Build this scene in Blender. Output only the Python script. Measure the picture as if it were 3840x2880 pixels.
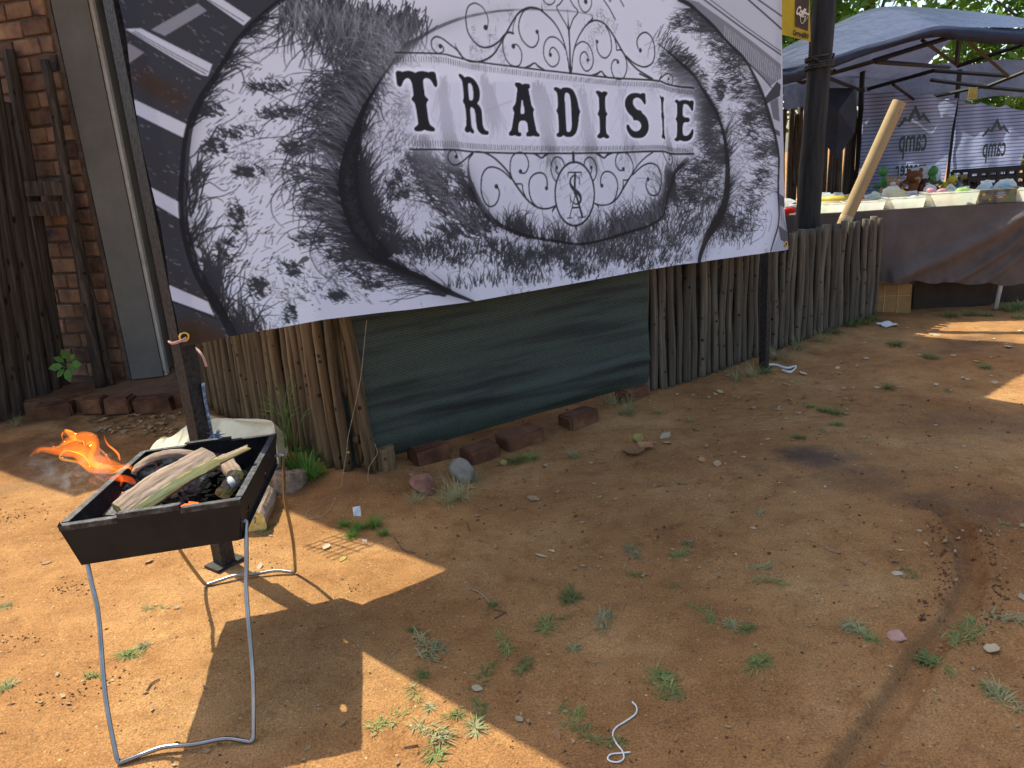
import bpy, bmesh, math, random
import numpy as np
from mathutils import Vector, Matrix, Euler
random.seed(7); RNG = np.random.default_rng(7)
scene = bpy.context.scene
for o in list(bpy.data.objects): bpy.data.objects.remove(o, do_unlink=True)
C = scene.collection

# ------------------------------------------------------------------ camera, sky, sun, exposure
CAM_H = 1.55
CAM_R = ((0.9975866, 0.0694328, 0.0), (-0.0196136, 0.2818018, -0.9592721), (-0.0666050, 0.9569571, 0.2824835))  # rows: world axes in camera axes
FPX = 2884.0                                    # focal length in pixels of a 3840 wide picture
cam_d = bpy.data.cameras.new('camera'); cam = bpy.data.objects.new('camera', cam_d); C.objects.link(cam)
cam_d.sensor_width = 36.0; cam_d.lens = 36.0 * FPX / 3840.0; cam_d.clip_start = 0.05; cam_d.clip_end = 500
cam.matrix_world = Matrix([list(CAM_R[0]) + [0], list(CAM_R[1]) + [0], list(CAM_R[2]) + [CAM_H], [0, 0, 0, 1]])
scene.camera = cam

SUN_EL = math.radians(55.8)
SUN_DIR = Vector((-0.738, 0.675, math.tan(SUN_EL))).normalized()     # towards the sun
world = bpy.data.worlds.new('World'); scene.world = world; world.use_nodes = True
wn = world.node_tree.nodes; wl = world.node_tree.links
sky = wn.new('ShaderNodeTexSky'); sky.sky_type = 'NISHITA'; sky.sun_disc = False
sky.sun_elevation = SUN_EL; sky.sun_rotation = math.atan2(SUN_DIR.x, SUN_DIR.y)
sky.air_density = 1.0; sky.dust_density = 2.2; sky.ozone_density = 1.0
bg = wn['Background']; bg.inputs['Strength'].default_value = 0.15
wl.new(sky.outputs[0], bg.inputs[0])
sun_d = bpy.data.lights.new('sun', 'SUN'); sun_d.energy = 3.7; sun_d.angle = math.radians(0.5); sun_d.color = (1.0, 0.985, 0.82)
sun = bpy.data.objects.new('sun', sun_d); C.objects.link(sun)
sun.rotation_euler = SUN_DIR.to_track_quat('Z', 'Y').to_euler(); sun.location = (-6, 8, 12)
vs = scene.view_settings; vs.view_transform = 'Standard'; vs.look = 'None'; vs.exposure = 1.13; vs.gamma = 1.0; vs.use_curve_mapping = False

# ------------------------------------------------------------------ helpers
def ray(px, py):
    v = ((px - 1920.0) / FPX, -(py - 1440.0) / FPX, -1.0)
    return np.array([sum(CAM_R[i][j] * v[j] for j in range(3)) for i in range(3)])
def ground_at(px, py, z=0.0):
    r = ray(px, py); t = (z - CAM_H) / r[2]
    return np.array([r[0] * t, r[1] * t, z])
def wall_at(px, py, A, B):                      # point of the upright plane through A and B
    n = np.array([-(B[1] - A[1]), B[0] - A[0], 0.0]); r = ray(px, py)
    t = n.dot(np.array([A[0], A[1], 0]) - np.array([0, 0, CAM_H])) / n.dot(r)
    return np.array([0, 0, CAM_H]) + r * t

def hash2(ix, iy, seed=0):
    h = (ix.astype(np.int64) * 374761393 + iy.astype(np.int64) * 668265263 + seed * 2147483647 + 12345) & 0xffffffff
    h = ((h ^ (h >> 13)) * 1274126177) & 0xffffffff
    return ((h ^ (h >> 16)) & 0xffff) / 65535.0
def vnoise(x, y, seed=0):
    x = np.asarray(x, float); y = np.asarray(y, float)
    ix = np.floor(x); iy = np.floor(y); fx = x - ix; fy = y - iy
    fx = fx * fx * (3 - 2 * fx); fy = fy * fy * (3 - 2 * fy)
    a = hash2(ix, iy, seed); b = hash2(ix + 1, iy, seed); c = hash2(ix, iy + 1, seed); d = hash2(ix + 1, iy + 1, seed)
    return (a * (1 - fx) + b * fx) * (1 - fy) + (c * (1 - fx) + d * fx) * fy
def fbm(x, y, oct=4, seed=0):
    s = 0; a = 0.5; f = 1.0; t = 0
    for k in range(oct):
        s = s + a * vnoise(x * f + 17.3 * k, y * f - 9.1 * k, seed + k); t += a; a *= 0.5; f *= 2.03
    return s / t

def catmull(pts, per=8, closed=False):
    P = [np.array(p, float) for p in pts]
    if len(P) < 3: return np.array(P)
    out = []; n = len(P)
    rng = range(n if closed else n - 1)
    for i in rng:
        p0 = P[(i - 1) % n] if (closed or i > 0) else P[0] * 2 - P[1]
        p1 = P[i]; p2 = P[(i + 1) % n]
        p3 = P[(i + 2) % n] if (closed or i + 2 < n) else P[-1] * 2 - P[-2]
        for k in range(per):
            t = k / per
            out.append(0.5 * ((2 * p1) + (-p0 + p2) * t + (2 * p0 - 5 * p1 + 4 * p2 - p3) * t * t + (-p0 + 3 * p1 - 3 * p2 + p3) * t ** 3))
    if not closed: out.append(P[-1])
    return np.array(out)

class MB:
    """collects faces of one mesh"""
    def __init__(s): s.v = []; s.f = []
    def add(s, vs, fs):
        b = len(s.v); s.v += [tuple(map(float, p)) for p in vs]; s.f += [tuple(b + i for i in f) for f in fs]
    def box(s, c, size, rot=None, jit=0.0, taper=1.0):
        M = Euler(rot).to_matrix() if rot is not None else Matrix.Identity(3)
        vs = []
        for z in (-1, 1):
            for (x, y) in ((-1, -1), (1, -1), (1, 1), (-1, 1)):
                k = taper if z > 0 else 1.0
                p = M @ Vector((x * size[0] / 2 * k, y * size[1] / 2 * k, z * size[2] / 2))
                vs.append((c[0] + p.x + random.uniform(-jit, jit), c[1] + p.y + random.uniform(-jit, jit), c[2] + p.z + random.uniform(-jit, jit)))
        s.add(vs, [(3, 2, 1, 0), (4, 5, 6, 7), (0, 1, 5, 4), (1, 2, 6, 5), (2, 3, 7, 6), (3, 0, 4, 7)])
    def tube(s, pts, r, seg=8, cap=True, flat=1.0, up=None):
        P = [Vector(p) for p in pts]; n = len(P)
        R = r if hasattr(r, '__len__') else [r] * n
        b = len(s.v); prev = None
        for i in range(n):
            t = (P[min(i + 1, n - 1)] - P[max(i - 1, 0)])
            if t.length < 1e-9: t = Vector((0, 0, 1))
            t.normalize()
            if prev is None:
                a = Vector(up) if up is not None else (Vector((0, 0, 1)) if abs(t.z) < 0.9 else Vector((1, 0, 0)))
                x = (a - t * a.dot(t)).normalized()
            else:
                x = (prev - t * prev.dot(t)).normalized()
            prev = x; y = t.cross(x)
            for k in range(seg):
                an = 2 * math.pi * k / seg
                q = P[i] + (x * math.cos(an) + y * math.sin(an) * flat) * R[i]
                s.v.append((q.x, q.y, q.z))
        for i in range(n - 1):
            for k in range(seg):
                k2 = (k + 1) % seg
                s.f.append((b + i * seg + k, b + i * seg + k2, b + (i + 1) * seg + k2, b + (i + 1) * seg + k))
        if cap:
            s.f.append(tuple(b + k for k in reversed(range(seg)))); s.f.append(tuple(b + (n - 1) * seg + k for k in range(seg)))
    def grid(s, P):                              # P: array (rows, cols, 3)
        P = np.asarray(P); r, c = P.shape[:2]; b = len(s.v)
        s.v += [tuple(p) for p in P.reshape(-1, 3)]
        for i in range(r - 1):
            for j in range(c - 1):
                s.f.append((b + i * c + j, b + i * c + j + 1, b + (i + 1) * c + j + 1, b + (i + 1) * c + j))
    def mesh(s, name, mat, smooth=False):
        m = bpy.data.meshes.new(name); m.from_pydata(s.v, [], s.f); m.materials.append(mat)
        if smooth: m.shade_smooth()
        m.update(); return m
    def build(s, name, mat, parent=None, smooth=False):
        return link(name, s.mesh(name, mat, smooth), parent)
def link(name, mesh, parent=None):
    o = bpy.data.objects.new(name, mesh); C.objects.link(o)
    if parent is not None: o.parent = parent
    return o
def tag(o, label=None, cat=None, group=None, kind=None):
    if label: o['label'] = label
    if cat: o['category'] = cat
    if group: o['group'] = group
    if kind: o['kind'] = kind
    return o
def empty(name, loc=(0, 0, 0), rz=0.0):
    o = bpy.data.objects.new(name, None); C.objects.link(o); o.location = loc; o.rotation_euler = (0, 0, rz); return o
def big_mesh(name, V, F, mat, smooth=True):      # numpy arrays
    m = bpy.data.meshes.new(name)
    m.vertices.add(len(V)); m.vertices.foreach_set('co', np.asarray(V, np.float32).ravel())
    F = np.asarray(F, np.int32); k = F.shape[1]
    m.loops.add(F.size); m.loops.foreach_set('vertex_index', F.ravel())
    m.polygons.add(len(F)); m.polygons.foreach_set('loop_start', np.arange(0, F.size, k, dtype=np.int32))
    m.polygons.foreach_set('loop_total', np.full(len(F), k, np.int32))
    m.materials.append(mat); m.update(calc_edges=True); m.validate()
    if smooth: m.shade_smooth()
    return m
def grid_faces(r, c):
    i = np.arange(r - 1)[:, None] * c + np.arange(c - 1)[None, :]
    return np.stack([i, i + 1, i + c + 1, i + c], -1).reshape(-1, 4)

# ------------------------------------------------------------------ materials
def new_mat(name):
    m = bpy.data.materials.new(name); m.use_nodes = True
    return m, m.node_tree.nodes, m.node_tree.links, m.node_tree.nodes['Principled BSDF']
def ramp(nodes, stops):
    r = nodes.new('ShaderNodeValToRGB'); e = r.color_ramp.elements
    while len(e) < len(stops): e.new(0.5)
    for k, (p, c) in enumerate(stops): e[k].position = p; e[k].color = (*c, 1) if len(c) == 3 else c
    return r
def pmat(name, stops, scale=8.0, rough=0.8, metal=0.0, bump=0.3, bump_scale=None, stretch=(1, 1, 1), detail=6.0, vary=0.0, trans=0.0, spec=0.3, bdist=0.01, knots=False):
    """noise-driven colour with fine relief; vary = tone change from object to object"""
    m, n, l, b = new_mat(name)
    tc = n.new('ShaderNodeTexCoord'); mp = n.new('ShaderNodeMapping'); mp.inputs['Scale'].default_value = stretch
    l.new(tc.outputs['Object'], mp.inputs[0])
    src = mp.outputs[0]
    if vary > 0:
        oi = n.new('ShaderNodeObjectInfo'); va = n.new('ShaderNodeVectorMath'); va.operation = 'ADD'
        mu = n.new('ShaderNodeMath'); mu.operation = 'MULTIPLY'; mu.inputs[1].default_value = 40.0
        l.new(oi.outputs['Random'], mu.inputs[0]); cx = n.new('ShaderNodeCombineXYZ')
        for k in range(3): l.new(mu.outputs[0], cx.inputs[k])
        l.new(src, va.inputs[0]); l.new(cx.outputs[0], va.inputs[1]); src = va.outputs[0]
    nz = n.new('ShaderNodeTexNoise'); nz.inputs['Scale'].default_value = scale; nz.inputs['Detail'].default_value = detail; nz.inputs['Roughness'].default_value = 0.62
    l.new(src, nz.inputs['Vector'])
    r = ramp(n, stops); l.new(nz.outputs['Fac'], r.inputs[0])
    col = r.outputs[0]
    if knots:                                        # dark knots and a few long cracks
        vk = n.new('ShaderNodeTexVoronoi'); vk.inputs['Scale'].default_value = 13.0; va2 = n.new('ShaderNodeVectorMath'); va2.operation = 'ADD'; l.new(tc.outputs['Object'], va2.inputs[0]); l.new(cx.outputs[0], va2.inputs[1]); l.new(va2.outputs[0], vk.inputs['Vector'])
        rk = ramp(n, [(0.10, (0.16, 0.13, 0.11)), (0.19, (1, 1, 1))]); l.new(vk.outputs['Distance'], rk.inputs[0]); mk = n.new('ShaderNodeMix'); mk.data_type = 'RGBA'; mk.blend_type = 'MULTIPLY'; mk.inputs[0].default_value = 1.0; l.new(col, mk.inputs[6]); l.new(rk.outputs[0], mk.inputs[7]); col = mk.outputs[2]
    if vary > 0:
        hs = n.new('ShaderNodeHueSaturation'); mr = n.new('ShaderNodeMapRange')
        mr.inputs['To Min'].default_value = 1 - vary; mr.inputs['To Max'].default_value = 1 + vary
        l.new(oi.outputs['Random'], mr.inputs[0]); l.new(mr.outputs[0], hs.inputs['Value']); l.new(col, hs.inputs['Color']); col = hs.outputs[0]
    l.new(col, b.inputs['Base Color'])
    b.inputs['Roughness'].default_value = rough; b.inputs['Metallic'].default_value = metal; b.inputs['Specular IOR Level'].default_value = spec
    if bump > 0:
        n2 = n.new('ShaderNodeTexNoise'); n2.inputs['Scale'].default_value = bump_scale or scale * 4; n2.inputs['Detail'].default_value = 5
        l.new(src, n2.inputs['Vector'])
        bp = n.new('ShaderNodeBump'); bp.inputs['Strength'].default_value = bump; bp.inputs['Distance'].default_value = bdist
        l.new(n2.outputs['Fac'], bp.inputs['Height']); l.new(bp.outputs[0], b.inputs['Normal'])
    if trans > 0:
        tr = n.new('ShaderNodeBsdfTranslucent'); l.new(col, tr.inputs[0]); mx = n.new('ShaderNodeMixShader'); mx.inputs[0].default_value = trans
        out = n['Material Output']; l.new(b.outputs[0], mx.inputs[1]); l.new(tr.outputs[0], mx.inputs[2]); l.new(mx.outputs[0], out.inputs[0])
    return m
M = {}
M['pole_grey'] = pmat('weathered_pole_wood', [(0.28, (0.045, 0.034, 0.022)), (0.45, (0.085, 0.065, 0.043)), (0.72, (0.17, 0.135, 0.093))], 14, 0.85, bump=0.25, stretch=(3, 3, 0.12), vary=0.30, bump_scale=26, knots=True)
M['pole_brown'] = pmat('brown_pole_wood', [(0.28, (0.035, 0.020, 0.009)), (0.45, (0.095, 0.060, 0.027)), (0.74, (0.19, 0.125, 0.058))], 14, 0.8, bump=0.25, stretch=(3, 3, 0.12), vary=0.30, bump_scale=26, knots=True)
M['pole_dark'] = pmat('dark_pole_wood', [(0.28, (0.020, 0.014, 0.010)), (0.5, (0.066, 0.048, 0.034)), (0.75, (0.15, 0.115, 0.083))], 12, 0.88, bump=0.5, stretch=(4, 4, 0.4), vary=0.25, bump_scale=26, knots=True)
M['post_black'] = pmat('tarred_pole', [(0.3, (0.006, 0.006, 0.006)), (0.7, (0.028, 0.026, 0.024))], 14, 0.7, bump=0.4, stretch=(3, 3, 0.3))
M['brick'] = pmat('face_brick', [(0.30, (0.045, 0.030, 0.030)), (0.43, (0.15, 0.078, 0.050)), (0.58, (0.235, 0.128, 0.066)), (0.75, (0.31, 0.19, 0.105))], 5.5, 0.85, bump=0.5, vary=0.32, bump_scale=45)
M['brick_clay'] = pmat('dusty_clay_brick', [(0.3, (0.06, 0.022, 0.011)), (0.55, (0.145, 0.058, 0.026)), (0.75, (0.23, 0.108, 0.052))], 9, 0.9, bump=0.6, vary=0.25, bump_scale=40)
M['mortar'] = pmat('mortar', [(0.3, (0.075, 0.050, 0.036)), (0.7, (0.16, 0.115, 0.083))], 14, 0.95, bump=0.6, bump_scale=60)
M['plaster_grey'] = pmat('grey_painted_plaster', [(0.3, (0.118, 0.110, 0.092)), (0.7, (0.160, 0.150, 0.128))], 4, 0.75, bump=0.35, bump_scale=24)
M['frame_cream'] = pmat('chipped_cream_paint', [(0.30, (0.10, 0.035, 0.018)), (0.36, (0.36, 0.33, 0.28)), (0.7, (0.5, 0.47, 0.41))], 11, 0.55, bump=0.2)
M['dark'] = pmat('interior_shade', [(0.3, (0.012, 0.011, 0.010)), (0.7, (0.03, 0.028, 0.025))], 5, 0.9, bump=0.0)  # near-black colour puts the unlit shade of room and eyelet holes into the surface
M['steel_dark'] = pmat('hammered_dark_steel', [(0.35, (0.012, 0.010, 0.009)), (0.65, (0.045, 0.038, 0.033))], 60, 0.55, 0.3, bump=0.6, bump_scale=140, bdist=0.004)
M['steel_black'] = pmat('black_painted_steel', [(0.3, (0.007, 0.007, 0.007)), (0.62, (0.014, 0.013, 0.012)), (0.78, (0.045, 0.036, 0.030))], 12, 0.5, 0.0, bump=0.08, spec=0.25)
M['rim_steel'] = pmat('scorched_rim_steel', [(0.35, (0.012, 0.012, 0.012)), (0.55, (0.055, 0.055, 0.058)), (0.75, (0.17, 0.17, 0.175))], 38, 0.5, 0.35, bump=0.3, spec=0.5)
M['soot'] = pmat('sooty_inner_steel', [(0.3, (0.004, 0.004, 0.004)), (0.62, (0.016, 0.014, 0.013)), (0.8, (0.07, 0.062, 0.058))], 16, 0.85, bump=0.5)
M['chrome'] = pmat('bare_steel_rod', [(0.3, (0.22, 0.215, 0.21)), (0.7, (0.40, 0.39, 0.38))], 10, 0.30, 1.0, bump=0.05)
M['bark'] = pmat('split_log_bark', [(0.3, (0.075, 0.048, 0.033)), (0.5, (0.24, 0.165, 0.115)), (0.75, (0.40, 0.29, 0.205))], 11, 0.9, bump=0.8, stretch=(0.35, 3.2, 3.2), bump_scale=20)
M['split_wood'] = pmat('split_pale_wood', [(0.25, (0.42, 0.24, 0.05)), (0.5, (0.76, 0.55, 0.16)), (0.75, (0.86, 0.70, 0.30))], 13, 0.85, bump=0.8, stretch=(0.4, 4, 4), bump_scale=22)
M['charcoal'] = pmat('charcoal', [(0.35, (0.002, 0.002, 0.002)), (0.7, (0.009, 0.0085, 0.008))], 25, 0.95, bump=0.8, spec=0.08)
M['ash'] = pmat('grey_ash', [(0.3, (0.22, 0.21, 0.20)), (0.7, (0.5, 0.49, 0.47))], 18, 0.95, bump=0.3)
M['sack'] = pmat('cream_paper', [(0.3, (0.60, 0.54, 0.36)), (0.7, (0.74, 0.69, 0.50))], 6, 0.7, bump=0.35, bump_scale=14, trans=0.15)
M['brass'] = pmat('brass', [(0.3, (0.62, 0.36, 0.07)), (0.7, (0.80, 0.50, 0.13))], 20, 0.3, 1.0, bump=0)
M['pink_cloth'] = pmat('pink_rag', [(0.3, (0.50, 0.26, 0.21)), (0.7, (0.68, 0.40, 0.33))], 18, 0.9, bump=0.3)
M['rope_blue'] = pmat('frayed_blue_rope', [(0.35, (0.03, 0.04, 0.07)), (0.55, (0.25, 0.30, 0.38)), (0.7, (0.7, 0.72, 0.75))], 70, 0.9, bump=0.5)
M['rope_dark'] = pmat('dark_rope', [(0.35, (0.012, 0.011, 0.010)), (0.7, (0.10, 0.09, 0.075))], 70, 0.9, bump=0.5)
M['string'] = pmat('white_string', [(0.3, (0.68, 0.64, 0.56)), (0.7, (0.85, 0.82, 0.75))], 60, 0.9, bump=0.3)
M['twine'] = pmat('dry_twine', [(0.3, (0.22, 0.16, 0.09)), (0.7, (0.42, 0.33, 0.21))], 60, 0.9, bump=0.3)
M['stone_pale'] = pmat('pale_stone', [(0.3, (0.14, 0.115, 0.085)), (0.7, (0.33, 0.28, 0.21))], 9, 0.9, bump=0.6)
M['stone_red'] = pmat('red_stone', [(0.3, (0.13, 0.045, 0.025)), (0.7, (0.32, 0.15, 0.10))], 9, 0.9, bump=0.6)
M['stone_pink'] = pmat('pink_stone', [(0.3, (0.35, 0.17, 0.12)), (0.7, (0.55, 0.34, 0.27))], 20, 0.9, bump=0.6)
M['leaf_green'] = pmat('weed_leaf', [(0.3, (0.07, 0.16, 0.02)), (0.7, (0.14, 0.30, 0.05))], 20, 0.55, bump=0.2, vary=0.2, trans=0.3)
M['grass'] = pmat('grass_blade', [(0.3, (0.14, 0.17, 0.045)), (0.6, (0.22, 0.26, 0.075)), (0.8, (0.38, 0.38, 0.15))], 30, 0.6, bump=0, vary=0.3, trans=0.3)
M['grass_lush'] = pmat('lush_grass_blade', [(0.3, (0.075, 0.18, 0.02)), (0.7, (0.17, 0.32, 0.05))], 30, 0.5, bump=0, vary=0.15, trans=0.35)
M['grass_dry'] = pmat('dry_grass_blade', [(0.3, (0.20, 0.20, 0.075)), (0.7, (0.40, 0.36, 0.18))], 30, 0.7, bump=0, vary=0.25, trans=0.25)
M['dry_leaf'] = pmat('dry_leaf', [(0.3, (0.20, 0.10, 0.04)), (0.55, (0.40, 0.27, 0.14)), (0.75, (0.55, 0.44, 0.29))], 14, 0.8, bump=0.3, vary=0.4, trans=0.15)
M['pale_leaf'] = pmat('pale_dry_leaf', [(0.3, (0.40, 0.29, 0.16)), (0.7, (0.60, 0.49, 0.32))], 14, 0.8, bump=0.3, vary=0.2, trans=0.1)
M['yellow_leaf'] = pmat('yellow_leaf', [(0.3, (0.40, 0.28, 0.04)), (0.7, (0.55, 0.47, 0.16))], 14, 0.7, bump=0.2, vary=0.2, trans=0.2)
M['orange_leaf'] = pmat('orange_leaf', [(0.3, (0.30, 0.13, 0.05)), (0.7, (0.48, 0.26, 0.12))], 10, 0.7, bump=0.3, vary=0.25, trans=0.1)
M['paper_white'] = pmat('white_paper', [(0.3, (0.55, 0.53, 0.47)), (0.7, (0.70, 0.68, 0.62))], 20, 0.8, bump=0.2)
M['twig'] = pmat('twig', [(0.3, (0.06, 0.03, 0.018)), (0.7, (0.17, 0.10, 0.06))], 30, 0.9, bump=0.3)
# ------------------------------------------------------------------ ground
TRACK = [ground_at(*p)[:2] for p in ((3470, 1905), (3540, 1925), (3600, 1990), (3625, 2080), (3640, 2180), (3615, 2270), (3560, 2370), (3480, 2440), (3425, 2530), (3370, 2620), (3290, 2730), (3200, 2860), (3150, 2960))]
TRK = catmull(TRACK, 10)
STEP_TOP = 0.11
def near_track(x, y):
    d = np.full(np.shape(x), 9.0)
    for k in range(len(TRK) - 1):
        a = TRK[k]; b = TRK[k + 1]; e = b - a; L2 = e.dot(e) + 1e-9
        t = np.clip(((x - a[0]) * e[0] + (y - a[1]) * e[1]) / L2, 0, 1)
        d = np.minimum(d, np.hypot(x - a[0] - t * e[0], y - a[1] - t * e[1]))
    return d
FENCE_L = [np.array(p) for p in ((-2.42, 5.46), (-0.86, 3.67))]
FENCE_R = [np.array(p) for p in ((0.86, 4.70), (3.20, 6.54))]
NET = [np.array((-0.80, 3.71)), np.array((0.86, 4.68))]
def ground_z(x, y):
    x = np.asarray(x, float); y = np.asarray(y, float)
    z = 0.030 * (fbm(x * 0.7, y * 0.7, 3, 11) - 0.5) + 0.020 * (fbm(x * 3.1, y * 3.1, 3, 12) - 0.5) + 0.008 * (fbm(x * 11, y * 11, 3, 13) - 0.5)
    # a low heap of soil kicked up along the fence foot
    for A, B in (FENCE_L, FENCE_R, NET):
        e = B - A; t = np.clip(((x - A[0]) * e[0] + (y - A[1]) * e[1]) / e.dot(e), 0, 1); d = np.hypot(x - A[0] - t * e[0], y - A[1] - t * e[1])
        z = z + 0.030 * np.exp(-(d / 0.22) ** 2)
    d = near_track(x, y); z = z - 0.024 * np.exp(-(d / 0.040) ** 8) + 0.009 * np.exp(-((d - 0.056) / 0.013) ** 2)
    return z
xs = np.concatenate([[-60, -30, -15, -9, -6.5, -5], np.arange(-4.2, 4.8, 0.022), [5.2, 6, 7, 9, 12, 18, 30, 60]])
ys = np.concatenate([[-40, -15, -6, -2, 0, 0.8], np.arange(1.3, 3.4, 0.016), np.arange(3.4, 7.4, 0.026), [7.6, 8, 9, 10, 12, 15, 20, 40, 90]])
GX, GY = np.meshgrid(xs, ys); GZ = ground_z(GX, GY)
def gz(x, y):
    i = int(np.clip(np.searchsorted(ys, y) - 1, 0, len(ys) - 2)); j = int(np.clip(np.searchsorted(xs, x) - 1, 0, len(xs) - 2))
    fy = (y - ys[i]) / (ys[i + 1] - ys[i]); fx = (x - xs[j]) / (xs[j + 1] - xs[j])
    return float((GZ[i, j] * (1 - fx) + GZ[i, j + 1] * fx) * (1 - fy) + (GZ[i + 1, j] * (1 - fx) + GZ[i + 1, j + 1] * fx) * fy)
mg, n, l, b = new_mat('red_dirt')
tc = n.new('ShaderNodeTexCoord')
def gnoise(scale, detail=6, rough=0.6):
    t = n.new('ShaderNodeTexNoise'); t.inputs['Scale'].default_value = scale; t.inputs['Detail'].default_value = detail; t.inputs['Roughness'].default_value = rough
    l.new(tc.outputs['Object'], t.inputs['Vector']); return t
big = gnoise(1.3, 5); mid = gnoise(9, 7, 0.7); fine = gnoise(160, 3, 0.7); grit = n.new('ShaderNodeTexVoronoi'); grit.inputs['Scale'].default_value = 190; l.new(tc.outputs['Object'], grit.inputs['Vector'])
r1 = ramp(n, [(0.30, (0.235, 0.104, 0.036)), (0.52, (0.335, 0.166, 0.061)), (0.72, (0.43, 0.240, 0.098))]); l.new(big.outputs['Fac'], r1.inputs[0])
r2 = ramp(n, [(0.28, (0.66, 0.60, 0.56)), (0.50, (0.98, 0.98, 0.98)), (0.75, (1.18, 1.17, 1.15))]); l.new(mid.outputs['Fac'], r2.inputs[0])
r3 = ramp(n, [(0.30, (0.48, 0.45, 0.42)), (0.5, (1, 1, 1)), (0.70, (1.5, 1.48, 1.44))]); l.new(fine.outputs['Fac'], r3.inputs[0])
m1 = n.new('ShaderNodeMix'); m1.data_type = 'RGBA'; m1.blend_type = 'MULTIPLY'; m1.inputs[0].default_value = 0.85; l.new(r1.outputs[0], m1.inputs[6]); l.new(r2.outputs[0], m1.inputs[7])
m2 = n.new('ShaderNodeMix'); m2.data_type = 'RGBA'; m2.blend_type = 'MULTIPLY'; m2.inputs[0].default_value = 0.9; l.new(m1.outputs[2], m2.inputs[6]); l.new(r3.outputs[0], m2.inputs[7])
# pale and dark grains
rg_ = ramp(n, [(0.0, (0, 0, 0)), (0.93, (0, 0, 0)), (0.96, (1, 1, 1))]); l.new(grit.outputs['Color'], rg_.inputs[0])
m3 = n.new('ShaderNodeMix'); m3.data_type = 'RGBA'; l.new(rg_.outputs[0], m3.inputs[0]); l.new(m2.outputs[2], m3.inputs[6]); m3.inputs[7].default_value = (0.52, 0.37, 0.20, 1)
vd = n.new('ShaderNodeTexVoronoi'); vd.inputs['Scale'].default_value = 120; l.new(tc.outputs['Object'], vd.inputs['Vector']); rd_ = ramp(n, [(0.0, (1, 1, 1)), (0.05, (1, 1, 1)), (0.07, (0, 0, 0))]); l.new(vd.outputs['Color'], rd_.inputs[0])
m3b = n.new('ShaderNodeMix'); m3b.data_type = 'RGBA'; l.new(rd_.outputs[0], m3b.inputs[0]); l.new(m3.outputs[2], m3b.inputs[6]); m3b.inputs[7].default_value = (0.09, 0.045, 0.02, 1); m3 = m3b
# darker soil in the wheel rut and along fence and house, soot stains
at = n.new('ShaderNodeAttribute'); at.attribute_name = 'soil_dark'
m4 = n.new('ShaderNodeMix'); m4.data_type = 'RGBA'; l.new(at.outputs['Fac'], m4.inputs[0]); l.new(m3.outputs[2], m4.inputs[6])
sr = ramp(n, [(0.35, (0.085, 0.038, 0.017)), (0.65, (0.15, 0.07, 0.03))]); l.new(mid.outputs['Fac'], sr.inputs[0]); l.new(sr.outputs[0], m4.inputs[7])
at2 = n.new('ShaderNodeAttribute'); at2.attribute_name = 'soot'
m5 = n.new('ShaderNodeMix'); m5.data_type = 'RGBA'; l.new(at2.outputs['Fac'], m5.inputs[0]); l.new(m4.outputs[2], m5.inputs[6]); m5.inputs[7].default_value = (0.05, 0.042, 0.038, 1)
l.new(m5.outputs[2], b.inputs['Base Color']); b.inputs['Roughness'].default_value = 0.95; b.inputs['Specular IOR Level'].default_value = 0.12
b1 = n.new('ShaderNodeBump'); b1.inputs['Strength'].default_value = 0.55; b1.inputs['Distance'].default_value = 0.012; l.new(mid.outputs['Fac'], b1.inputs['Height'])
b2 = n.new('ShaderNodeBump'); b2.inputs['Strength'].default_value = 0.9; b2.inputs['Distance'].default_value = 0.004; l.new(fine.outputs['Fac'], b2.inputs['Height']); l.new(b1.outputs[0], b2.inputs['Normal'])
gm = gnoise(45, 5, 0.75); b3 = n.new('ShaderNodeBump'); b3.inputs['Strength'].default_value = 0.75; b3.inputs['Distance'].default_value = 0.010; l.new(gm.outputs['Fac'], b3.inputs['Height']); l.new(b2.outputs[0], b3.inputs['Normal'])
mps = n.new('ShaderNodeMapping'); mps.inputs['Scale'].default_value = (2.2, 13, 1); mps.inputs['Rotation'].default_value = (0, 0, 0.5); l.new(tc.outputs['Object'], mps.inputs[0]); sc_n = n.new('ShaderNodeTexNoise'); sc_n.inputs['Scale'].default_value = 1.6; sc_n.inputs['Detail'].default_value = 7; l.new(mps.outputs[0], sc_n.inputs[0])
b4 = n.new('ShaderNodeBump'); b4.inputs['Strength'].default_value = 0.5; b4.inputs['Distance'].default_value = 0.02; l.new(sc_n.outputs['Fac'], b4.inputs['Height']); l.new(b3.outputs[0], b4.inputs['Normal'])
l.new(b4.outputs[0], b.inputs['Normal'])
gmesh = big_mesh('ground', np.stack([GX, GY, GZ], -1).reshape(-1, 3), grid_faces(*GX.shape), mg)
ground = tag(link('ground', gmesh), kind='structure')
dt = near_track(GX, GY); nn = fbm(GX * 6, GY * 6, 4, 21)
soil_dark = (0.22 * np.exp(-(dt / 0.042) ** 6) + 0.35 * np.exp(-((dt - 0.046) / 0.010) ** 2) + 0.4 * np.exp(-(dt / 0.008) ** 2) * (GY > 2.45)) * np.clip(0.6 + nn * 0.8, 0, 1)
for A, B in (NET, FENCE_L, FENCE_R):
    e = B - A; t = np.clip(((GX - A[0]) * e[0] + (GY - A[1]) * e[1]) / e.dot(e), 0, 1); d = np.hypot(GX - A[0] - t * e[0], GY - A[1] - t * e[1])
    soil_dark = np.maximum(soil_dark, 0.5 * np.exp(-(d / 0.30) ** 2) * np.clip(nn * 2 - 0.4, 0, 1))
house_d = np.clip((-1.9 - GX) * 0.5 + (GY - 4.2) * 0.9, 0, 1); soil_dark = np.maximum(soil_dark, house_d * np.clip(nn * 1.8 - 0.25, 0, 0.85) * (GX < -1.4))
soot = np.zeros(GX.shape)
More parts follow.
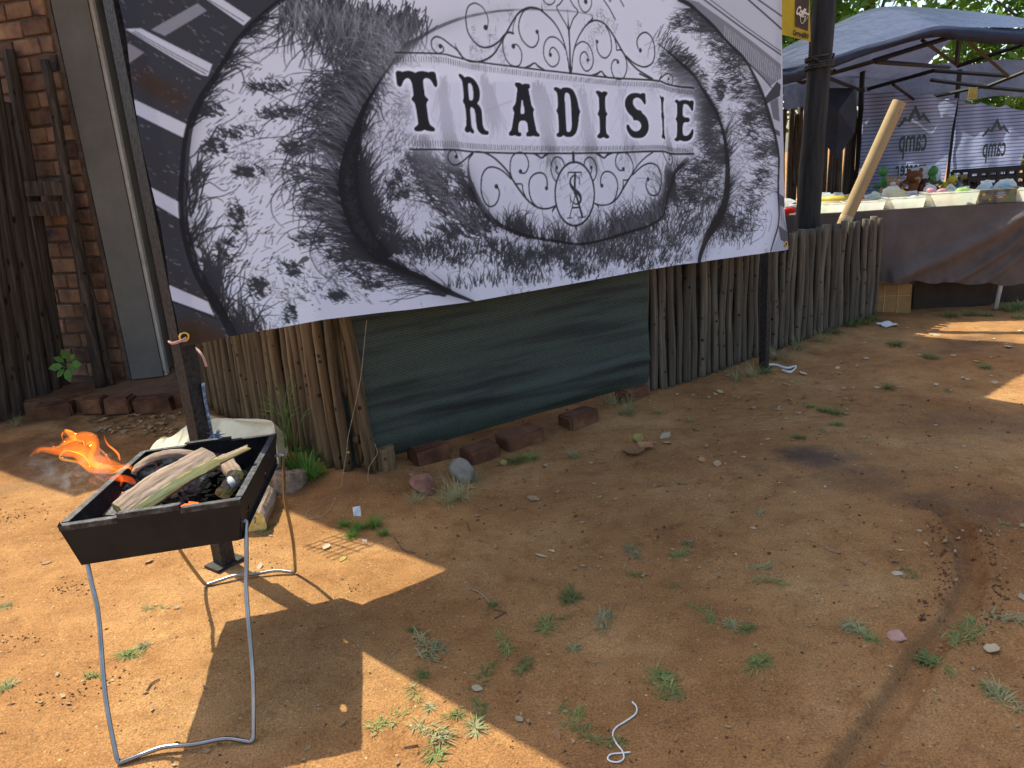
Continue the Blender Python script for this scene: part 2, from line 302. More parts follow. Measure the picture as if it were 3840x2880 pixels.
for (px, py, r, k) in ((3080, 1725, 0.20, 0.75), (3180, 1790, 0.22, 0.3), (3660, 1290, 0.35, 0.45), (3500, 1880, 0.12, 0.4), (3700, 1600, 0.3, 0.3), (3800, 1900, 0.2, 0.35), (60, 1830, 0.15, 0.3)):
    c = ground_at(px, py); dd = np.hypot((GX - c[0]) * 0.8, (GY - c[1]) * 1.3); soot = np.maximum(soot, k * np.clip(1.25 - dd / r - (nn - 0.5) * 2.2, 0, 1))
for nm, arr in (('soil_dark', soil_dark), ('soot', soot)):
    a_ = gmesh.attributes.new(nm, 'FLOAT', 'POINT'); a_.data.foreach_set('value', arr.astype(np.float32).ravel())

# ------------------------------------------------------------------ the house at the left: pier of face bricks, plastered jamb, step, eave
house = empty('house', (-3.2, 5.9, 0)); HX, HY = -3.2, 5.9
tag(house, 'house corner with face brick pier, grey plastered door jamb and brick step', 'house')
PA = np.array([-3.535, 5.95]); PB = np.array([-2.935, 5.762]); PE = (PB - PA) / np.linalg.norm(PB - PA); PNo = np.array([PE[1], -PE[0]])   # PNo towards the camera
def hl(x, y, z): return (x - HX, y - HY, z)
pw = float(np.linalg.norm(PB - PA)); prz = math.atan2(PE[1], PE[0])
mbb = MB(); cc = (PA + PB) / 2 - PNo * 0.31
mbb.box(hl(cc[0], cc[1], 1.70), (pw - 0.03, 0.58, 3.4), (0, 0, prz)); pier = mbb.build('pier', M['mortar'], house)
def brick_mesh(L, W, H_, seed):
    random.seed(seed); bm = bmesh.new(); bmesh.ops.create_cube(bm, size=1.0); bmesh.ops.scale(bm, vec=(L, W, H_), verts=bm.verts)
    bmesh.ops.bevel(bm, geom=bm.edges[:], offset=0.006, segments=1, affect='EDGES')
    for v in bm.verts: v.co += Vector((random.uniform(-1, 1), random.uniform(-1, 1), random.uniform(-1, 1))) * 0.0035
    me = bpy.data.meshes.new('brick'); bm.to_mesh(me); bm.free(); me.materials.append(M['brick']); return me
stretch_m = [brick_mesh(0.222, 0.09, 0.098, k) for k in range(4)]; head_m = [brick_mesh(0.106, 0.09, 0.098, 20 + k) for k in range(4)]
random.seed(3); CRS = 0.1165
for c in range(29):
    z = 0.125 + CRS * c + 0.049
    s = -0.0; x = 0.004; seq = ('s', 's', 'h') if c % 2 == 0 else ('h', 's', 's')
    for k in seq:
        L = 0.222 if k == 's' else 0.106
        p = PA + PE * (x + L / 2) - PNo * (0.041 + random.uniform(-0.003, 0.003))
        o = link('brick', random.choice(stretch_m if k == 's' else head_m), pier); o.location = hl(p[0], p[1], z); o.rotation_euler = (random.uniform(-0.008, 0.008), random.uniform(-0.008, 0.008), prz + random.uniform(-0.012, 0.012)); x += L + 0.013
    x = 0.10 if c % 2 == 0 else 0.12
    for k in (('s', 's') if c % 2 == 0 else ('h', 's', 's')):        # return face of the pier
        L = 0.222 if k == 's' else 0.106
        p = PA - PNo * (x + L / 2) + PE * (0.042 + random.uniform(-0.003, 0.003))
        o = link('brick', random.choice(stretch_m if k == 's' else head_m), pier); o.location = hl(p[0], p[1], z); o.rotation_euler = (0, 0, prz + math.pi / 2 + random.uniform(-0.012, 0.012)); x += L + 0.013
# plastered jamb with the door frame at its edge
JA = PB + PE * 0.012; JB = np.array([-2.70, 5.80]); je = (JB - JA) / np.linalg.norm(JB - JA); jn = np.array([je[1], -je[0]]); jl = float(np.linalg.norm(JB - JA)); jrz = math.atan2(je[1], je[0])
cj = (JA + JB) / 2 - jn * 0.19 - jn * 0.02
j = MB(); j.box(hl(cj[0], cj[1], 1.75), (jl, 0.40, 3.3), (0, 0, jrz)); jo = j.build('jamb', M['plaster_grey'], house)
cf = JB + je * 0.016 - jn * 0.06
f = MB(); f.box(hl(cf[0], cf[1], 1.74), (0.024, 0.07, 3.28), (0, 0, jrz)); f.build('door_frame', M['frame_cream'], house)
w = MB(); w.box(hl(-1.35, 7.9, 1.6), (2.6, 0.12, 3.3)); w.box(hl(-2.62, 6.95, 1.6), (0.1, 1.6, 3.3)); w.build('inner_wall', M['dark'], house)
w = MB(); w.box(hl(-6.35, 6.52, 1.62), (5.5, 0.22, 3.1), (0, 0, -0.05)); w.build('side_wall', M['mortar'], house)
# raised floor and its edge of bricks
fl = MB(); P2 = [(-4.4, 5.36), (-3.02, 5.33), (-2.30, 5.30), (-1.6, 5.32), (-1.4, 7.9), (-4.4, 7.9)]
nP = len(P2); fl.add([hl(x, y, 0.09) for x, y in P2] + [hl(x, y, -0.05) for x, y in P2], [tuple(range(nP))] + [(k, k + nP, (k + 1) % nP + nP, (k + 1) % nP) for k in range(nP)])
floor_mat = pmat('dusty_floor', [(0.3, (0.13, 0.062, 0.032)), (0.7, (0.24, 0.12, 0.06))], 6, 0.95, bump=0.7, bump_scale=22)
fl.build('step_floor', floor_mat, house)
def rough_brick(size, seed, mat, cut=0.012, jit=0.006):
    random.seed(seed); bm = bmesh.new(); bmesh.ops.create_cube(bm, size=1.0); bmesh.ops.scale(bm, vec=size, verts=bm.verts)
    bmesh.ops.bevel(bm, geom=bm.edges[:], offset=cut, segments=2, affect='EDGES')
    for v in bm.verts: v.co += Vector((random.uniform(-1, 1), random.uniform(-1, 1), random.uniform(-1, 1))) * jit
    me = bpy.data.meshes.new('brick'); bm.to_mesh(me); bm.free(); me.materials.append(mat); return me
for k, (px, py, L, rz, dz) in enumerate(((195, 1545, 0.24, 0.20, 0.0), (275, 1510, 0.20, 0.9, 0.03), (345, 1530, 0.15, 0.05, 0.03), (440, 1530, 0.18, 0.02, 0.03), (575, 1528, 0.27, 0.03, 0.03), (700, 1510, 0.20, 0.06, 0.03))):
    q = ground_at(px, py, 0.05); o = link('brick', rough_brick((L, 0.13, 0.12), 60 + k, M['brick_clay']), house); o.location = hl(q[0], q[1] + 0.05, 0.045 + dz * 0.5); o.rotation_euler = (0, 0, rz)
# the eave above: sheets on a fascia, with rafters
ev = MB(); EZ = 3.15
def bn(u, n_, z): return (BAN_A0[0] + 0.79461 * u + 0.60711 * n_, BAN_A0[1] + 0.60711 * u - 0.79461 * n_, z)
BAN_A0 = (-1.247, 2.857)
def roof_sheet(u0, u1, n0, n1, z0, z1, skew=0.0, pitch=0.076):
    r = MB(); cols = int((u1 - u0) / pitch * 4); P = np.zeros((2, cols + 1, 3)); Q = []
    for k in range(cols + 1):
        u = u0 + (u1 - u0) * k / cols; dz = 0.009 * math.sin(2 * math.pi * (u - u0) / pitch)
        for i, (nn_, z) in enumerate(((n0, z0), (n1, z1))): P[i, k] = bn(u + skew * (nn_ - n0), nn_, z + dz)
    r.grid(P); return r
roof_mat = pmat('corrugated_sheet', [(0.3, (0.16, 0.15, 0.14)), (0.7, (0.30, 0.29, 0.28))], 6, 0.5, 0.6, bump=0.1)
r = roof_sheet(-0.70, 3.2, -3.46, -7.6, EZ, EZ + 0.7, 0.30)
r.v = [(x - HX, y - HY, z) for x, y, z in r.v]; r.build('roof', roof_mat, house, True)
fa = MB(); fa.tube([hl(*bn(-0.70, -3.46, EZ - 0.08)), hl(*bn(3.2, -3.46, EZ - 0.08))], 0.05, 4); fa.build('fascia_board', M['pole_dark'], house)
# leaning light through the opening: a yard wall far behind
# ------------------------------------------------------------------ lean-to roof over the enclosure, carried on tarred poles
lean = empty('lean_to_roof', (0, 0, 0)); tag(lean, 'corrugated lean-to roof on tarred poles above the fenced enclosure', 'roof')
LZ = 3.05; LN = 1.30 - 0.669 * LZ
r = roof_sheet(0.45, 5.18, LN, LN - 2.6, LZ, LZ + 0.35, 0.24); r.build('roof_sheet', roof_mat, lean, True)
pu = MB(); pu.tube([bn(0.45, LN - 0.05, LZ - 0.07), bn(5.1, LN - 0.05, LZ - 0.07)], 0.05, 8); pu.build('purlin', M['post_black'], lean, True)
pu = MB(); pu.tube([bn(1.05, LN - 2.5, LZ + 0.25), bn(4.7, LN - 2.5, LZ + 0.25)], 0.05, 8); pu.build('purlin', M['post_black'], lean, True)
def wob_tube(p0, p1, r0, r1, seed, seg=10, rings=14, wob=0.012):
    rg = random.Random(seed); p0 = Vector(p0); p1 = Vector(p1); m = MB(); pts = []; rr = []
    ph = [rg.uniform(0, 6.28) for _ in range(4)]
    for k in range(rings + 1):
        t = k / rings; o = Vector((math.sin(ph[0] + t * 5.1) + 0.5 * math.sin(ph[1] + t * 11), math.sin(ph[2] + t * 4.3) + 0.5 * math.sin(ph[3] + t * 9), 0)) * wob
        pts.append(p0.lerp(p1, t) + o); rr.append((r0 + (r1 - r0) * t) * (1 + rg.uniform(-0.05, 0.05)))
    m.tube(pts, rr, seg); return m
q0 = wall_at(3028, 847, (0, 6.30), (1, 6.30)); q1 = wall_at(3089, 0, (0, 6.30), (1, 6.30)); dv = (q1 - q0) / (q1[2] - q0[2])
wob_tube(q0 - dv * q0[2], q0 + dv * (LZ + 0.03 - q0[2]), 0.098, 0.085, 5, wob=0.006).build('pole', M['post_black'], lean, True)
for u in (1.35, 2.9): wob_tube(bn(u, LN - 0.1, 0), bn(u, LN - 0.1, LZ), 0.06, 0.055, 7).build('pole', M['post_black'], lean, True)
for u in (1.3, 3.0, 4.6): wob_tube(bn(u, LN - 2.5, 0), bn(u, LN - 2.5, LZ + 0.3), 0.06, 0.055, 8).build('pole', M['post_black'], lean, True)
POLE_AX = (q0, dv)
# dark rope wound round the corner pole, holding a small hanging sign
rp = MB(); pts = []
for k in range(90):
    t = k / 89.0; z = 2.02 + 0.10 * (t * 3 % 1) * 0.3 + 0.09 * t; c = q0 + dv * (z - q0[2]); a = t * 2 * math.pi * 4
    pts.append((c[0] + 0.102 * math.cos(a), c[1] + 0.102 * math.sin(a), z))
rp.tube(pts, 0.008, 6); c = q0 + dv * (2.30 - q0[2]); SIGN_C = (2.395, 6.15)
rp.tube([(c[0] - 0.10, c[1] - 0.06, 2.12), (c[0] - 0.12, c[1] - 0.09, 2.2), (c[0] - 0.13, c[1] - 0.10, 2.34)], 0.006, 6)
rp.tube([(c[0] - 0.13, c[1] - 0.10, 2.34), (c[0] - 0.10, c[1] - 0.10, 2.6), (c[0] - 0.06, c[1] - 0.06, 2.8)], 0.004, 6)
tag(rp.build('rope', M['rope_dark'], None, True), 'dark rope wound round the black corner pole beside the banner', 'rope')
# ------------------------------------------------------------------ the printed vinyl banner
BAN_A = np.array([-1.247, 2.857]); BAN_U = np.array([0.79461, 0.60711]); BAN_N = np.array([0.60711, -0.79461]); BAN_Z = 0.80
BH = (0.0007735453752, -0.0001505060932, -0.324044671125, -0.0001827499835, -0.0008303946193, 1.32284313266, -0.0001700685300, -4.97610903e-05)
def rectify(P):                                  # photograph point -> metres on the flat print (along, up)
    P = np.asarray(P, float); x = P[..., 0]; y = P[..., 1]; d = BH[6] * x + BH[7] * y + 1
    return np.stack([(BH[0] * x + BH[1] * y + BH[2]) / d, (BH[3] * x + BH[4] * y + BH[5]) / d], -1)
PXM = 400.0; AW, AH = 1610, 660                  # art raster: 2.5 mm cells
def zz(ox, oy, s):
    return lambda pts: [(ox + p[0] / s, oy + p[1] / s) for p in pts]
Z1 = zz(1440, 240, 5.53); Z2 = zz(1840, 280, 5.53); Z3 = zz(2200, 280, 5.53); Z4 = zz(1560, 0, 3.687); Z5 = zz(2060, 0, 3.687)
Z6 = zz(1600, 550, 3.95); Z7 = zz(2040, 550, 3.95); Z8 = zz(1300, 0, 1.58); ZA = zz(400, 0, 1.2764); ZB = zz(2400, 0, 1.6583); ZC = zz(1900, 700, 1.659); ZD = zz(900, 900, 1.659)
def cells(P): return rectify(P) * PXM
def chaikin(P):
    P = np.asarray(P, float); Q = np.roll(P, -1, 0)
    return np.stack([P * 0.75 + Q * 0.25, P * 0.25 + Q * 0.75], 1).reshape(-1, 2)
def fill(mask, pts, val=1.0, smooth=True, mode='max'):
    P = cells(chaikin(pts) if smooth else pts)
    x0 = max(int(P[:, 0].min()) - 1, 0); x1 = min(int(P[:, 0].max()) + 2, AW); y0 = max(int(P[:, 1].min()) - 1, 0); y1 = min(int(P[:, 1].max()) + 2, AH)
    if x1 <= x0 or y1 <= y0: return
    cov = np.zeros((y1 - y0, x1 - x0))
    for sy in (0.25, 0.75):
        for sx in (0.25, 0.75):
            X = np.arange(x0, x1) + sx; Y = np.arange(y0, y1) + sy; ins = np.zeros(cov.shape, bool)
            for k in range(len(P)):
                a = P[k]; b = P[(k + 1) % len(P)]
                rows = (a[1] > Y) != (b[1] > Y)
                if not rows.any(): continue
                xc = a[0] + (Y[rows] - a[1]) / (b[1] - a[1]) * (b[0] - a[0])
                ins[rows] ^= X[None, :] < xc[:, None]
            cov += ins * 0.25
    sub = mask[y0:y1, x0:x1]
    if mode == 'max': np.maximum(sub, cov * val, out=sub)
    else: sub += (val - sub) * cov
def stroke(mask, pts, w, val=1.0, per=7, mode='max'):      # w in photograph pixels (1 px is about 1.1 mm at the left)
    C0 = catmull(pts, per) if per > 1 else np.asarray(pts, float)
    n = len(C0); W = np.interp(np.linspace(0, 1, n), np.linspace(0, 1, len(w)), w) if hasattr(w, '__len__') else np.full(n, float(w))
    loc = cells(C0); dx = cells(C0 + np.array([1.0, 0])); dy = cells(C0 + np.array([0, 1.0]))
    sc = np.sqrt(np.abs((dx - loc)[:, 0] * (dy - loc)[:, 1])); rad = np.maximum(W * sc / 2, 0.35)
    for k in range(n - 1):
        a, b = loc[k], loc[k + 1]; r = max(rad[k], rad[k + 1])
        x0 = int(min(a[0], b[0]) - r - 2); x1 = int(max(a[0], b[0]) + r + 3); y0 = int(min(a[1], b[1]) - r - 2); y1 = int(max(a[1], b[1]) + r + 3)
        x0 = max(x0, 0); y0 = max(y0, 0); x1 = min(x1, AW); y1 = min(y1, AH)
        if x1 <= x0 or y1 <= y0: continue
        X = np.arange(x0, x1)[None, :] + 0.5 - a[0]; Y = np.arange(y0, y1)[:, None] + 0.5 - a[1]
        d = b - a; L2 = d.dot(d) + 1e-9; t = np.clip((X * d[0] + Y * d[1]) / L2, 0, 1)
        dist = np.sqrt((X - t * d[0]) ** 2 + (Y - t * d[1]) ** 2); al = np.clip(rad[k] + (rad[k + 1] - rad[k]) * t - dist + 0.5, 0, 1) * val
        sub = mask[y0:y1, x0:x1]; np.maximum(sub, al, out=sub)
def dot(mask, p, r): stroke(mask, [p, (p[0] + 0.5, p[1] + 0.5)], 2 * r, per=1)
def blur(a, r):
    k = np.exp(-0.5 * (np.arange(-3 * r, 3 * r + 1) / r) ** 2); k /= k.sum()
    a = np.apply_along_axis(lambda v: np.convolve(v, k, 'same'), 0, a); return np.apply_along_axis(lambda v: np.convolve(v, k, 'same'), 1, a)

LIGHT = np.zeros((AH, AW)); INK = np.zeros((AH, AW))                         # hair ink, accumulates
def hairs(guide, n, a0, a1, bend, length, jit=8.0, ink=0.5, fan=14.0, wob=2.0, clump=0.0, seed=0, mask=None, to=None):
    rg = np.random.default_rng(100 + seed); G = catmull(guide, 10) if len(guide) > 2 else np.array(guide, float)
    seg = np.linalg.norm(np.diff(G, axis=0), axis=1); cum = np.concatenate([[0], np.cumsum(seg)]) / seg.sum()
    t = rg.random(n)
    if clump > 0:
        c = fbm(t * 14 + seed * 3.7, t * 0 + seed, 3, seed); keep = rg.random(n) < np.clip((c - 0.5) * 6 * clump + 0.5, 0.05, 1); t = t[keep]
    t = t[: int(len(t) * 0.40)]; ink = ink * 1.9; length = (length[0] * 0.9, length[1] * 1.2); fan = fan * 0.8
    n = len(t); P = np.stack([np.interp(t, cum, G[:, 0]), np.interp(t, cum, G[:, 1])], 1) + rg.normal(0, 1, (n, 2)) * jit
    ang = np.radians(a0 + (a1 - a0) * t + rg.normal(0, fan, n)); L = rg.uniform(length[0], length[1], n) * rg.uniform(0.4, 1, n)
    bd = np.radians(bend) * rg.uniform(0.4, 1.5, n) / 100.0; step = 1.7; K = int(length[1] / step)
    pts = []; wts = []
    for k in range(K):
        al = (k * step < L)
        if not al.any(): break
        pts.append(P[al].copy()); wts.append(np.full(al.sum(), ink) * np.clip(1.25 - k * step / L[al], 0.15, 1))
        P = P + np.stack([np.cos(ang), -np.sin(ang)], 1) * step; ang = ang + bd * step + np.radians(rg.normal(0, wob, n)) * 0.6
    splat(np.concatenate(pts), np.concatenate(wts), mask, to)
def splat(P, w, mask=None, to=None):
    q = cells(P) - 0.5; ix = np.floor(q[:, 0]).astype(int); iy = np.floor(q[:, 1]).astype(int); fx = q[:, 0] - ix; fy = q[:, 1] - iy
    tmp = np.zeros(AH * AW)
    for dx in (0, 1, 2):
        for dy in (0, 1):
            X = ix + dx; Y = iy + dy; ok = (X >= 0) & (X < AW) & (Y >= 0) & (Y < AH)
            ww = w * (1 - fx, 1.0, fx)[dx] * (fy if dy else 1 - fy)
            tmp += np.bincount((Y * AW + X)[ok], weights=ww[ok], minlength=AH * AW)
    tmp = tmp.reshape(AH, AW)
    (INK if to is None else to)[:] += tmp * (mask if mask is not None else 1.0)

# outlines of the drawn sausage coil
OUTER_L = ZA([(830, 0), (720, 90), (620, 190), (560, 280), (500, 380), (430, 490), (385, 600), (365, 720), (355, 860), (350, 1000), (365, 1120), (400, 1250), (440, 1340), (490, 1420), (540, 1500), (590, 1600), (640, 1700)])
CREV_L = ZA([(1500, 80), (1404, 210), (1290, 370), (1200, 520), (1130, 680), (1095, 800), (1090, 900), (1110, 1000), (1150, 1110), (1230, 1210)]) + ZD([(830, 133), (970, 200), (1110, 250), (1280, 342), (1420, 385)])
CREV_R = Z8([(420, 215), (250, 375), (150, 520), (75, 680), (48, 860)]) + ZA([(1180, 850), (1200, 980), (1250, 1100), (1330, 1220)]) + ZD([(870, 100), (1010, 180), (1150, 240), (1300, 320), (1430, 378)])
COIL_TOP = Z8([(250, 375), (400, 235), (600, 135), (800, 85), (1000, 66), (1280, 72), (1430, 98)])
COIL_R = ZB([(75, 275), (200, 370), (300, 480), (380, 590), (450, 710), (490, 830), (510, 950), (515, 1060), (508, 1200), (480, 1310), (430, 1400), (380, 1490), (340, 1580), (330, 1640)])
DISC = [(1739, 590), (1742, 664), (1765, 727), (1792, 778), (1835, 828), (1878, 854), (1942, 879), (2005, 894), (2073, 904), (2153, 914), (2231, 902), (2322, 875), (2418, 845), (2467, 811), (2482, 772), (2490, 730), (2503, 700), (2518, 651), (2560, 600)]
RIGHT_E = ZB([(215, 0), (300, 60), (420, 160), (520, 270), (620, 370), (690, 490), (740, 600), (790, 760), (820, 880), (835, 1000), (832, 1200), (835, 1380), (810, 1480), (785, 1560)])

tone = np.full((AH, AW), 0.72)                   # grey value of the print
fill(tone, OUTER_L + [(300, 1500), (300, -420), (1450, -420), (1250, -180)], 0.045, False, 'set')
gy, gx = np.mgrid[0:AH, 0:AW]
streak = fbm(gx / 90.0, gy / 3.0 - gx / 9.0, 3, 5)
darkbg = (tone < 0.1)
for q in ([(75, 150), (150, 145), (490, 315), (470, 370), (440, 365)], [(455, 0), (530, 0), (675, 95), (640, 130)], [(90, 478), (130, 485), (370, 600), (355, 665), (110, 545)],
          [(175, 885), (335, 970), (338, 1050), (185, 960)], [(250, 1345), (470, 1440), (500, 1505), (265, 1420)]):
    fill(tone, ZA(q), 0.62, False, 'set')
for q in ([(200, 150), (420, 25), (465, 60), (265, 180)], [(45, 270), (90, 215), (165, 260), (60, 335)]):
    fill(tone, ZA(q), 0.26, False, 'set')
m0 = np.zeros((AH, AW))
for q in ([(110, 165), (460, 360)], [(120, 160), (470, 350)], [(110, 545), (355, 665)], [(185, 960), (338, 1052)], [(265, 1425), (510, 1520)], [(470, 5), (640, 110)]):
    stroke(m0, ZA(q), 4, 1.0, 1)
for k in range(420):                             # scratchy white specks on the dark boards
    x = random.uniform(20, 560); y = random.uniform(0, 1640); L = random.uniform(4, 26); a = math.radians(random.uniform(20, 42))
    q = ZA([(x, y), (x + L * math.cos(a), y + L * math.sin(a))]); c = cells(q)[0].astype(int)
    if 0 <= c[0] < AW and 0 <= c[1] < AH and darkbg[c[1], c[0]]: stroke(tone, q, 1.4, random.uniform(0.12, 0.4), 1)
tone *= 1 - m0 * 0.85
brown = np.zeros((AH, AW))
fill(brown, ZA([(110, 340), (200, 360), (390, 470), (370, 540), (150, 430)]), 0.8); fill(brown, ZA([(270, 1520), (420, 1500), (560, 1600), (560, 1660), (300, 1660)]), 0.9)
brown = blur(brown, 7) * darkbg
# right-hand building lines
fill(tone, RIGHT_E + [(3060, 960), (3060, -420), (2000, -420), (2330, -120)], 0.50, False, 'set')
fill(tone, ZB([(225, 0), (330, 20), (520, 150), (700, 285), (850, 405), (850, 490), (780, 540), (650, 400), (500, 250), (350, 110)]), 0.20, False, 'set')
for k in range(28):
    f = k / 27.0; x = 500 + 340 * f; y = 165 + 265 * f
    stroke(tone, ZB([(x, y), (x - 6, y + 120 - 30 * f)]), 3.5, 0.42, 1)
md = np.zeros((AH, AW))
for q, w in (([(640, 0), (860, 190)], 6), ([(700, 0), (860, 110)], 5), ([(360, 0), (600, 175), (850, 345)], 5), ([(400, 0), (620, 165), (850, 325)], 3), ([(640, 390), (740, 490), (800, 560)], 4)):
    stroke(md, ZB(q), w, 1.0, 1)
fill(md, ZB([(740, 625), (825, 510), (848, 530), (842, 600), (752, 655)]), 1.0, False); fill(tone, ZB([(742, 590), (826, 505), (838, 520), (750, 612)]), 0.6, False, 'set')
fill(md, ZB([(780, 640), (830, 610), (842, 760), (800, 740)]), 0.75, False); fill(md, ZB([(790, 790), (842, 820), (842, 850), (800, 830)]), 0.9, False); fill(md, ZB([(835, 1400), (900, 1450), (900, 1530), (845, 1490)]), 0.9, False)
fill(md, ZB([(838, 1205), (868, 1225), (875, 1295), (840, 1275)]), 0.9, False)
for k in range(9): stroke(md, ZB([(835 + k * 7, 1200 + k * 30), (850 + k * 6, 1420 + k * 12), (800 + k * 12, 1560)]), 2.5, 0.6, 3)
tone *= 1 - md * 0.9
rightbg = np.zeros((AH, AW)); fill(rightbg, RIGHT_E + [(3060, 960), (3060, -420), (2000, -420), (2330, -120)], 1.0, False)
# crevices and outlines
line = np.zeros((AH, AW))
fill(line, CREV_L[1:] + CREV_R[::-1], 1.0, False)
stroke(line, OUTER_L, [18, 18, 26, 36, 34, 36, 30], 0.96, 5); stroke(line, COIL_TOP, [22, 12, 8, 5, 3], 0.8); stroke(line, CREV_R, 7, 1.0)
stroke(line, COIL_R, [4, 9, 12, 14, 20, 30, 34, 24, 14], 1.0); stroke(line, DISC, [3, 22, 26, 14, 10, 9, 8, 9, 6, 7, 12, 16], 0.95); stroke(line, RIGHT_E, [14, 9, 12, 12, 9, 6], 1.0)
stroke(line, Z7([(1870, 520), (1980, 360), (2100, 210), (2212, 120)]), 3, 0.9); stroke(line, Z8([(740, 700), (830, 650), (960, 600), (1060, 580), (1180, 600)]), [9, 6, 3, 2], 0.75)
body = 1 - np.clip(darkbg + rightbg, 0, 1)
soft = np.clip(blur(line, 9) * 1.2 + blur(line, 22) * 1.5, 0, 1)
tone *= 1 - 0.50 * soft * body
# hair
hairs(CREV_L[1:9], 1500, 112, 152, 40, (60, 430), 20, 0.40, 12, 3, 1.0, 1, body); hairs(CREV_L[2:9], 2400, 118, 150, 30, (15, 95), 12, 0.6, 14, 3, 0.6, 2, body)
hairs(CREV_L[7:14], 2300, 150, 160, 10, (30, 230), 8, 0.42, 12, 3, 0.8, 3, body); hairs(CREV_L[1:8], 1300, 125, 160, 30, (15, 120), 10, 0.5, 12, 3, 0.4, 33, body)
hairs([(1010, 10), (1200, 20), (1420, 60), (1560, 70)], 2600, 285, 250, -6, (30, 260), 26, 0.42, 16, 6, 0.9, 4, body); hairs([(1250, 60), (1330, 180), (1300, 330)], 2600, 255, 290, 10, (20, 140), 45, 0.45, 20, 8, 0.6, 5, body)
hairs([(760, 1020), (800, 1120), (850, 1230), (960, 1290)], 800, 75, 100, 6, (40, 260), 18, 0.42, 9, 7, 1.0, 6, body); hairs([(720, 620), (705, 760), (712, 900), (760, 1040)], 480, 60, 84, -10, (40, 220), 14, 0.4, 14, 9, 1.0, 7, body)
hairs(OUTER_L[1:7], 650, 15, 55, -24, (20, 150), 12, 0.4, 18, 4, 1.0, 8, body)
hairs(CREV_R[2:9], 1500, 78, 40, 20, (20, 150), 8, 0.4, 16, 5, 0.8, 9, body); hairs(CREV_R[5:9], 1300, 75, 60, 12, (20, 190), 12, 0.42, 14, 5, 0.6, 10, body)
hairs([(1590, 640), (1640, 730), (1720, 820), (1820, 890)], 3000, 160, 130, -24, (15, 110), 24, 0.46, 24, 8, 0.7, 11, body); hairs([(1700, 600), (1730, 680), (1780, 770)], 700, 165, 140, -16, (30, 130), 6, 0.42, 12, 4, 0.3, 12, body)
hairs(DISC[3:13], 2600, 94, 86, 0, (15, 120), 8, 0.42, 9, 7, 0.8, 13, body); hairs(DISC[9:14], 2600, 92, 100, 4, (20, 130), 14, 0.5, 9, 7, 0.5, 14, body); hairs(DISC[13:18], 900, 110, 92, 6, (30, 140), 10, 0.45, 8, 5, 0.3, 15, body)
hairs([(1560, 940), (1750, 960), (1950, 980), (2100, 960)], 1500, 100, 80, 0, (10, 80), 24, 0.46, 22, 9, 1.4, 16, body); hairs([(2080, 940), (2250, 960), (2420, 930), (2560, 870), (2640, 760)], 2300, 84, 70, 0, (15, 110), 30, 0.48, 14, 8, 1.4, 17, body)
hairs([(1650, 1080), (1800, 1060), (2000, 1050), (2200, 1030)], 500, 92, 92, 0, (10, 70), 10, 0.4, 6, 8, 1.2, 18, body)
hairs(COIL_R[1:8], 3200, 185, 172, 26, (15, 120), 6, 0.42, 18, 6, 0.9, 19, body); hairs([(2590, 330), (2640, 430), (2660, 560), (2600, 680), (2560, 760)], 2600, 200, 160, 20, (12, 80), 22, 0.5, 26, 9, 1.0, 20, body)
hairs(RIGHT_E[1:11], 3000, 175, 165, 26, (12, 95), 6, 0.44, 16, 7, 1.1, 21, body); hairs([(2700, 190), (2740, 260), (2780, 360), (2820, 480), (2850, 600), (2850, 700), (2790, 820)], 2400, 190, 150, 16, (10, 70), 20, 0.5, 26, 9, 1.1, 22, body)
hairs(COIL_R[5:12], 900, 60, 45, -8, (20, 120), 6, 0.4, 12, 4, 0.5, 23, body); hairs([(2680, 860), (2740, 880), (2800, 840)], 1500, 100, 80, 0, (10, 100), 26, 0.48, 18, 8, 0.7, 24, body)
hairs([(2470, 100), (2520, 170), (2600, 260)], 700, 240, 215, 8, (20, 130), 16, 0.35, 12, 6, 0.9, 25, body)
for (x, y0, y1, n, s) in ((1655, 290, 560, 900, 16), (1815, 300, 410, 900, 20), (2010, 320, 380, 700, 20), (2040, 420, 590, 500, 16), (2185, 330, 580, 520, 20), (2330, 330, 560, 260, 18), (2490, 480, 560, 220, 10), (1560, 330, 540, 260, 20), (2500, 620, 700, 700, 14)):
    hairs([(x - s, y0), (x, (y0 + y1) / 2), (x + s * 0.6, y1)], n, 268, 282, 6, (30, 140), s * 0.6, 0.2, 8, 3, 0, 30 + x % 17, body)
hairs(CREV_L[1:9], 1500, 112, 150, 34, (40, 300), 26, 0.5, 11, 3, 0.3, 81, body, LIGHT); hairs([(1010, 10), (1200, 20), (1420, 60), (1560, 70)], 1300, 285, 250, -6, (30, 260), 30, 0.5, 14, 6, 0.3, 82, body, LIGHT)
hairs([(1590, 640), (1640, 730), (1720, 820), (1820, 890)], 900, 160, 130, -24, (15, 110), 24, 0.5, 20, 8, 0.3, 83, body, LIGHT); hairs([(2080, 940), (2250, 960), (2420, 930), (2560, 870), (2640, 760)], 1500, 84, 70, 0, (15, 120), 34, 0.5, 14, 8, 0.3, 84, body, LIGHT)
hairs(DISC[9:14], 900, 92, 100, 4, (20, 130), 14, 0.5, 9, 7, 0.3, 85, body, LIGHT); hairs(COIL_R[1:8], 1300, 185, 172, 26, (15, 120), 10, 0.5, 16, 6, 0.3, 86, body, LIGHT); hairs(RIGHT_E[1:11], 1200, 175, 165, 26, (12, 95), 10, 0.5, 16, 7, 0.3, 87, body, LIGHT)
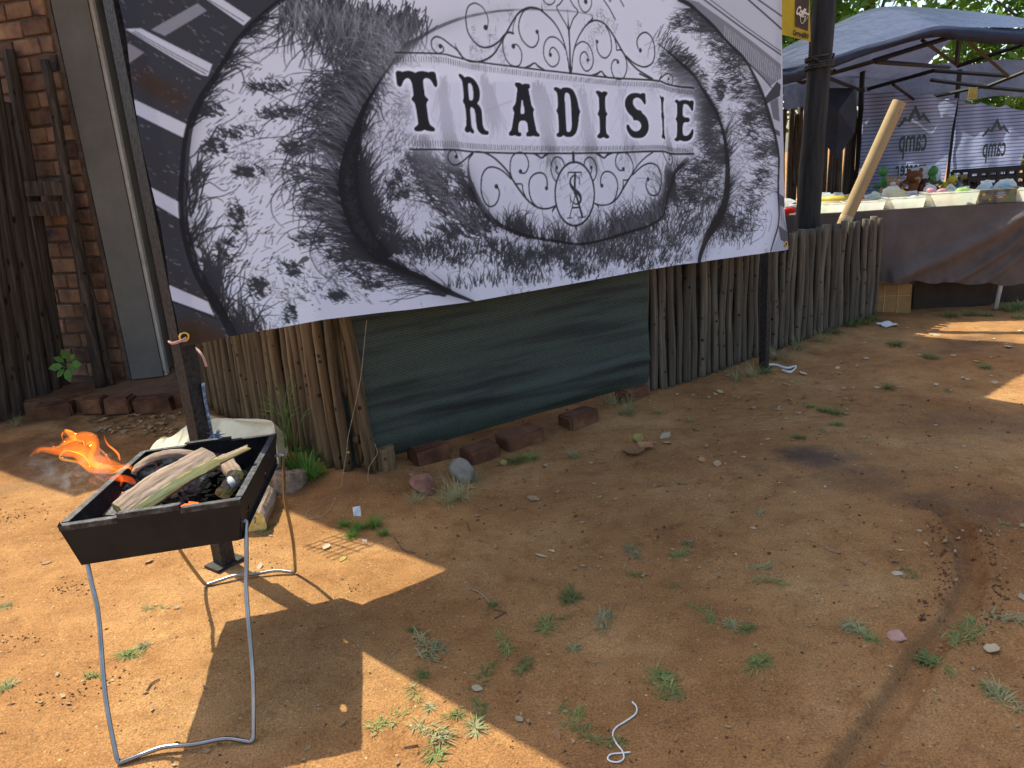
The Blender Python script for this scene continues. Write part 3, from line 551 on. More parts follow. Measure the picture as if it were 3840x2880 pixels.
# twiggy broken lines
P0 = np.stack([gx, gy], -1) / PXM
r1 = np.abs(fbm(gx / 9.0, gy / 14.0, 3, 41) - 0.5); r2 = fbm(gx / 46.0, gy / 60.0, 3, 42); r3 = np.abs(fbm(gx / 5.0, gy / 7.0, 2, 43) - 0.5)
twig = np.clip((0.035 - r1) / 0.03, 0, 1) * np.clip((r2 - 0.54) / 0.06, 0, 1) + np.clip((0.08 - r3) / 0.05, 0, 1) * np.clip((r2 - 0.63) / 0.05, 0, 1)
INK += twig * body * 0.28
def mottle(cs, n, ang, L, ink, seed):            # blotchy dark patches made of short marks
    rg = np.random.default_rng(seed)
    for (x, y, rx, ry) in cs:
        r = np.sqrt(rg.random(n)) * rg.uniform(0.5, 1.0, n); t = rg.random(n) * 6.283; X = x + 1.5 * rx * r * np.cos(t); Y = y + 1.2 * ry * r * np.sin(t)
        keep = fbm(X / 11.0, Y / 7.0, 4, seed) > 0.53; X, Y = X[keep], Y[keep]; k_ = len(X)
        if k_ < 3: continue
        A = np.radians(ang + rg.normal(0, 22, k_)); l_ = rg.uniform(3, L, k_); st_ = np.linspace(0, 1, 12)
        PX = X[:, None] + np.cos(A)[:, None] * l_[:, None] * st_ + 1.5 * rg.normal(0, 1, (k_, 1)) * st_ ** 2; PY = Y[:, None] - np.sin(A)[:, None] * l_[:, None] * st_
        splat(np.stack([PX.ravel(), PY.ravel()], 1), np.full(PX.size, ink), body)
mottle([(1620, 650, 70, 60), (1700, 760, 60, 60), (1780, 850, 60, 40), (1560, 600, 40, 30), (1660, 880, 60, 40), (1480, 700, 40, 60), (1420, 850, 40, 50), (1500, 930, 70, 40)], 560, 130, 32, 0.5, 71)
mottle([(2020, 960, 60, 40), (2120, 970, 40, 50), (2260, 950, 60, 50), (2330, 940, 40, 60), (2440, 900, 60, 70), (1830, 930, 60, 30), (2560, 830, 60, 90), (2500, 960, 60, 50), (1700, 960, 70, 50), (1930, 1000, 60, 40), (2160, 1020, 60, 40), (2380, 990, 60, 40), (2600, 700, 50, 70)], 520, 85, 34, 0.5, 72)
mottle([(2630, 420, 40, 60), (2640, 520, 34, 50), (2600, 640, 50, 60), (2570, 740, 50, 50), (2590, 300, 50, 40), (2660, 620, 34, 60), (2520, 230, 50, 40), (2660, 720, 30, 60)], 560, 180, 28, 0.5, 73)
mottle([(2560, 90, 50, 40), (2680, 180, 40, 40), (2730, 240, 40, 50), (2815, 420, 30, 50), (2830, 560, 34, 60), (2850, 660, 30, 50), (2780, 830, 60, 50), (2720, 830, 40, 40), (2690, 340, 22, 40), (2760, 330, 30, 60), (2790, 480, 36, 60), (2800, 740, 40, 60), (2640, 110, 40, 30)], 480, 170, 26, 0.5, 74)
mottle([(880, 500, 60, 24), (930, 650, 50, 22), (800, 560, 40, 40), (1130, 650, 70, 40), (1180, 760, 60, 40), (1100, 560, 60, 30), (1150, 900, 60, 26), (1080, 1010, 40, 30), (780, 420, 50, 30), (1330, 1010, 60, 30), (1400, 1060, 60, 30), (1260, 960, 60, 30), (1080, 1180, 22, 40), (1260, 1110, 30, 20), (1000, 330, 80, 30), (1050, 430, 70, 30), (1230, 560, 60, 60), (1240, 450, 60, 80), (1200, 330, 70, 60), (880, 820, 30, 60), (840, 940, 40, 50), (960, 1080, 30, 40)], 330, 150, 30, 0.38, 75)
mottle([(930, 520, 150, 300), (900, 950, 130, 200)], 420, 38, 40, 0.26, 91); mottle([(2620, 500, 70, 280)], 700, 165, 40, 0.30, 92); mottle([(2780, 470, 70, 330)], 700, 150, 38, 0.30, 93)
mottle([(2050, 985, 330, 60), (1500, 960, 130, 60)], 700, 88, 44, 0.28, 94); mottle([(1470, 600, 80, 220)], 480, 62, 40, 0.28, 95); mottle([(1250, 1080, 200, 70), (1500, 330, 60, 120)], 380, 150, 40, 0.26, 96)
fill(line, ZA([(885, 1270), (930, 1215), (965, 1240)]), 0.9); fill(line, ZA([(550, 1168), (580, 1125), (592, 1150)]), 0.8); fill(tone, ZA([(1118, 860), (1140, 845), (1165, 870), (1160, 892), (1120, 880)]), 0.6, True, 'set')
# lettering and scrolls
let = np.zeros((AH, AW)); hole = np.zeros((AH, AW))
fill(let, Z1([(115, 168), (243, 170), (255, 192), (330, 170), (410, 165), (490, 175), (553, 206), (600, 178), (690, 166), (780, 176), (845, 198), (855, 176), (972, 178), (990, 290), (1012, 370), (1016, 450), (1000, 500), (975, 503), (945, 480), (915, 415), (865, 345), (815, 320), (765, 316), (725, 340), (717, 390), (735, 520), (752, 665), (775, 700), (840, 752), (783, 835), (800, 960), (825, 1130), (845, 1230), (875, 1285), (940, 1320), (968, 1360), (960, 1405), (915, 1413), (840, 1410), (780, 1390), (748, 1377), (700, 1400), (640, 1413), (545, 1410), (520, 1375), (525, 1330), (575, 1295), (605, 1268), (600, 1200), (575, 1030), (548, 880), (530, 825), (450, 752), (505, 680), (508, 650), (490, 520), (470, 410), (440, 350), (400, 322), (355, 325), (315, 355), (285, 400), (260, 465), (235, 500), (200, 500), (150, 460), (135, 330)]))
fill(let, Z1([(1455, 216), (1510, 232), (1550, 262), (1572, 300), (1600, 285), (1640, 277), (1710, 292), (1780, 345), (1840, 430), (1880, 530), (1893, 640), (1885, 740), (1860, 800), (1832, 835), (1880, 880), (1920, 950), (1940, 1050), (1945, 1180), (1955, 1290), (1985, 1360), (2020, 1393), (2060, 1395), (2077, 1425), (2072, 1478), (1990, 1483), (1925, 1470), (1870, 1425), (1835, 1370), (1815, 1270), (1800, 1130), (1790, 1010), (1770, 950), (1735, 920), (1690, 910), (1700, 1100), (1715, 1280), (1735, 1345), (1770, 1390), (1775, 1440), (1745, 1458), (1710, 1445), (1687, 1412), (1660, 1435), (1615, 1437), (1578, 1400), (1575, 1345), (1605, 1300), (1610, 1200), (1600, 1050), (1585, 900), (1565, 845), (1528, 795), (1552, 735), (1550, 600), (1535, 450), (1515, 360), (1490, 325), (1465, 300), (1450, 255)]))
fill(hole, Z1([(1643, 430), (1670, 417), (1700, 425), (1730, 480), (1750, 590), (1752, 700), (1740, 765), (1715, 772), (1672, 765), (1655, 640)]))
fill(let, Z2([(402, 210), (412, 182), (440, 178), (520, 185), (548, 200), (567, 220), (590, 205), (640, 198), (710, 208), (728, 240), (730, 280), (715, 305), (692, 300), (705, 370), (735, 500), (758, 640), (780, 680), (820, 735), (790, 800), (815, 950), (850, 1130), (865, 1190), (900, 1220), (928, 1250), (922, 1300), (860, 1295), (820, 1290), (790, 1275), (765, 1290), (700, 1297), (642, 1290), (640, 1215), (665, 1205), (683, 1190), (680, 1130), (655, 970), (500, 967), (480, 1110), (480, 1180), (500, 1205), (540, 1210), (545, 1290), (450, 1290), (400, 1262), (370, 1283), (295, 1282), (276, 1240), (285, 1205), (320, 1175), (340, 1130), (365, 970), (392, 795), (345, 705), (418, 620), (440, 450), (458, 300), (440, 280), (412, 255)]))
fill(hole, Z2([(557, 505), (585, 620), (620, 830), (520, 828), (540, 660)]))
fill(let, Z2([(1215, 300), (1222, 278), (1270, 271), (1315, 283), (1340, 300), (1358, 318), (1385, 292), (1430, 276), (1490, 277), (1560, 290), (1610, 325), (1655, 400), (1695, 500), (1720, 610), (1735, 700), (1772, 785), (1742, 835), (1730, 980), (1710, 1120), (1680, 1210), (1640, 1265), (1570, 1305), (1510, 1308), (1450, 1292), (1412, 1268), (1380, 1298), (1320, 1307), (1275, 1290), (1267, 1245), (1285, 1220), (1315, 1215), (1320, 1150), (1312, 950), (1300, 820), (1262, 758), (1298, 700), (1300, 600), (1290, 430), (1275, 380), (1245, 350), (1218, 330)]))
fill(hole, Z2([(1440, 410), (1470, 390), (1500, 392), (1540, 425), (1565, 560), (1580, 800), (1587, 1000), (1580, 1130), (1555, 1185), (1520, 1202), (1480, 1185), (1470, 1000), (1455, 700)]))
fill(let, Z3([(88, 370), (95, 348), (140, 346), (185, 360), (212, 383), (240, 362), (290, 360), (328, 380), (333, 405), (318, 440), (285, 475), (285, 600), (292, 750), (305, 780), (335, 825), (300, 885), (302, 1000), (305, 1180), (320, 1235), (355, 1262), (372, 1290), (365, 1325), (325, 1337), (280, 1325), (247, 1305), (215, 1330), (160, 1335), (122, 1310), (118, 1280), (140, 1248), (172, 1220), (175, 1120), (165, 900), (150, 870), (120, 820), (158, 765), (155, 600), (150, 490), (130, 445), (100, 410)]))
fill(let, Z3([(1020, 395), (1105, 395), (1110, 490), (1120, 590), (1105, 632), (1080, 633), (1060, 600), (1025, 545), (980, 505), (930, 492), (880, 505), (850, 545), (845, 600), (865, 650), (910, 715), (950, 745), (1018, 752), (1040, 810), (1100, 855), (1150, 930), (1178, 1030), (1180, 1120), (1160, 1200), (1110, 1275), (1050, 1318), (970, 1330), (880, 1327), (820, 1300), (770, 1240), (730, 1170), (712, 1090), (720, 1050), (745, 1040), (770, 1050), (790, 1095), (830, 1150), (880, 1180), (930, 1183), (985, 1160), (1015, 1110), (1020, 1060), (1000, 1010), (960, 970), (910, 958), (858, 962), (840, 890), (790, 850), (730, 780), (690, 690), (680, 610), (690, 530), (730, 460), (790, 410), (870, 392), (950, 395), (1018, 420)]))
fill(let, Z3([(1405, 435), (1430, 452), (1448, 475), (1465, 467), (1495, 480), (1505, 510), (1500, 545), (1485, 590), (1485, 700), (1495, 840), (1513, 890), (1503, 940), (1503, 1060), (1510, 1190), (1520, 1260), (1540, 1310), (1535, 1360), (1515, 1355), (1497, 1325), (1480, 1340), (1458, 1315), (1452, 1280), (1468, 1240), (1465, 1100), (1455, 930), (1437, 860), (1447, 810), (1440, 650), (1432, 540), (1412, 490)]))
fill(let, Z3([(1745, 560), (1760, 530), (1795, 525), (1830, 540), (1850, 562), (1875, 540), (1915, 530), (1970, 535), (2010, 550), (2028, 568), (2032, 545), (2090, 547), (2090, 640), (2085, 745), (2070, 772), (2050, 765), (2030, 715), (1995, 650), (1960, 620), (1930, 622), (1915, 645), (1910, 750), (1915, 890), (2028, 905), (2025, 1000), (1920, 995), (1910, 1120), (1912, 1210), (1930, 1265), (1965, 1280), (2005, 1260), (2035, 1210), (2055, 1150), (2075, 1132), (2095, 1150), (2090, 1220), (2070, 1310), (2030, 1370), (1970, 1397), (1905, 1385), (1862, 1362), (1835, 1385), (1780, 1392), (1745, 1365), (1745, 1330), (1790, 1305), (1797, 1230), (1800, 1000), (1785, 970), (1758, 928), (1795, 880), (1797, 750), (1795, 620), (1775, 595), (1748, 580)]))
letters = np.clip(let - hole, 0, 1)
orn = np.zeros((AH, AW))
TOPL = Z8([(250, 320), (520, 325), (620, 345), (740, 372), (1000, 405), (1290, 438), (1560, 468), (1800, 482), (1880, 505), (2020, 527)])
BOTL = Z8([(345, 888), (600, 890), (740, 903), (1000, 910), (1320, 910), (1600, 905), (1830, 898), (1900, 912), (2020, 914)])
stroke(orn, TOPL, 6.0); stroke(orn, BOTL, 6.5)
def ticks(L, x0, x1, o0, o1, steps):
    G = catmull(L, 12); x = x0
    while x < x1:
        y = np.interp(x, G[:, 0], G[:, 1]); f = (x - x0) / (x1 - x0)
        stroke(orn, [(x, y + o0[0] + (o0[1] - o0[0]) * f), (x + 2, y + o1[0] + (o1[1] - o1[0]) * f)], 2.6, 0.95, 1)
        x += np.interp(f, [s[0] for s in steps], [s[1] for s in steps])
ticks(TOPL, 1471, 2574, (14, 9), (34, 24), [(0, 10.5), (0.2, 8.5), (0.25, 5.5), (0.32, 7.5), (0.6, 6.5), (0.7, 5.2), (0.8, 7.0), (0.9, 4.0), (1, 5.0)])
ticks(BOTL, 1526, 2574, (-33, -20), (-13, -7), [(0, 10.5), (0.15, 8.0), (0.22, 5.5), (0.3, 7.5), (0.6, 6.2), (0.75, 6.5), (0.88, 4.0), (1, 5.0)])
for q, w, f in (
    ([(290, 640), (318, 680), (305, 735), (240, 752), (175, 700), (148, 620), (165, 560), (220, 525), (300, 550), (400, 625), (500, 705), (560, 785), (640, 850), (740, 870), (870, 850), (1000, 770), (1100, 620), (1200, 440), (1300, 270), (1380, 180), (1480, 130), (1560, 125), (1650, 150), (1740, 220), (1850, 330), (1930, 460), (1990, 620), (2030, 800), (2055, 980)], [5, 5, 6, 6, 7, 7, 8, 6, 5], Z4),
    ([(920, 400), (930, 310), (910, 220), (850, 120), (770, 70), (720, 70), (660, 110), (630, 200), (625, 300), (650, 450), (710, 560), (790, 640), (880, 675), (980, 655), (1080, 590), (1130, 530), (1180, 480), (1220, 465), (1280, 480)], [4, 5, 6, 7, 8], Z4), ([(1275, 480), (1280, 380), (1320, 260)], 4, Z4), ([(475, 610), (495, 680), (560, 780)], [1, 6, 8], Z4),
    ([(1290, 630), (1340, 640), (1390, 720), (1400, 820), (1370, 910), (1310, 930), (1230, 900), (1165, 800), (1135, 680), (1140, 560), (1180, 490)], 5, Z4),
    ([(1630, 490), (1635, 560), (1600, 640), (1545, 670), (1480, 645), (1410, 570), (1365, 460), (1358, 360), (1380, 260), (1430, 170), (1500, 135)], 5.5, Z4),
    ([(1785, 740), (1800, 690), (1840, 670), (1890, 720), (1918, 800), (1900, 890), (1840, 935), (1780, 910), (1720, 820), (1703, 720), (1720, 610), (1770, 540), (1840, 525), (1910, 560), (1970, 630), (2000, 690)], 5, Z4),
    ([(2032, 150), (2040, 300), (2050, 430), (2060, 600), (2070, 1020)], [1, 4, 9, 6, 11], Z4), ([(1980, 0), (1930, 70), (1885, 120), (1950, 250), (2010, 350), (2045, 430)], 5, Z4), ([(2065, 0), (2110, 90), (2175, 180), (2110, 280), (2070, 390), (2055, 440)], 5, Z4),
    ([(1690, 0), (1730, 60), (1790, 85), (1850, 50), (1865, 0)], 4.5, Z4), ([(1670, 80), (1690, 170)], [1, 7], Z4), ([(1440, 940), (1510, 925), (1580, 885), (1640, 935), (1740, 985)], [2, 8, 5, 8, 2], Z4),
    ([(245, 1010), (260, 800), (300, 620), (370, 470), (460, 350), (560, 300), (640, 315), (720, 370), (800, 480), (870, 600), (960, 760), (1030, 860), (1150, 980), (1350, 1100)], [5, 5, 6, 6, 7, 7, 6], Z5), ([(520, 215), (528, 280), (470, 330)], [1, 8, 5], Z5),
    ([(470, 800), (440, 740), (400, 735), (365, 790), (365, 880), (410, 970), (460, 995), (515, 950), (540, 860), (525, 740), (470, 630), (390, 590), (310, 640), (280, 700)], 5, Z5),
    ([(585, 620), (600, 720), (650, 795), (710, 815), (760, 770), (790, 680), (780, 550), (750, 450), (710, 380)], 5, Z5), ([(870, 845), (830, 840), (795, 890), (790, 980), (820, 1070), (880, 1110), (950, 1090), (995, 980), (990, 850), (950, 750), (910, 705), (860, 705), (855, 640), (830, 540)], 5, Z5),
    ([(1150, 680), (1135, 600), (1160, 520), (1220, 470), (1280, 475), (1340, 540), (1375, 650), (1380, 780), (1350, 880), (1280, 930), (1200, 935), (1100, 890), (1030, 830), (990, 790)], 5.5, Z5),
    ([(675, 0), (760, 130), (845, 290)], 5, Z5), ([(905, 0), (960, 105)], 5, Z5), ([(750, 0), (775, 40), (790, 10)], 4, Z5), ([(335, 0), (350, 90), (400, 175), (450, 185), (500, 130), (520, 60), (515, 0)], 4.5, Z5), ([(520, 1045), (590, 1035), (650, 1000), (700, 1060), (760, 1085)], [2, 8, 5, 8, 2], Z5),
    ([(980, 0), (1130, 70), (1250, 120), (1370, 155)], 6, Z3), ([(1380, 150), (1440, 80), (1530, 10), (1620, 0), (1680, 30), (1705, 110), (1690, 190), (1650, 230), (1610, 215), (1585, 160)], 4.5, Z3), ([(1450, 0), (1430, 60), (1395, 120)], [2, 6, 4], Z3),
    ([(385, 130), (350, 70), (310, 60), (265, 90), (245, 150), (265, 220), (310, 265), (370, 275), (450, 235), (540, 160), (620, 90), (700, 80), (800, 100), (930, 170), (1060, 290), (1150, 400), (1210, 500), (1290, 620), (1380, 740), (1480, 840), (1580, 900), (1680, 920), (1770, 905), (1850, 870)], [4, 5, 6, 6, 8, 7, 6], Z6), ([(550, 240), (570, 170), (615, 110)], [1, 6, 7], Z6),
    ([(985, 600), (1010, 680), (990, 790), (940, 865), (870, 885), (800, 830), (750, 700), (740, 560), (760, 420), (820, 330), (900, 305), (1000, 330), (1090, 390), (1180, 480)], 6, Z6),
    ([(1340, 395), (1390, 390), (1430, 330), (1440, 240), (1410, 150), (1350, 95), (1270, 95), (1200, 150), (1170, 250), (1170, 370), (1200, 480), (1250, 550), (1340, 560), (1360, 660), (1400, 750)], 5.5, Z6),
    ([(1715, 580), (1710, 490), (1670, 410), (1600, 390), (1520, 415), (1460, 490), (1445, 600), (1460, 720), (1500, 820), (1560, 890)], 6, Z6), ([(1840, 340), (1850, 380), (1880, 410)], 4.5, Z6), ([(1850, 530), (1800, 450), (1770, 330), (1785, 230), (1830, 165), (1890, 160), (1940, 200), (1970, 270)], 5, Z6),
    ([(1480, 100), (1560, 125), (1630, 170), (1700, 125), (1780, 100)], [2, 8, 6, 8, 2], Z6), ([(1840, 885), (1800, 940), (1797, 985)], [7, 7, 1], Z6), ([(365, 100), (370, 230)], 12, Z7), ([(405, 1190), (416, 1270)], [10, 1], Z7),
    ([(640, 350), (620, 400)], 4.5, Z7), ([(525, 270), (545, 200), (600, 160), (660, 190), (705, 280), (710, 370), (690, 460), (660, 510)], 5, Z7), ([(770, 560), (770, 480), (800, 400), (860, 370), (930, 390), (990, 460), (1020, 570), (1005, 690), (970, 790), (930, 830)], 5.5, Z7),
    ([(680, 840), (760, 865), (860, 860), (950, 820), (1030, 740), (1100, 620), (1170, 500), (1240, 390), (1320, 270), (1430, 160), (1540, 85)], [5, 5, 7, 7, 5, 5], Z7), ([(1080, 360), (1030, 340), (990, 270), (990, 180), (1020, 110), (1080, 95), (1150, 105), (1210, 180), (1245, 290), (1230, 400), (1190, 470), (1140, 500), (1100, 500), (1100, 570), (1080, 650)], 5, Z7),
    ([(1440, 520), (1440, 600), (1480, 690), (1550, 725), (1620, 700), (1660, 600), (1670, 470), (1650, 370), (1590, 280), (1500, 250), (1400, 280), (1310, 350), (1240, 420)], 5.5, Z7), ([(1795, 150), (1820, 120), (1850, 180), (1840, 250), (1810, 275), (1760, 230), (1720, 150), (1690, 95)], 4, Z7), ([(680, 100), (750, 130), (820, 170), (870, 125), (960, 100)], [2, 8, 6, 8, 2], Z7), ([(690, 845), (725, 870), (737, 925)], [5, 7, 1], Z7),
    ([(290, 385), (480, 382)], 5, Z7), ([(288, 385), (283, 465)], [5, 2], Z7), ([(482, 382), (492, 465)], [5, 2], Z7), ([(392, 390), (386, 690)], 9.5, Z7), ([(455, 420), (458, 555)], [3, 5], Z7),
    ([(445, 475), (405, 430), (355, 440), (320, 500), (328, 570), (380, 640), (440, 690), (475, 760), (460, 830), (410, 850), (350, 820), (322, 760)], [3, 5, 8, 13, 13, 8, 5, 3], Z7), ([(320, 720), (325, 850)], [4, 3], Z7), ([(400, 690), (310, 1050)], 4.5, Z7), ([(400, 690), (500, 1040)], 9, Z7), ([(350, 905), (440, 900)], 6, Z7), ([(275, 1057), (350, 1052)], 4, Z7), ([(445, 1047), (540, 1040)], 4, Z7)):
    stroke(orn, f(q), w, 1.0, 6)
oval = [(385 + 290 * math.cos(t), 700 + 468 * math.sin(t)) for t in np.linspace(0, 2 * math.pi, 40)]
stroke(orn, Z7(oval), 7.5, 1.0, 2)
for c in (-260, -130, 0, 130, 260, 390):
    stroke(orn, Z7([(150 + max(0, c) * 0.6, 640 + c), (620 + min(0, c) * 0.6, 330 + c)]), 1.6, 0.6, 1)
for p, r, f in (((275, 655), 8, Z4), ((895, 400), 9, Z4), ((1280, 655), 8, Z4), ((1612, 455), 7, Z4), ((1797, 770), 7, Z4), ((438, 40), 8, Z5), ((465, 840), 6, Z5), ((592, 590), 6, Z5), ((875, 870), 6, Z5), ((1180, 710), 7, Z5), ((1600, 105), 4.5, Z3),
                ((370, 155), 7, Z6), ((965, 590), 8, Z6), ((1320, 370), 7.5, Z6), ((1705, 615), 7, Z6), ((1855, 312), 6, Z6), ((630, 312), 6, Z7), ((785, 580), 6.5, Z7), ((1100, 335), 6.5, Z7), ((1465, 485), 6.5, Z7), ((1795, 190), 4, Z7)):
    dot(orn, f([p])[0], r)
# a pale halo printed round the lettering
glow = np.clip(blur(np.clip(letters + orn * 0.6, 0, 1), 9) * 2.6, 0, 1); ring = np.clip(blur(letters, 4) * 3.2, 0, 1)
band = np.zeros((AH, AW)); fill(band, Z8([(250, 330), (640, 355), (1290, 445), (1800, 490), (2020, 535), (2020, 905), (1300, 900), (740, 895), (345, 880)]), 1.0); band = blur(band, 26)
glow = np.clip(np.maximum(glow * 0.9, band * 0.75), 0, 1)
hair_alpha = (1 - np.exp(-INK * 3.0)) * np.exp(-LIGHT * 0.06)
val = tone * (1 - 0.94 * hair_alpha * (1 - 0.45 * glow)); val *= 1 - 0.93 * line * (1 - 0.5 * glow)
val = val + (0.90 - val) * np.clip(glow * 0.72 + ring * 0.8, 0, 1)
mark = np.maximum(letters, orn * 0.97); val = val * (1 - mark) + 0.018 * mark
val = np.clip(val, 0.014, 0.92)
art = np.stack([val * 0.93, val * 0.965, val * 1.10 + 0.002], -1)
art = art * (1 - brown[..., None]) + np.array([0.055, 0.03, 0.016]) * brown[..., None]

# the sheet: nodes closer where the camera is closer, real waves and a sagging lower hem
un = [0.0]
while un[-1] < 3.99: un.append(un[-1] + 0.0032 + 0.0036 * un[-1] / 4.0)
un = np.array(un); un *= 3.99 / un[-1]
vn = np.concatenate([np.linspace(0, 1.62, 500), np.linspace(1.66, 2.95, 26)])
U0, V0 = np.meshgrid(un, vn)
hem = np.interp(U0, [0, 0.15, 0.58, 1.33, 2.0, 2.55, 3.2, 3.99], [0.150, 0.156, 0.151, 0.101, 0.088, 0.082, 0.055, 0.020])
rgt = np.interp(V0, [0, 0.3, 0.8, 1.57, 1.95, 2.95], [3.992, 3.93, 3.885, 3.829, 4.0, 4.32])  # unseen upper right edge flares out to widen the cast shadow
lft = np.interp(V0, [0, 0.35, 0.6, 0.9, 1.2, 2.95], [0.0, -0.002, 0.008, -0.006, 0.012, 0.0])
VV = np.where(V0 < 0.5, hem + (0.5 - hem) * V0 / 0.5, V0)
UU = lft + (rgt - lft) * U0 / 3.99
wave = 0.016 * np.exp(-((UU - 3.02 + 0.05 * VV) / 0.07) ** 2) - 0.012 * np.exp(-((UU - 2.88) / 0.12) ** 2) + 0.012 * np.exp(-((UU - 1.02) / 0.10) ** 2) + 0.012 * (fbm(UU * 1.5, VV * 0.9, 2, 60) - 0.5) \
    + 0.012 * np.exp(-UU / 0.12) * np.sin(VV * 16 + UU * 25) * np.clip(VV - 0.5, 0, 1) + 0.004 * np.sin(UU * 5.2 + 1.0) * np.exp(-VV / 0.35) \
    + 0.007 * np.sin((UU * 0.8 + VV) * 30) * np.exp(-np.hypot(UU, VV - 0.15) / 0.28) + 0.006 * np.sin((3.95 - UU) * 22 + VV * 18) * np.exp(-np.hypot(UU - 3.95, VV) / 0.35) + 0.004 * (fbm(UU * 5, VV * 3, 3, 61) - 0.5)
def banner_point(u, v, off=0.0):
    return (BAN_A[0] + BAN_U[0] * u + BAN_N[0] * off, BAN_A[1] + BAN_U[1] * u + BAN_N[1] * off, BAN_Z + v)
X = BAN_A[0] + BAN_U[0] * UU + BAN_N[0] * (wave + 0.035); Y = BAN_A[1] + BAN_U[1] * UU + BAN_N[1] * (wave + 0.035); Zb = BAN_Z + VV
bx = np.clip(UU * PXM - 0.5, 0, AW - 1.001); by = np.clip(VV * PXM - 0.5, 0, AH - 1.001); ix = bx.astype(int); iy = by.astype(int); fx = (bx - ix)[..., None]; fy = (by - iy)[..., None]
col = (art[iy, ix] * (1 - fx) + art[iy, ix + 1] * fx) * (1 - fy) + (art[iy + 1, ix] * (1 - fx) + art[iy + 1, ix + 1] * fx) * fy
col[V0 > 1.63] = (0.5, 0.5, 0.53)
mb, n, l, b = new_mat('printed_vinyl')
at = n.new('ShaderNodeAttribute'); at.attribute_name = 'print'
l.new(at.outputs['Color'], b.inputs['Base Color']); b.inputs['Roughness'].default_value = 0.55; b.inputs['Specular IOR Level'].default_value = 0.16
tr = n.new('ShaderNodeBsdfTranslucent'); l.new(at.outputs['Color'], tr.inputs[0]); mx = n.new('ShaderNodeMixShader'); mx.inputs[0].default_value = 0.05
l.new(b.outputs[0], mx.inputs[1]); l.new(tr.outputs[0], mx.inputs[2]); l.new(mx.outputs[0], n['Material Output'].inputs[0])
wv = n.new('ShaderNodeTexWave'); wv.bands_direction = 'Z'; wv.inputs['Scale'].default_value = 45.0; tc = n.new('ShaderNodeTexCoord'); l.new(tc.outputs['Object'], wv.inputs[0])
bp = n.new('ShaderNodeBump'); bp.inputs['Strength'].default_value = 0.10; bp.inputs['Distance'].default_value = 0.002; l.new(wv.outputs['Fac'], bp.inputs['Height']); l.new(bp.outputs[0], b.inputs['Normal'])
banner = empty('banner', (BAN_A[0], BAN_A[1], 0.0))
tag(banner, 'large black and white vinyl banner lettered TRADISIE over a drawn sausage coil', 'banner')
bm_ = big_mesh('printed_sheet', np.stack([X - BAN_A[0], Y - BAN_A[1], Zb], -1).reshape(-1, 3), grid_faces(len(vn), len(un)), mb)
ca = bm_.color_attributes.new('print', 'FLOAT_COLOR', 'POINT'); ca.data.foreach_set('color', np.concatenate([col, np.ones(col.shape[:2] + (1,))], -1).astype(np.float32).ravel())
link('printed_sheet', bm_, banner)
def eyelet(u, v):
    q = np.array(banner_point(u, v, 0.043)) - np.array([BAN_A[0], BAN_A[1], 0]); e = MB(); N = 20
    nx = Vector((BAN_N[0], BAN_N[1], 0)); ux = Vector((BAN_U[0], BAN_U[1], 0)); pts = []
    for k in range(N + 1):
        a = 2 * math.pi * k / N; pts.append(Vector(q) + ux * 0.0155 * math.cos(a) + Vector((0, 0, 0.0155 * math.sin(a))))
    e.tube(pts, 0.0048, 8, False); e.build('eyelet', M['brass'], banner, True)
    h = MB(); h.add([tuple(Vector(q) - nx * 0.001 + ux * 0.012 * math.cos(2 * math.pi * k / 14) + Vector((0, 0, 0.012 * math.sin(2 * math.pi * k / 14)))) for k in range(14)], [tuple(range(14))])
    h.build('eyelet_hole', M['dark'], banner)
for p in ((678, 1258), (2926, 914)):
    u, v = rectify(p); eyelet(float(u), float(v))
# ------------------------------------------------------------------ pole fence
def pole_variant(seed, h=1.0, r=0.030, mat=None, wob=0.0065):
    rg = random.Random(seed); m = MB(); pts = []; rr = []; ph = [rg.uniform(0, 6.28) for _ in range(4)]; a1, a2 = rg.uniform(0.5, 1.3), rg.uniform(0.5, 1.3)
    R = 14
    kn = [rg.uniform(0.1, 0.9) for _ in range(2)]
    for k in range(R + 1):
        t = k / R
        pts.append((wob * a1 * (math.sin(ph[0] + t * 4.6) + 0.45 * math.sin(ph[1] + t * 10)) - wob * a1 * math.sin(ph[0]), wob * 0.6 * a2 * math.sin(ph[2] + t * 5), t * h))
        kk = sum(0.10 * math.exp(-((t - q) / 0.03) ** 2) for q in kn)
        rr.append(r * (1.06 - 0.14 * t) * (1 + rg.uniform(-0.04, 0.04) + kk))
    m.tube(pts, rr, 10); return m.mesh('pole', mat, True)
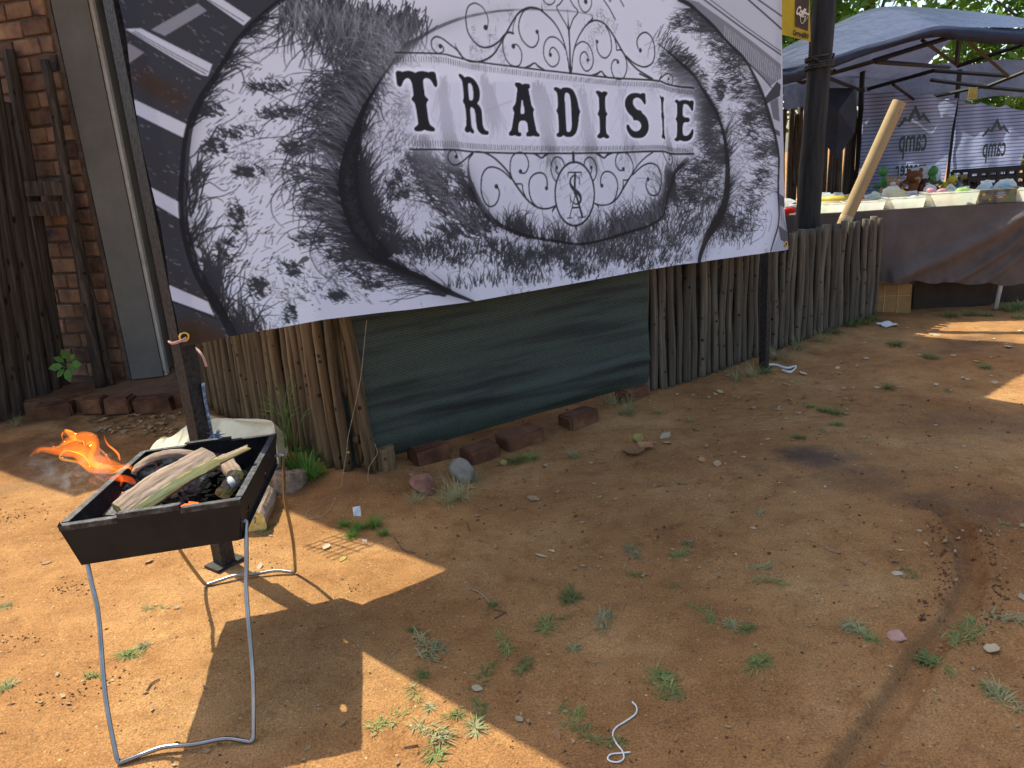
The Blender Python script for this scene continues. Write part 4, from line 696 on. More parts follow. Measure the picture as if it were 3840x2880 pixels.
def make_fence(name, A, B, spacing, mat, nvar, hfun, label, seed, zfun=lambda t: 0.0, r=0.031):
    rg = random.Random(seed); f = empty(name, (A[0], A[1], 0)); tag(f, label, 'fence')
    L = float(np.linalg.norm(B - A)); e = (B - A) / L; nrm = np.array([e[1], -e[0]]); V = [pole_variant(seed * 50 + k, 1.0, r, mat) for k in range(nvar)]
    s = 0.0
    while s < L:
        t = s / L; p = e * s + nrm * rg.uniform(-0.008, 0.008); o = link('pole', V[rg.randrange(nvar)], f)
        k = rg.uniform(0.74, 1.14); h = hfun(t) + rg.uniform(-0.018, 0.018); zb = zfun(t) + rg.uniform(-0.02, 0.015)
        o.location = (p[0], p[1], zb); o.scale = (k, k, h - zb); lean_ = rg.gauss(0, 0.009)
        o.rotation_euler = (rg.gauss(0, 0.010), lean_, math.atan2(e[1], e[0]) + rg.uniform(-0.4, 0.4))
        s += spacing * (0.55 + 0.45 * k) * rg.uniform(0.96, 1.12)
    for z in (0.22, 0.72):
        m = wob_tube(tuple(-nrm * 0.062 + np.array([0, 0]) ) + (z,), tuple(e * L - nrm * 0.062) + (z,), 0.028, 0.025, seed + int(z * 10)); m.build('rail', mat, f, True)
    return f, e, nrm, L
# shade-cloth of the enclosure
def net_mat(name, base, dark, alpha=0.0):
    m, n, l, b = new_mat(name); tc = n.new('ShaderNodeTexCoord')
    wv = n.new('ShaderNodeTexWave'); wv.bands_direction = 'Z'; wv.inputs['Scale'].default_value = 38.0; wv.inputs['Distortion'].default_value = 1.2; wv.inputs['Detail'].default_value = 2; l.new(tc.outputs['Object'], wv.inputs[0])
    mp = n.new('ShaderNodeMapping'); mp.inputs['Scale'].default_value = (60, 60, 14); l.new(tc.outputs['Object'], mp.inputs[0])
    nz = n.new('ShaderNodeTexNoise'); nz.inputs['Scale'].default_value = 3.0; nz.inputs['Detail'].default_value = 4; l.new(mp.outputs[0], nz.inputs[0])
    mu = n.new('ShaderNodeMath'); mu.operation = 'MULTIPLY'; l.new(wv.outputs['Fac'], mu.inputs[0]); l.new(nz.outputs['Fac'], mu.inputs[1])
    r = ramp(n, [(0.05, dark), (0.42, base)]); l.new(mu.outputs[0], r.inputs[0])
    mp2 = n.new('ShaderNodeMapping'); mp2.inputs['Scale'].default_value = (1.1, 1.1, 17); l.new(tc.outputs['Object'], mp2.inputs[0]); n3 = n.new('ShaderNodeTexNoise'); n3.inputs['Scale'].default_value = 1.0; n3.inputs['Detail'].default_value = 5; l.new(mp2.outputs[0], n3.inputs[0])
    rs = ramp(n, [(0.36, (0.35, 0.35, 0.35)), (0.5, (1, 1, 1)), (0.72, (1.25, 1.25, 1.25))]); l.new(n3.outputs['Fac'], rs.inputs[0]); mz = n.new('ShaderNodeMix'); mz.data_type = 'RGBA'; mz.blend_type = 'MULTIPLY'; mz.inputs[0].default_value = 1.0; l.new(r.outputs[0], mz.inputs[6]); l.new(rs.outputs[0], mz.inputs[7]); l.new(mz.outputs[2], b.inputs['Base Color']); b.inputs['Roughness'].default_value = 0.7
    bp = n.new('ShaderNodeBump'); bp.inputs['Strength'].default_value = 0.5; bp.inputs['Distance'].default_value = 0.004; l.new(mu.outputs[0], bp.inputs['Height']); l.new(bp.outputs[0], b.inputs['Normal'])
    return m
M['net'] = net_mat('green_shade_cloth', (0.058, 0.080, 0.058), (0.008, 0.012, 0.009))
M['net_brown'] = net_mat('brown_shade_cloth', (0.06, 0.055, 0.034), (0.010, 0.009, 0.006))
fl_, feL, fnL, fLL = make_fence('pole_fence', FENCE_L[0], FENCE_L[1], 0.072, M['pole_brown'], 8, lambda t: 0.97, 'short brown pole fence running from the house step to the net panel', 31, lambda t: 0.06, 0.029)
fr_, feR, fnR, fRL = make_fence('pole_fence', FENCE_R[0], FENCE_R[1], 0.079, M['pole_grey'], 10, lambda t: 0.90 - 0.03 * t, 'long grey weathered pole fence under the right half of the banner', 32, lambda t: 0.02, 0.029)
def cloth(A, B, z0, z1, nx, nz, amp, seed, off=0.0, sag=None):
    e = (B - A); L = np.linalg.norm(e); e = e / L; nr = np.array([e[1], -e[0]]); P = np.zeros((nz + 1, nx + 1, 3))
    for i in range(nz + 1):
        for j in range(nx + 1):
            s = L * j / nx; lo = z0 if sag is None else sag(j / nx); z = lo + (z1 - lo) * i / nz
            d = off + amp * (fbm(np.array([s * 3.0]), np.array([z * 3.0]), 3, seed)[0] - 0.5) * 2
            P[i, j] = (e[0] * s + nr[0] * d, e[1] * s + nr[1] * d, z)
    return P
for f_, A, B, zt in ((fl_, FENCE_L[0], FENCE_L[1], 0.95), (fr_, FENCE_R[0], FENCE_R[1], 0.86)):
    g_ = MB(); g_.grid(cloth(A, B, 0.03, zt, 24, 6, 0.006, 3, -0.045)); g_.build('shade_cloth', M['net'], f_, True)
# net-covered gate panel between the two fences
gate = empty('net_gate', (NET[0][0], NET[0][1], 0)); tag(gate, 'dark green shade net panel stretched between the pole fences under the banner', 'net panel')
ne = (NET[1] - NET[0]) / np.linalg.norm(NET[1] - NET[0]); nn_ = np.array([ne[1], -ne[0]]); NL = float(np.linalg.norm(NET[1] - NET[0]))
P = cloth(NET[0], NET[1], 0.12, 1.0, 60, 40, 0.012, 9, 0.02, lambda t: 0.075 + 0.045 * t)
for i in range(P.shape[0]):
    for j in range(P.shape[1]):
        s = j / 60.0; z = P[i, j, 2]; ridge = 0.016 * math.exp(-((z - (0.30 - 0.02 * s + 0.015 * math.sin(s * 9))) / 0.016) ** 2) + 0.020 * math.exp(-((z - (0.84 + 0.10 * s * s)) / 0.03) ** 2) - 0.02 * max(0, 1 - (z - 0.12) / 0.05)
        P[i, j, 0] += nn_[0] * ridge; P[i, j, 1] += nn_[1] * ridge
g_ = MB(); g_.grid(P); g_.build('lower_net', M['net'], gate, True)
g_ = MB(); g_.grid(cloth(NET[0], NET[1], 0.80, 1.75, 40, 20, 0.010, 12, -0.015)); g_.build('upper_net', M['net_brown'], gate, True)
def nlink(s, off, z): return (ne[0] * s + nn_[0] * off, ne[1] * s + nn_[1] * off, z)
for z in (0.16, 0.62, 1.2): wob_tube(nlink(0, -0.045, z), nlink(NL, -0.045, z), 0.02, 0.018, 70 + int(z * 9), wob=0.006).build('rail', M['pole_dark'], gate, True)
V3 = [pole_variant(900 + k, 1.0, 0.030, M['pole_brown'], 0.012) for k in range(2)]
for (s, off, zb, h, lean_) in ((0.02, 0.05, 0.06, 1.05, -0.045), (0.03, -0.04, 0.0, 1.7, -0.03)):
    o = link('pole', V3[0 if off > 0 else 1], gate); o.location = nlink(s, off, zb); o.scale = (1.0, 1.0, h); o.rotation_euler = (0, lean_, math.atan2(ne[1], ne[0]))
st = MB(); q = ground_at(1440, 1800); 
stump = wob_tube((q[0], q[1] + 0.06, -0.03), (q[0], q[1] + 0.06, 0.16), 0.065, 0.06, 6, wob=0.0).build('stump', M['pole_brown'], None, True)
tag(stump, 'short round wooden stump under the left end of the green net', 'stump')
# screws in the two end poles
for px, py in ((1306, 1697), (1375, 1695)):
    q = wall_at(px, py, FENCE_L[1] + np.array([-0.02, -0.06]), NET[0] + np.array([0.04, -0.03])); s = MB(); s.tube([(q[0], q[1] + 0.008, q[2]), (q[0] + 0.0015, q[1] - 0.006, q[2])], 0.006, 8); tag(s.build('screw', M['brass'], None, True), 'screw head in the %s end pole beside the green net' % ('outer' if px < 1340 else 'inner'), 'screw')
# steel uprights that carry the banner
def steel_post(px, py, label, w, zt, rot):
    q = ground_at(px, py); p = empty('steel_post', (q[0], q[1], 0), rot); tag(p, label, 'post')
    m = MB(); m.box((0, 0, zt / 2 + 0.005), (w, w, zt)); m.build('tube', M['steel_dark'], p)
    m = MB(); m.box((0, 0, 0.012), (w * 2.1, w * 1.5, 0.012)); m.build('base_plate', M['steel_dark'], p); return p
PL = steel_post(845, 2118, 'dark steel post holding the left end of the banner, beside the braai', 0.062, 3.75, 0.95)
PR = steel_post(2864, 1388, 'dark steel post in front of the grey pole fence, right end of the banner', 0.050, 3.75, 0.75)
top = MB(); top.tube([banner_point(-0.02, 2.93, 0.0), banner_point(3.85, 2.93, 0.0)], 0.02, 8); tag(top.build('top_rail', M['steel_dark'], None, True), 'steel rail along the top of the banner', 'rail')
# ties at the banner corners
rag = MB(); u, v = rectify((672, 1262)); u = float(u); v = float(v)
pts = [banner_point(u + 0.012, v, 0.05), banner_point(u - 0.012, v - 0.008, 0.052), banner_point(u - 0.035, v - 0.015, 0.03), banner_point(u - 0.03, v - 0.02, -0.03), banner_point(u + 0.05, v - 0.055, -0.045), banner_point(u + 0.072, v - 0.09, -0.01), banner_point(u + 0.078, v - 0.135, 0.0)]
rag.tube(catmull(pts, 6), 0.0055, 8, True, 0.3, (0, 0, 1)); tag(rag.build('cloth_tie', M['pink_cloth'], None, True), 'pink cloth strip tying the lower left banner eyelet to the post', 'tie')
rope = MB(); q = ground_at(845, 2118)
pts = [(q[0] + 0.05, q[1] - 0.005, 0.79), (q[0] + 0.045, q[1], 0.70), (q[0] + 0.042, q[1] + 0.01, 0.58), (q[0] + 0.04, q[1] + 0.02, 0.46), (q[0] + 0.045, q[1], 0.40)]
rope.tube(catmull(pts, 6), 0.007, 6)
kv = wall_at(806, 1640, (q[0], q[1] - 0.05), (q[0] + 1, q[1] - 0.05)); kq = Vector(tuple(kv))
for k in range(60):
    d = Vector((random.gauss(0.6, 0.5), random.gauss(-0.2, 0.6), random.gauss(0.35, 0.5))).normalized() * random.uniform(0.02, 0.045)
    rope.tube([kq, kq + d * 0.6 + Vector((0, 0, 0.004)), kq + d], [0.0022, 0.0015, 0.0006], 3)
rope.tube([kq + Vector((-0.03, 0.01, -0.02)), kq, kq + Vector((0.01, -0.01, 0.01))], [0.012, 0.016, 0.01], 7)
tag(rope.build('rope', M['rope_blue'], None, True), 'frayed blue and white rope knotted to the left steel post', 'rope')
# bricks and stones under the net
for k, (px, py, s, rz, mat, lab) in enumerate(((1620, 1760, (0.20, 0.14, 0.13), 0.5, 'brick_clay', 'clay brick under the net just left of the pale stone'), (1815, 1742, (0.19, 0.13, 0.115), 0.55, 'brick_clay', 'clay brick under the net just right of the pale stone'),
        (1965, 1690, (0.25, 0.14, 0.12), 0.62, 'brick_clay', 'largest clay brick under the middle of the net'), (2190, 1612, (0.22, 0.13, 0.12), 0.60, 'brick_clay', 'clay brick under the net behind the tall wispy grass'), (2395, 1528, (0.20, 0.13, 0.11), 0.62, 'brick_clay', 'last clay brick at the right end of the net'))):
    q = ground_at(px, py); o = link('loose_brick', rough_brick(s, 80 + k, M[mat], 0.010, 0.005)); o.location = (q[0] - 0.02, q[1] + 0.09, gz(q[0], q[1] + 0.09) + s[2] / 2 - 0.045); o.rotation_euler = (random.uniform(-0.05, 0.05), random.uniform(-0.05, 0.05), rz); tag(o, lab, 'brick', 'bricks under the net')
def stone(name, px, py, s, mat, label, seed, sub=3, amp=0.16, flat=False):
    bm = bmesh.new(); bmesh.ops.create_icosphere(bm, subdivisions=sub, radius=1.0); rg = random.Random(seed); K = [(Vector((rg.gauss(0, 1), rg.gauss(0, 1), rg.gauss(0, 1))).normalized(), rg.uniform(0.62, 0.9)) for _ in range(9)]
    for v in bm.verts:
        for (d, c) in K:
            h = v.co.dot(d)
            if h > c: v.co -= d * (h - c) * 0.97
        v.co *= 1 + rg.uniform(-amp, amp) * 0.15 + 0.07 * math.sin(v.co.x * 4 + seed) * math.cos(v.co.z * 5 + seed) + 0.05 * math.sin(v.co.y * 9 + v.co.z * 7)
        v.co = Vector((v.co.x * s[0], v.co.y * s[1], v.co.z * s[2]))
    me = bpy.data.meshes.new(name); bm.to_mesh(me); bm.free(); me.materials.append(mat)
    if not flat: me.shade_smooth()
    q = ground_at(px, py); o = link(name, me); o.location = (q[0], q[1] + s[1] * 0.5, gz(q[0], q[1]) + s[2] * 0.55); o.rotation_euler = (rg.uniform(-0.3, 0.3), rg.uniform(-0.3, 0.3), rg.uniform(0, 6)); return tag(o, label, 'stone')
stone('stone', 1730, 1800, (0.075, 0.055, 0.070), M['stone_pale'], 'pale grey upright stone leaning under the green net', 4)
stone('stone', 1585, 1850, (0.085, 0.07, 0.065), M['stone_red'], 'angular dark red stone in front of the green net', 6, 2, 0.3, True)
stone('stone', 3372, 2405, (0.034, 0.030, 0.012), M['stone_pink'], 'flat pinkish stone beside the wheel rut', 9)
# wire mesh panel tied in the gap behind the banner
wm = MB(); a0 = np.array(bn(0.30, -0.95, 1.30)); 
for k in range(9): wm.tube([bn(0.22 + k * 0.06, -0.62, 1.02), bn(0.26 + k * 0.06, -0.62, 1.36)], 0.0035, 5)
for k in range(7): wm.tube([bn(0.20, -0.62, 1.03 + k * 0.05), bn(0.76, -0.62, 1.03 + k * 0.05)], 0.0035, 5)
tag(wm.build('wire_grid', M['rope_dark'], None), 'wire grid hanging behind the banner above the fence corner', 'wire grid')
# leaning pole screen in front of the brick pier
scr = empty('pole_screen', (-3.4, 5.4, 0)); tag(scr, 'row of rough grey poles standing against the brick pier', 'pole screen')
VS = [pole_variant(700 + k, 1.0, 0.056, M['pole_dark'], 0.012) for k in range(5)]
for k, (px, py, dx, dy, s) in enumerate(((-40, 1590, -230, 1330, 1.05), (16, 1575, -226, 1330, 1.0), (64, 1558, -222, 1330, 1.1), (115, 1536, -215, 1330, 0.95), (160, 1520, -212, 1330, 1.08), (206, 1502, -190, 1130, 0.92), (246, 1484, -222, 1310, 0.80))):
    q = ground_at(px, py); q1 = wall_at(px + dx, py - dy, q, q + np.array([1, 0.1, 0])); o = link('pole', VS[k % 5], scr); o.location = (q[0] + 3.4, q[1] - 5.4, -0.02); v_ = Vector(tuple(q1 - q)); o.scale = (s, s, v_.length); o.rotation_euler = v_.to_track_quat('Z', 'Y').to_euler()
for z in (1.42, 1.56):
    m = MB(); m.box((0.14, 0.30, z), (0.42, 0.03, 0.10), (0, 0.05, 0.15)); m.build('cross_board', M['pole_dark'], scr)
q = ground_at(385, 1450, 0.09); q1 = wall_at(163, 225, q, q + np.array([1, 0.08, 0]))
lp = wob_tube((q[0], q[1], 0.085), tuple(q1), 0.040, 0.032, 33, wob=0.010).build('leaning_pole', M['pole_dark'], None, True); tag(lp, 'long thin pole leaning against the brick pier next to the grey jamb', 'pole')
q = ground_at(405, 1448, 0.09); lp = wob_tube((q[0] + 0.02, q[1] + 0.04, 0.085), (q[0] - 0.03, q[1] + 0.08, 1.5), 0.028, 0.024, 34, wob=0.008).build('leaning_pole', M['pole_dark'], None, True); tag(lp, 'thinner dark pole just behind the long leaning pole at the pier', 'pole')
q = ground_at(330, 1395, 0.09); o = link('loose_brick', rough_brick((0.24, 0.09, 0.16), 95, M['brick_clay'])); o.location = (q[0] + 0.03, q[1] - 0.10, 0.26); o.rotation_euler = (0.05, 0.04, -0.25); tag(o, 'square block wedged between the poles at the foot of the pier', 'block')
# ------------------------------------------------------------------ the braai: steel tray on two bent-rod legs
BC = np.array([-1.095, 2.371]); BRZ = math.radians(10.3); BZ = 0.645; BW, BL, BD = 0.48, 0.70, 0.125
TRAY = [np.array(p) for p in ((-1.289, 1.965, 0.648), (-0.81, 2.065, 0.648), (-0.907, 2.774, 0.602), (-1.375, 2.68, 0.602))]   # rim corners; the tray slopes away a little
braai = empty('braai', (BC[0], BC[1], 0), BRZ); tag(braai, 'black steel tray braai on bent rod legs with wood burning in it', 'braai')
def bl(x, y, z): # local -> world
    a, b = x / BW + 0.5, y / BL + 0.5; p = (TRAY[0] * (1 - a) + TRAY[1] * a) * (1 - b) + (TRAY[3] * (1 - a) + TRAY[2] * a) * b
    return (p[0], p[1], p[2] + z - BZ)
def bloc(p):
    c, s = math.cos(-BRZ), math.sin(-BRZ); dx, dy = p[0] - BC[0], p[1] - BC[1]; return (dx * c - dy * s, dx * s + dy * c, p[2])
hw, hl_, tp = BW / 2, BL / 2, 0.035
def hole_panel(m, quad, holes, rad, thick):
    """quad: origin, u vec, v vec ; holes: (u,v) in metres; a plate with round holes"""
    O, U, V = [Vector(q) for q in quad]; Lu, Lv = U.length, V.length; u_, v_ = U / Lu, V / Lv; nrm = u_.cross(v_) * thick
    cuts = [0.0]
    for (hu, hv) in sorted(holes): cuts += [hu - rad * 1.5, hu + rad * 1.5]
    cuts.append(Lu)
    def quadf(a, b):
        for k in (0, 1):
            P = [O + u_ * x + v_ * y - nrm * k for x, y in ((a, 0), (b, 0), (b, Lv), (a, Lv))]; m.add(P, [(0, 1, 2, 3) if k == 0 else (3, 2, 1, 0)])
    for i in range(0, len(cuts) - 1):
        a, b = cuts[i], cuts[i + 1]
        if i % 2 == 0: quadf(a, b)
        else:
            hu, hv = sorted(holes)[i // 2]; N = 24; ring = []; sq = []
            for k in range(N):
                t = 2 * math.pi * k / N; dx, dy = math.cos(t), math.sin(t); ring.append((hu + rad * dx, hv + rad * dy))
                f = min(((b - hu) / dx if dx > 1e-6 else (a - hu) / dx if dx < -1e-6 else 9), ((Lv - hv) / dy if dy > 1e-6 else (0 - hv) / dy if dy < -1e-6 else 9)); sq.append((hu + f * dx, hv + f * dy))
            for kk in (0, 1):
                P = [O + u_ * x + v_ * y - nrm * kk for x, y in ring + sq]; F = [(k, N + k, N + (k + 1) % N, (k + 1) % N) for k in range(N)]
                # corners of the square
                m.add(P, [f if kk == 0 else f[::-1] for f in F])
            for cx, cy in ((a, 0), (b, 0), (b, Lv), (a, Lv)):
                near = sorted(range(N), key=lambda k: (sq[k][0] - cx) ** 2 + (sq[k][1] - cy) ** 2)[:2]
                for kk in (0, 1): m.add([O + u_ * x + v_ * y - nrm * kk for x, y in (sq[near[0]], sq[near[1]], (cx, cy))], [(0, 1, 2)])
zb = BZ - BD
ins = M['soot']; out = M['steel_black']
def wall(name, p0, p1, q0, q1, holes=()):
    m = MB()
    if holes: hole_panel(m, (p0, Vector(p1) - Vector(p0), Vector(q0) - Vector(p0)), holes, 0.019, 0.002)
    else:
        P = [Vector(p0), Vector(p1), Vector(q1), Vector(q0)]; nn = (P[1] - P[0]).cross(P[3] - P[0]).normalized() * 0.0025
        m.add(P + [p - nn for p in P], [(0, 1, 2, 3), (7, 6, 5, 4), (0, 4, 5, 1), (2, 6, 7, 3), (1, 5, 6, 2), (3, 7, 4, 0)])
    return m.build(name, out, braai)
# side walls lean in towards the floor
wall('side_wall', (-hw + tp, -hl_, zb), (hw - 0.024, -hl_, zb), (-hw, -hl_, BZ), (hw, -hl_, BZ))
wall('side_wall', (hw - 0.024, hl_, zb), (-hw + tp, hl_, zb), (hw, hl_, BZ), (-hw, hl_, BZ))
wall('side_wall', (hw - 0.024, -hl_, zb), (hw - 0.024, hl_, zb), (hw, -hl_, BZ), (hw, hl_, BZ), [(0.13, 0.042), (0.46, 0.042)])
wall('side_wall', (-hw + tp, hl_, zb), (-hw + tp, -hl_, zb), (-hw, hl_, BZ), (-hw, -hl_, BZ))
m = MB(); m.box((0.012, 0, zb + 0.0025), (BW - tp - 0.014, BL - 0.004, 0.003)); m.build('floor', ins, braai)
m = MB()  # inner lining faces carry the soot
m.add([(-hw + 0.004, -hl_ + 0.003, BZ - 0.004), (hw - 0.004, -hl_ + 0.003, BZ - 0.004), (hw - 0.016, -hl_ + 0.003, zb + 0.005), (-hw + tp + 0.004, -hl_ + 0.003, zb + 0.005)], [(0, 1, 2, 3)])
m.add([(-hw + 0.004, hl_ - 0.004, BZ - 0.004), (hw - 0.004, hl_ - 0.004, BZ - 0.004), (hw - 0.016, hl_ - 0.004, zb + 0.005), (-hw + tp + 0.004, hl_ - 0.004, zb + 0.005)], [(3, 2, 1, 0)])
m.add([(-hw + 0.004, -hl_ + 0.004, BZ - 0.004), (-hw + 0.004, hl_ - 0.004, BZ - 0.004), (-hw + tp + 0.004, hl_ - 0.004, zb + 0.005), (-hw + tp + 0.004, -hl_ + 0.004, zb + 0.005)], [(3, 2, 1, 0)])
m.build('inner_lining', ins, braai)
def lip(x0, x1, y, z, side, w=0.022):     # flange folded inwards along a short side
    m = MB(); m.box(((x0 + x1) / 2, y + side * w / 2, z), (x1 - x0, w, 0.003)); m.box(((x0 + x1) / 2, y, z - 0.007), (x1 - x0, 0.003, 0.015)); m.build('rim_flange', M['rim_steel'], braai)
for y, sd in ((-hl_, 1), (hl_, -1)):
    lip(-hw + 0.002, -hw + 0.150, y, BZ + 0.001, sd); lip(-hw + 0.152, hw - 0.165, y, BZ + 0.012, sd); lip(hw - 0.163, hw - 0.002, y, BZ + 0.001, sd)
for x, sd in ((-hw, 1), (hw, -1)):
    m = MB(); m.box((x + sd * 0.009, 0, BZ + 0.0035), (0.020, BL - 0.05, 0.003)); m.build('rim_flange', M['rim_steel'], braai)
m = MB(); m.add([(-hw - 0.002, -hl_ - 0.001, BZ), (-hw + 0.012, -hl_ + 0.002, BZ), (-hw + 0.006, -hl_ + 0.004, BZ + 0.014)], [(0, 1, 2)]); m.build('corner_tab', M['steel_black'], braai)
for ob in braai.children:                     # set the flat-packed tray into its real stance
    for v in ob.data.vertices: v.co = Vector(bloc(bl(*v.co)))
pl_ = MB(); q_ = [bloc(ground_at(*p, z=0.585)) for p in ((385, 1931), (430, 1931), (520, 1841), (509, 1820), (452, 1852))]; pl_.add(list(q_) + [(x, y, z - 0.004) for x, y, z in q_], [(0, 1, 2, 3, 4), (9, 8, 7, 6, 5)]); pl_.build('baffle_plate', M['rim_steel'], braai)
# legs
def gl(px, py, z=0.006):
    return bloc(ground_at(px, py, z))
nL, nR, fL, fR = gl(440, 2862), gl(952, 2782), gl(768, 2194), gl(1109, 2147)
def leg(a, b, ta, tb, kink):
    A0 = Vector(a); B0 = Vector(b); T0 = Vector(ta); T1 = Vector(tb)
    def side(T, F, sgn):
        mid = T.lerp(F, 0.36) + Vector((sgn * -0.007, kink * 0.008, 0)); return [T + Vector((-sgn * 0.03, 0, 0)), T, T.lerp(F, 0.04), T.lerp(F, 0.2) + Vector((sgn * -0.003, kink * 0.005, 0)), mid, T.lerp(F, 0.7) + Vector((sgn * 0.004, 0, 0)), T.lerp(F, 0.955), ]
    sL = side(T0, A0, -1); sR = side(T1, B0, 1)
    base = [A0 + (B0 - A0) * 0.015 + Vector((0, 0, 0.004)), A0 + (B0 - A0) * 0.05 + Vector((0, 0, 0.003)), A0.lerp(B0, 0.17) + Vector((0, 0.012, 0.006)), A0.lerp(B0, 0.33) + Vector((0, 0.022, 0.012)), A0.lerp(B0, 0.55) + Vector((0, 0.016, 0.010)), A0.lerp(B0, 0.78) + Vector((0, 0.02, 0.010)), A0.lerp(B0, 0.95) + Vector((0, 0.002, 0.004)), A0.lerp(B0, 0.985) + Vector((0, 0, 0.004))]
    pts = catmull([tuple(p) for p in sL + base + sR[::-1]], 6); m = MB(); m.tube(pts, 0.0066, 10); return m.build('leg', M['chrome'], braai, True)
def bb(x, y, z): return bloc(bl(x, y, z))
leg(nL, nR, bb(-hw + 0.020, -hl_ + 0.075, zb + 0.045), bb(hw - 0.004, -hl_ + 0.03, zb + 0.045), 1)
leg(fL, fR, bb(-hw + 0.012, hl_ - 0.16, zb + 0.05), bb(hw + 0.030, hl_ - 0.13, zb + 0.075), -1)
for x, y in ((-hw + 0.014, -hl_ + 0.075), (hw + 0.004, -hl_ + 0.03)):
    m = MB(); m.tube([bb(x - 0.02 * (1 if x < 0 else -1), y, zb + 0.045), bb(x + 0.016 * (-1 if x < 0 else 1), y, zb + 0.045)], 0.009, 10); m.build('leg_socket', M['chrome'], braai, True)

# ------------------------------------------------------------------ wood
def split_log(name, p0, p1, w, h, label, seed, bend=0.0, twist=0.0, edge_pale=True, roll=0.0, taper=0.85, rough=1.0, cat='log'):
    """a split billet along local X: bark over the top, pale split wood along the flank and ends"""
    p0 = Vector(p0); p1 = Vector(p1); d = p1 - p0; L = d.length; base = empty(name, tuple(p0))
    base.rotation_euler = (0, -math.atan2(d.z, math.hypot(d.x, d.y)), math.atan2(d.y, d.x)); N = 44; rg = random.Random(seed)
    prof = [(0.5, -0.3), (0.47, 0.08), (0.38, 0.24), (0.22, 0.38), (0.0, 0.46), (-0.20, 0.44), (-0.34, 0.37), (-0.44, 0.24), (-0.50, 0.0), (-0.47, -0.22), (-0.18, -0.44), (0.22, -0.46)]
    K = len(prof); V = np.zeros((N + 1, K, 3))
    for i in range(N + 1):
        s_ = i / N; sc = (1 + (taper - 1) * s_) * (1 + 0.04 * math.sin(s_ * 9 + seed)); a = roll + twist * s_; ca, sa = math.cos(a), math.sin(a)
        for k, (y, z) in enumerate(prof):
            q = fbm(np.array([s_ * 4 + seed]), np.array([k * 1.9]), 3, seed)[0] - 0.5; q2 = fbm(np.array([s_ * 26 + k * 5]), np.array([k * 2.3]), 2, seed + 3)[0] - 0.5
            y2 = y * (1 + rough * (q * 0.22 + q2 * 0.10)) * w * sc; z2 = z * (1 + rough * (q * 0.30 + q2 * 0.16)) * h * sc
            V[i, k] = (L * s_ + rough * 0.018 * q * (1 if i in (0, N) else 0), y2 * ca - z2 * sa, y2 * sa + z2 * ca + bend * (1 - (2 * s_ - 1) ** 2))
    Fb, Fp = [], []
    for i in range(N):
        for k in range(K):
            (Fp if (edge_pale and k in (6, 7)) else Fb).append((i * K + k, (i + 1) * K + k, (i + 1) * K + (k + 1) % K, i * K + (k + 1) % K))
    bark, pale = MB(), MB(); VV_ = [tuple(v) for v in V.reshape(-1, 3)]
    bark.add(VV_, Fb); pale.add(VV_, Fp + [tuple(range(K)), tuple(N * K + k for k in reversed(range(K)))])
    bark.build('bark', M['bark'], base, True); pale.build('split_face', M['split_wood'], base, True)
    return tag(base, label, cat)
def on_pan(px, py, z): q = ground_at(px, py, z); return tuple(q)
split_log('firewood', on_pan(455, 1925, 0.60), on_pan(790, 1712, 0.675), 0.115, 0.065, 'long split log with a pale yellow edge lying across the braai', 11, 0.012, 0.05, True, 0.30, 0.95)
split_log('firewood', on_pan(500, 1765, 0.62), on_pan(760, 1712, 0.64), 0.040, 0.022, 'arched strip of bark at the far left inside the braai', 12, 0.035, 0.3, False, 0.4, 0.7, 2.2)
split_log('firewood', on_pan(805, 1735, 0.655), on_pan(930, 1678, 0.685), 0.035, 0.028, 'thin pale stick pointing up at the far right of the braai', 13, 0.0, 0.0, True, 0.2, 0.7)
split_log('firewood', on_pan(840, 1725, 0.62), on_pan(885, 1785, 0.60), 0.06, 0.05, 'short brown wood chunk under the thin stick in the braai', 14, 0.0, 0.3, False, 0.1, 0.9)
split_log('firewood', on_pan(835, 1850, 0.575), on_pan(880, 1800, 0.59), 0.05, 0.05, 'small wood chunk with white ash near the right rim of the braai', 15, 0.0, 0.2, True, 0.5, 0.9)
a = MB(); q = on_pan(868, 1818, 0.60); a.tube([(q[0] - 0.012, q[1] + 0.02, q[2] + 0.012), (q[0] + 0.014, q[1] - 0.012, q[2])], 0.011, 10); tag(a.build('ash_roll', M['ash'], None, True), 'small white ash roll near the right rim inside the braai', 'ash')
# charcoal bed
cb = empty('charcoal_bed', bl(0, 0, zb + 0.01)); tag(cb, 'black charcoal lumps lying in the bottom of the braai', 'charcoal')
rg = random.Random(5); ch = MB()
for k in range(130):
    x = rg.uniform(-hw + 0.08, hw - 0.09); y = rg.uniform(-hl_ + 0.10, hl_ - 0.04); s = rg.uniform(0.015, 0.042); z = zb + 0.006 + s * 0.4 + 0.02 * math.exp(-((x - 0.02) / 0.12) ** 2) * rg.random()
    q = bl(x, y, z); p = bl(0, 0, zb + 0.01); ch.box((q[0] - p[0], q[1] - p[1], q[2] - p[2]), (s, s * rg.uniform(0.7, 1.3), s * rg.uniform(0.6, 1)), (rg.uniform(0, 3), rg.uniform(0, 3), rg.uniform(0, 3)), s * 0.15)
o = ch.build('charcoal_lumps', M['charcoal'], cb); o['kind'] = 'stuff'
em, n, l, b = new_mat('glowing_ember'); b.inputs['Base Color'].default_value = (0.05, 0.01, 0.005, 1); b.inputs['Emission Color'].default_value = (1, 0.10, 0.02, 1); b.inputs['Emission Strength'].default_value = 1.6
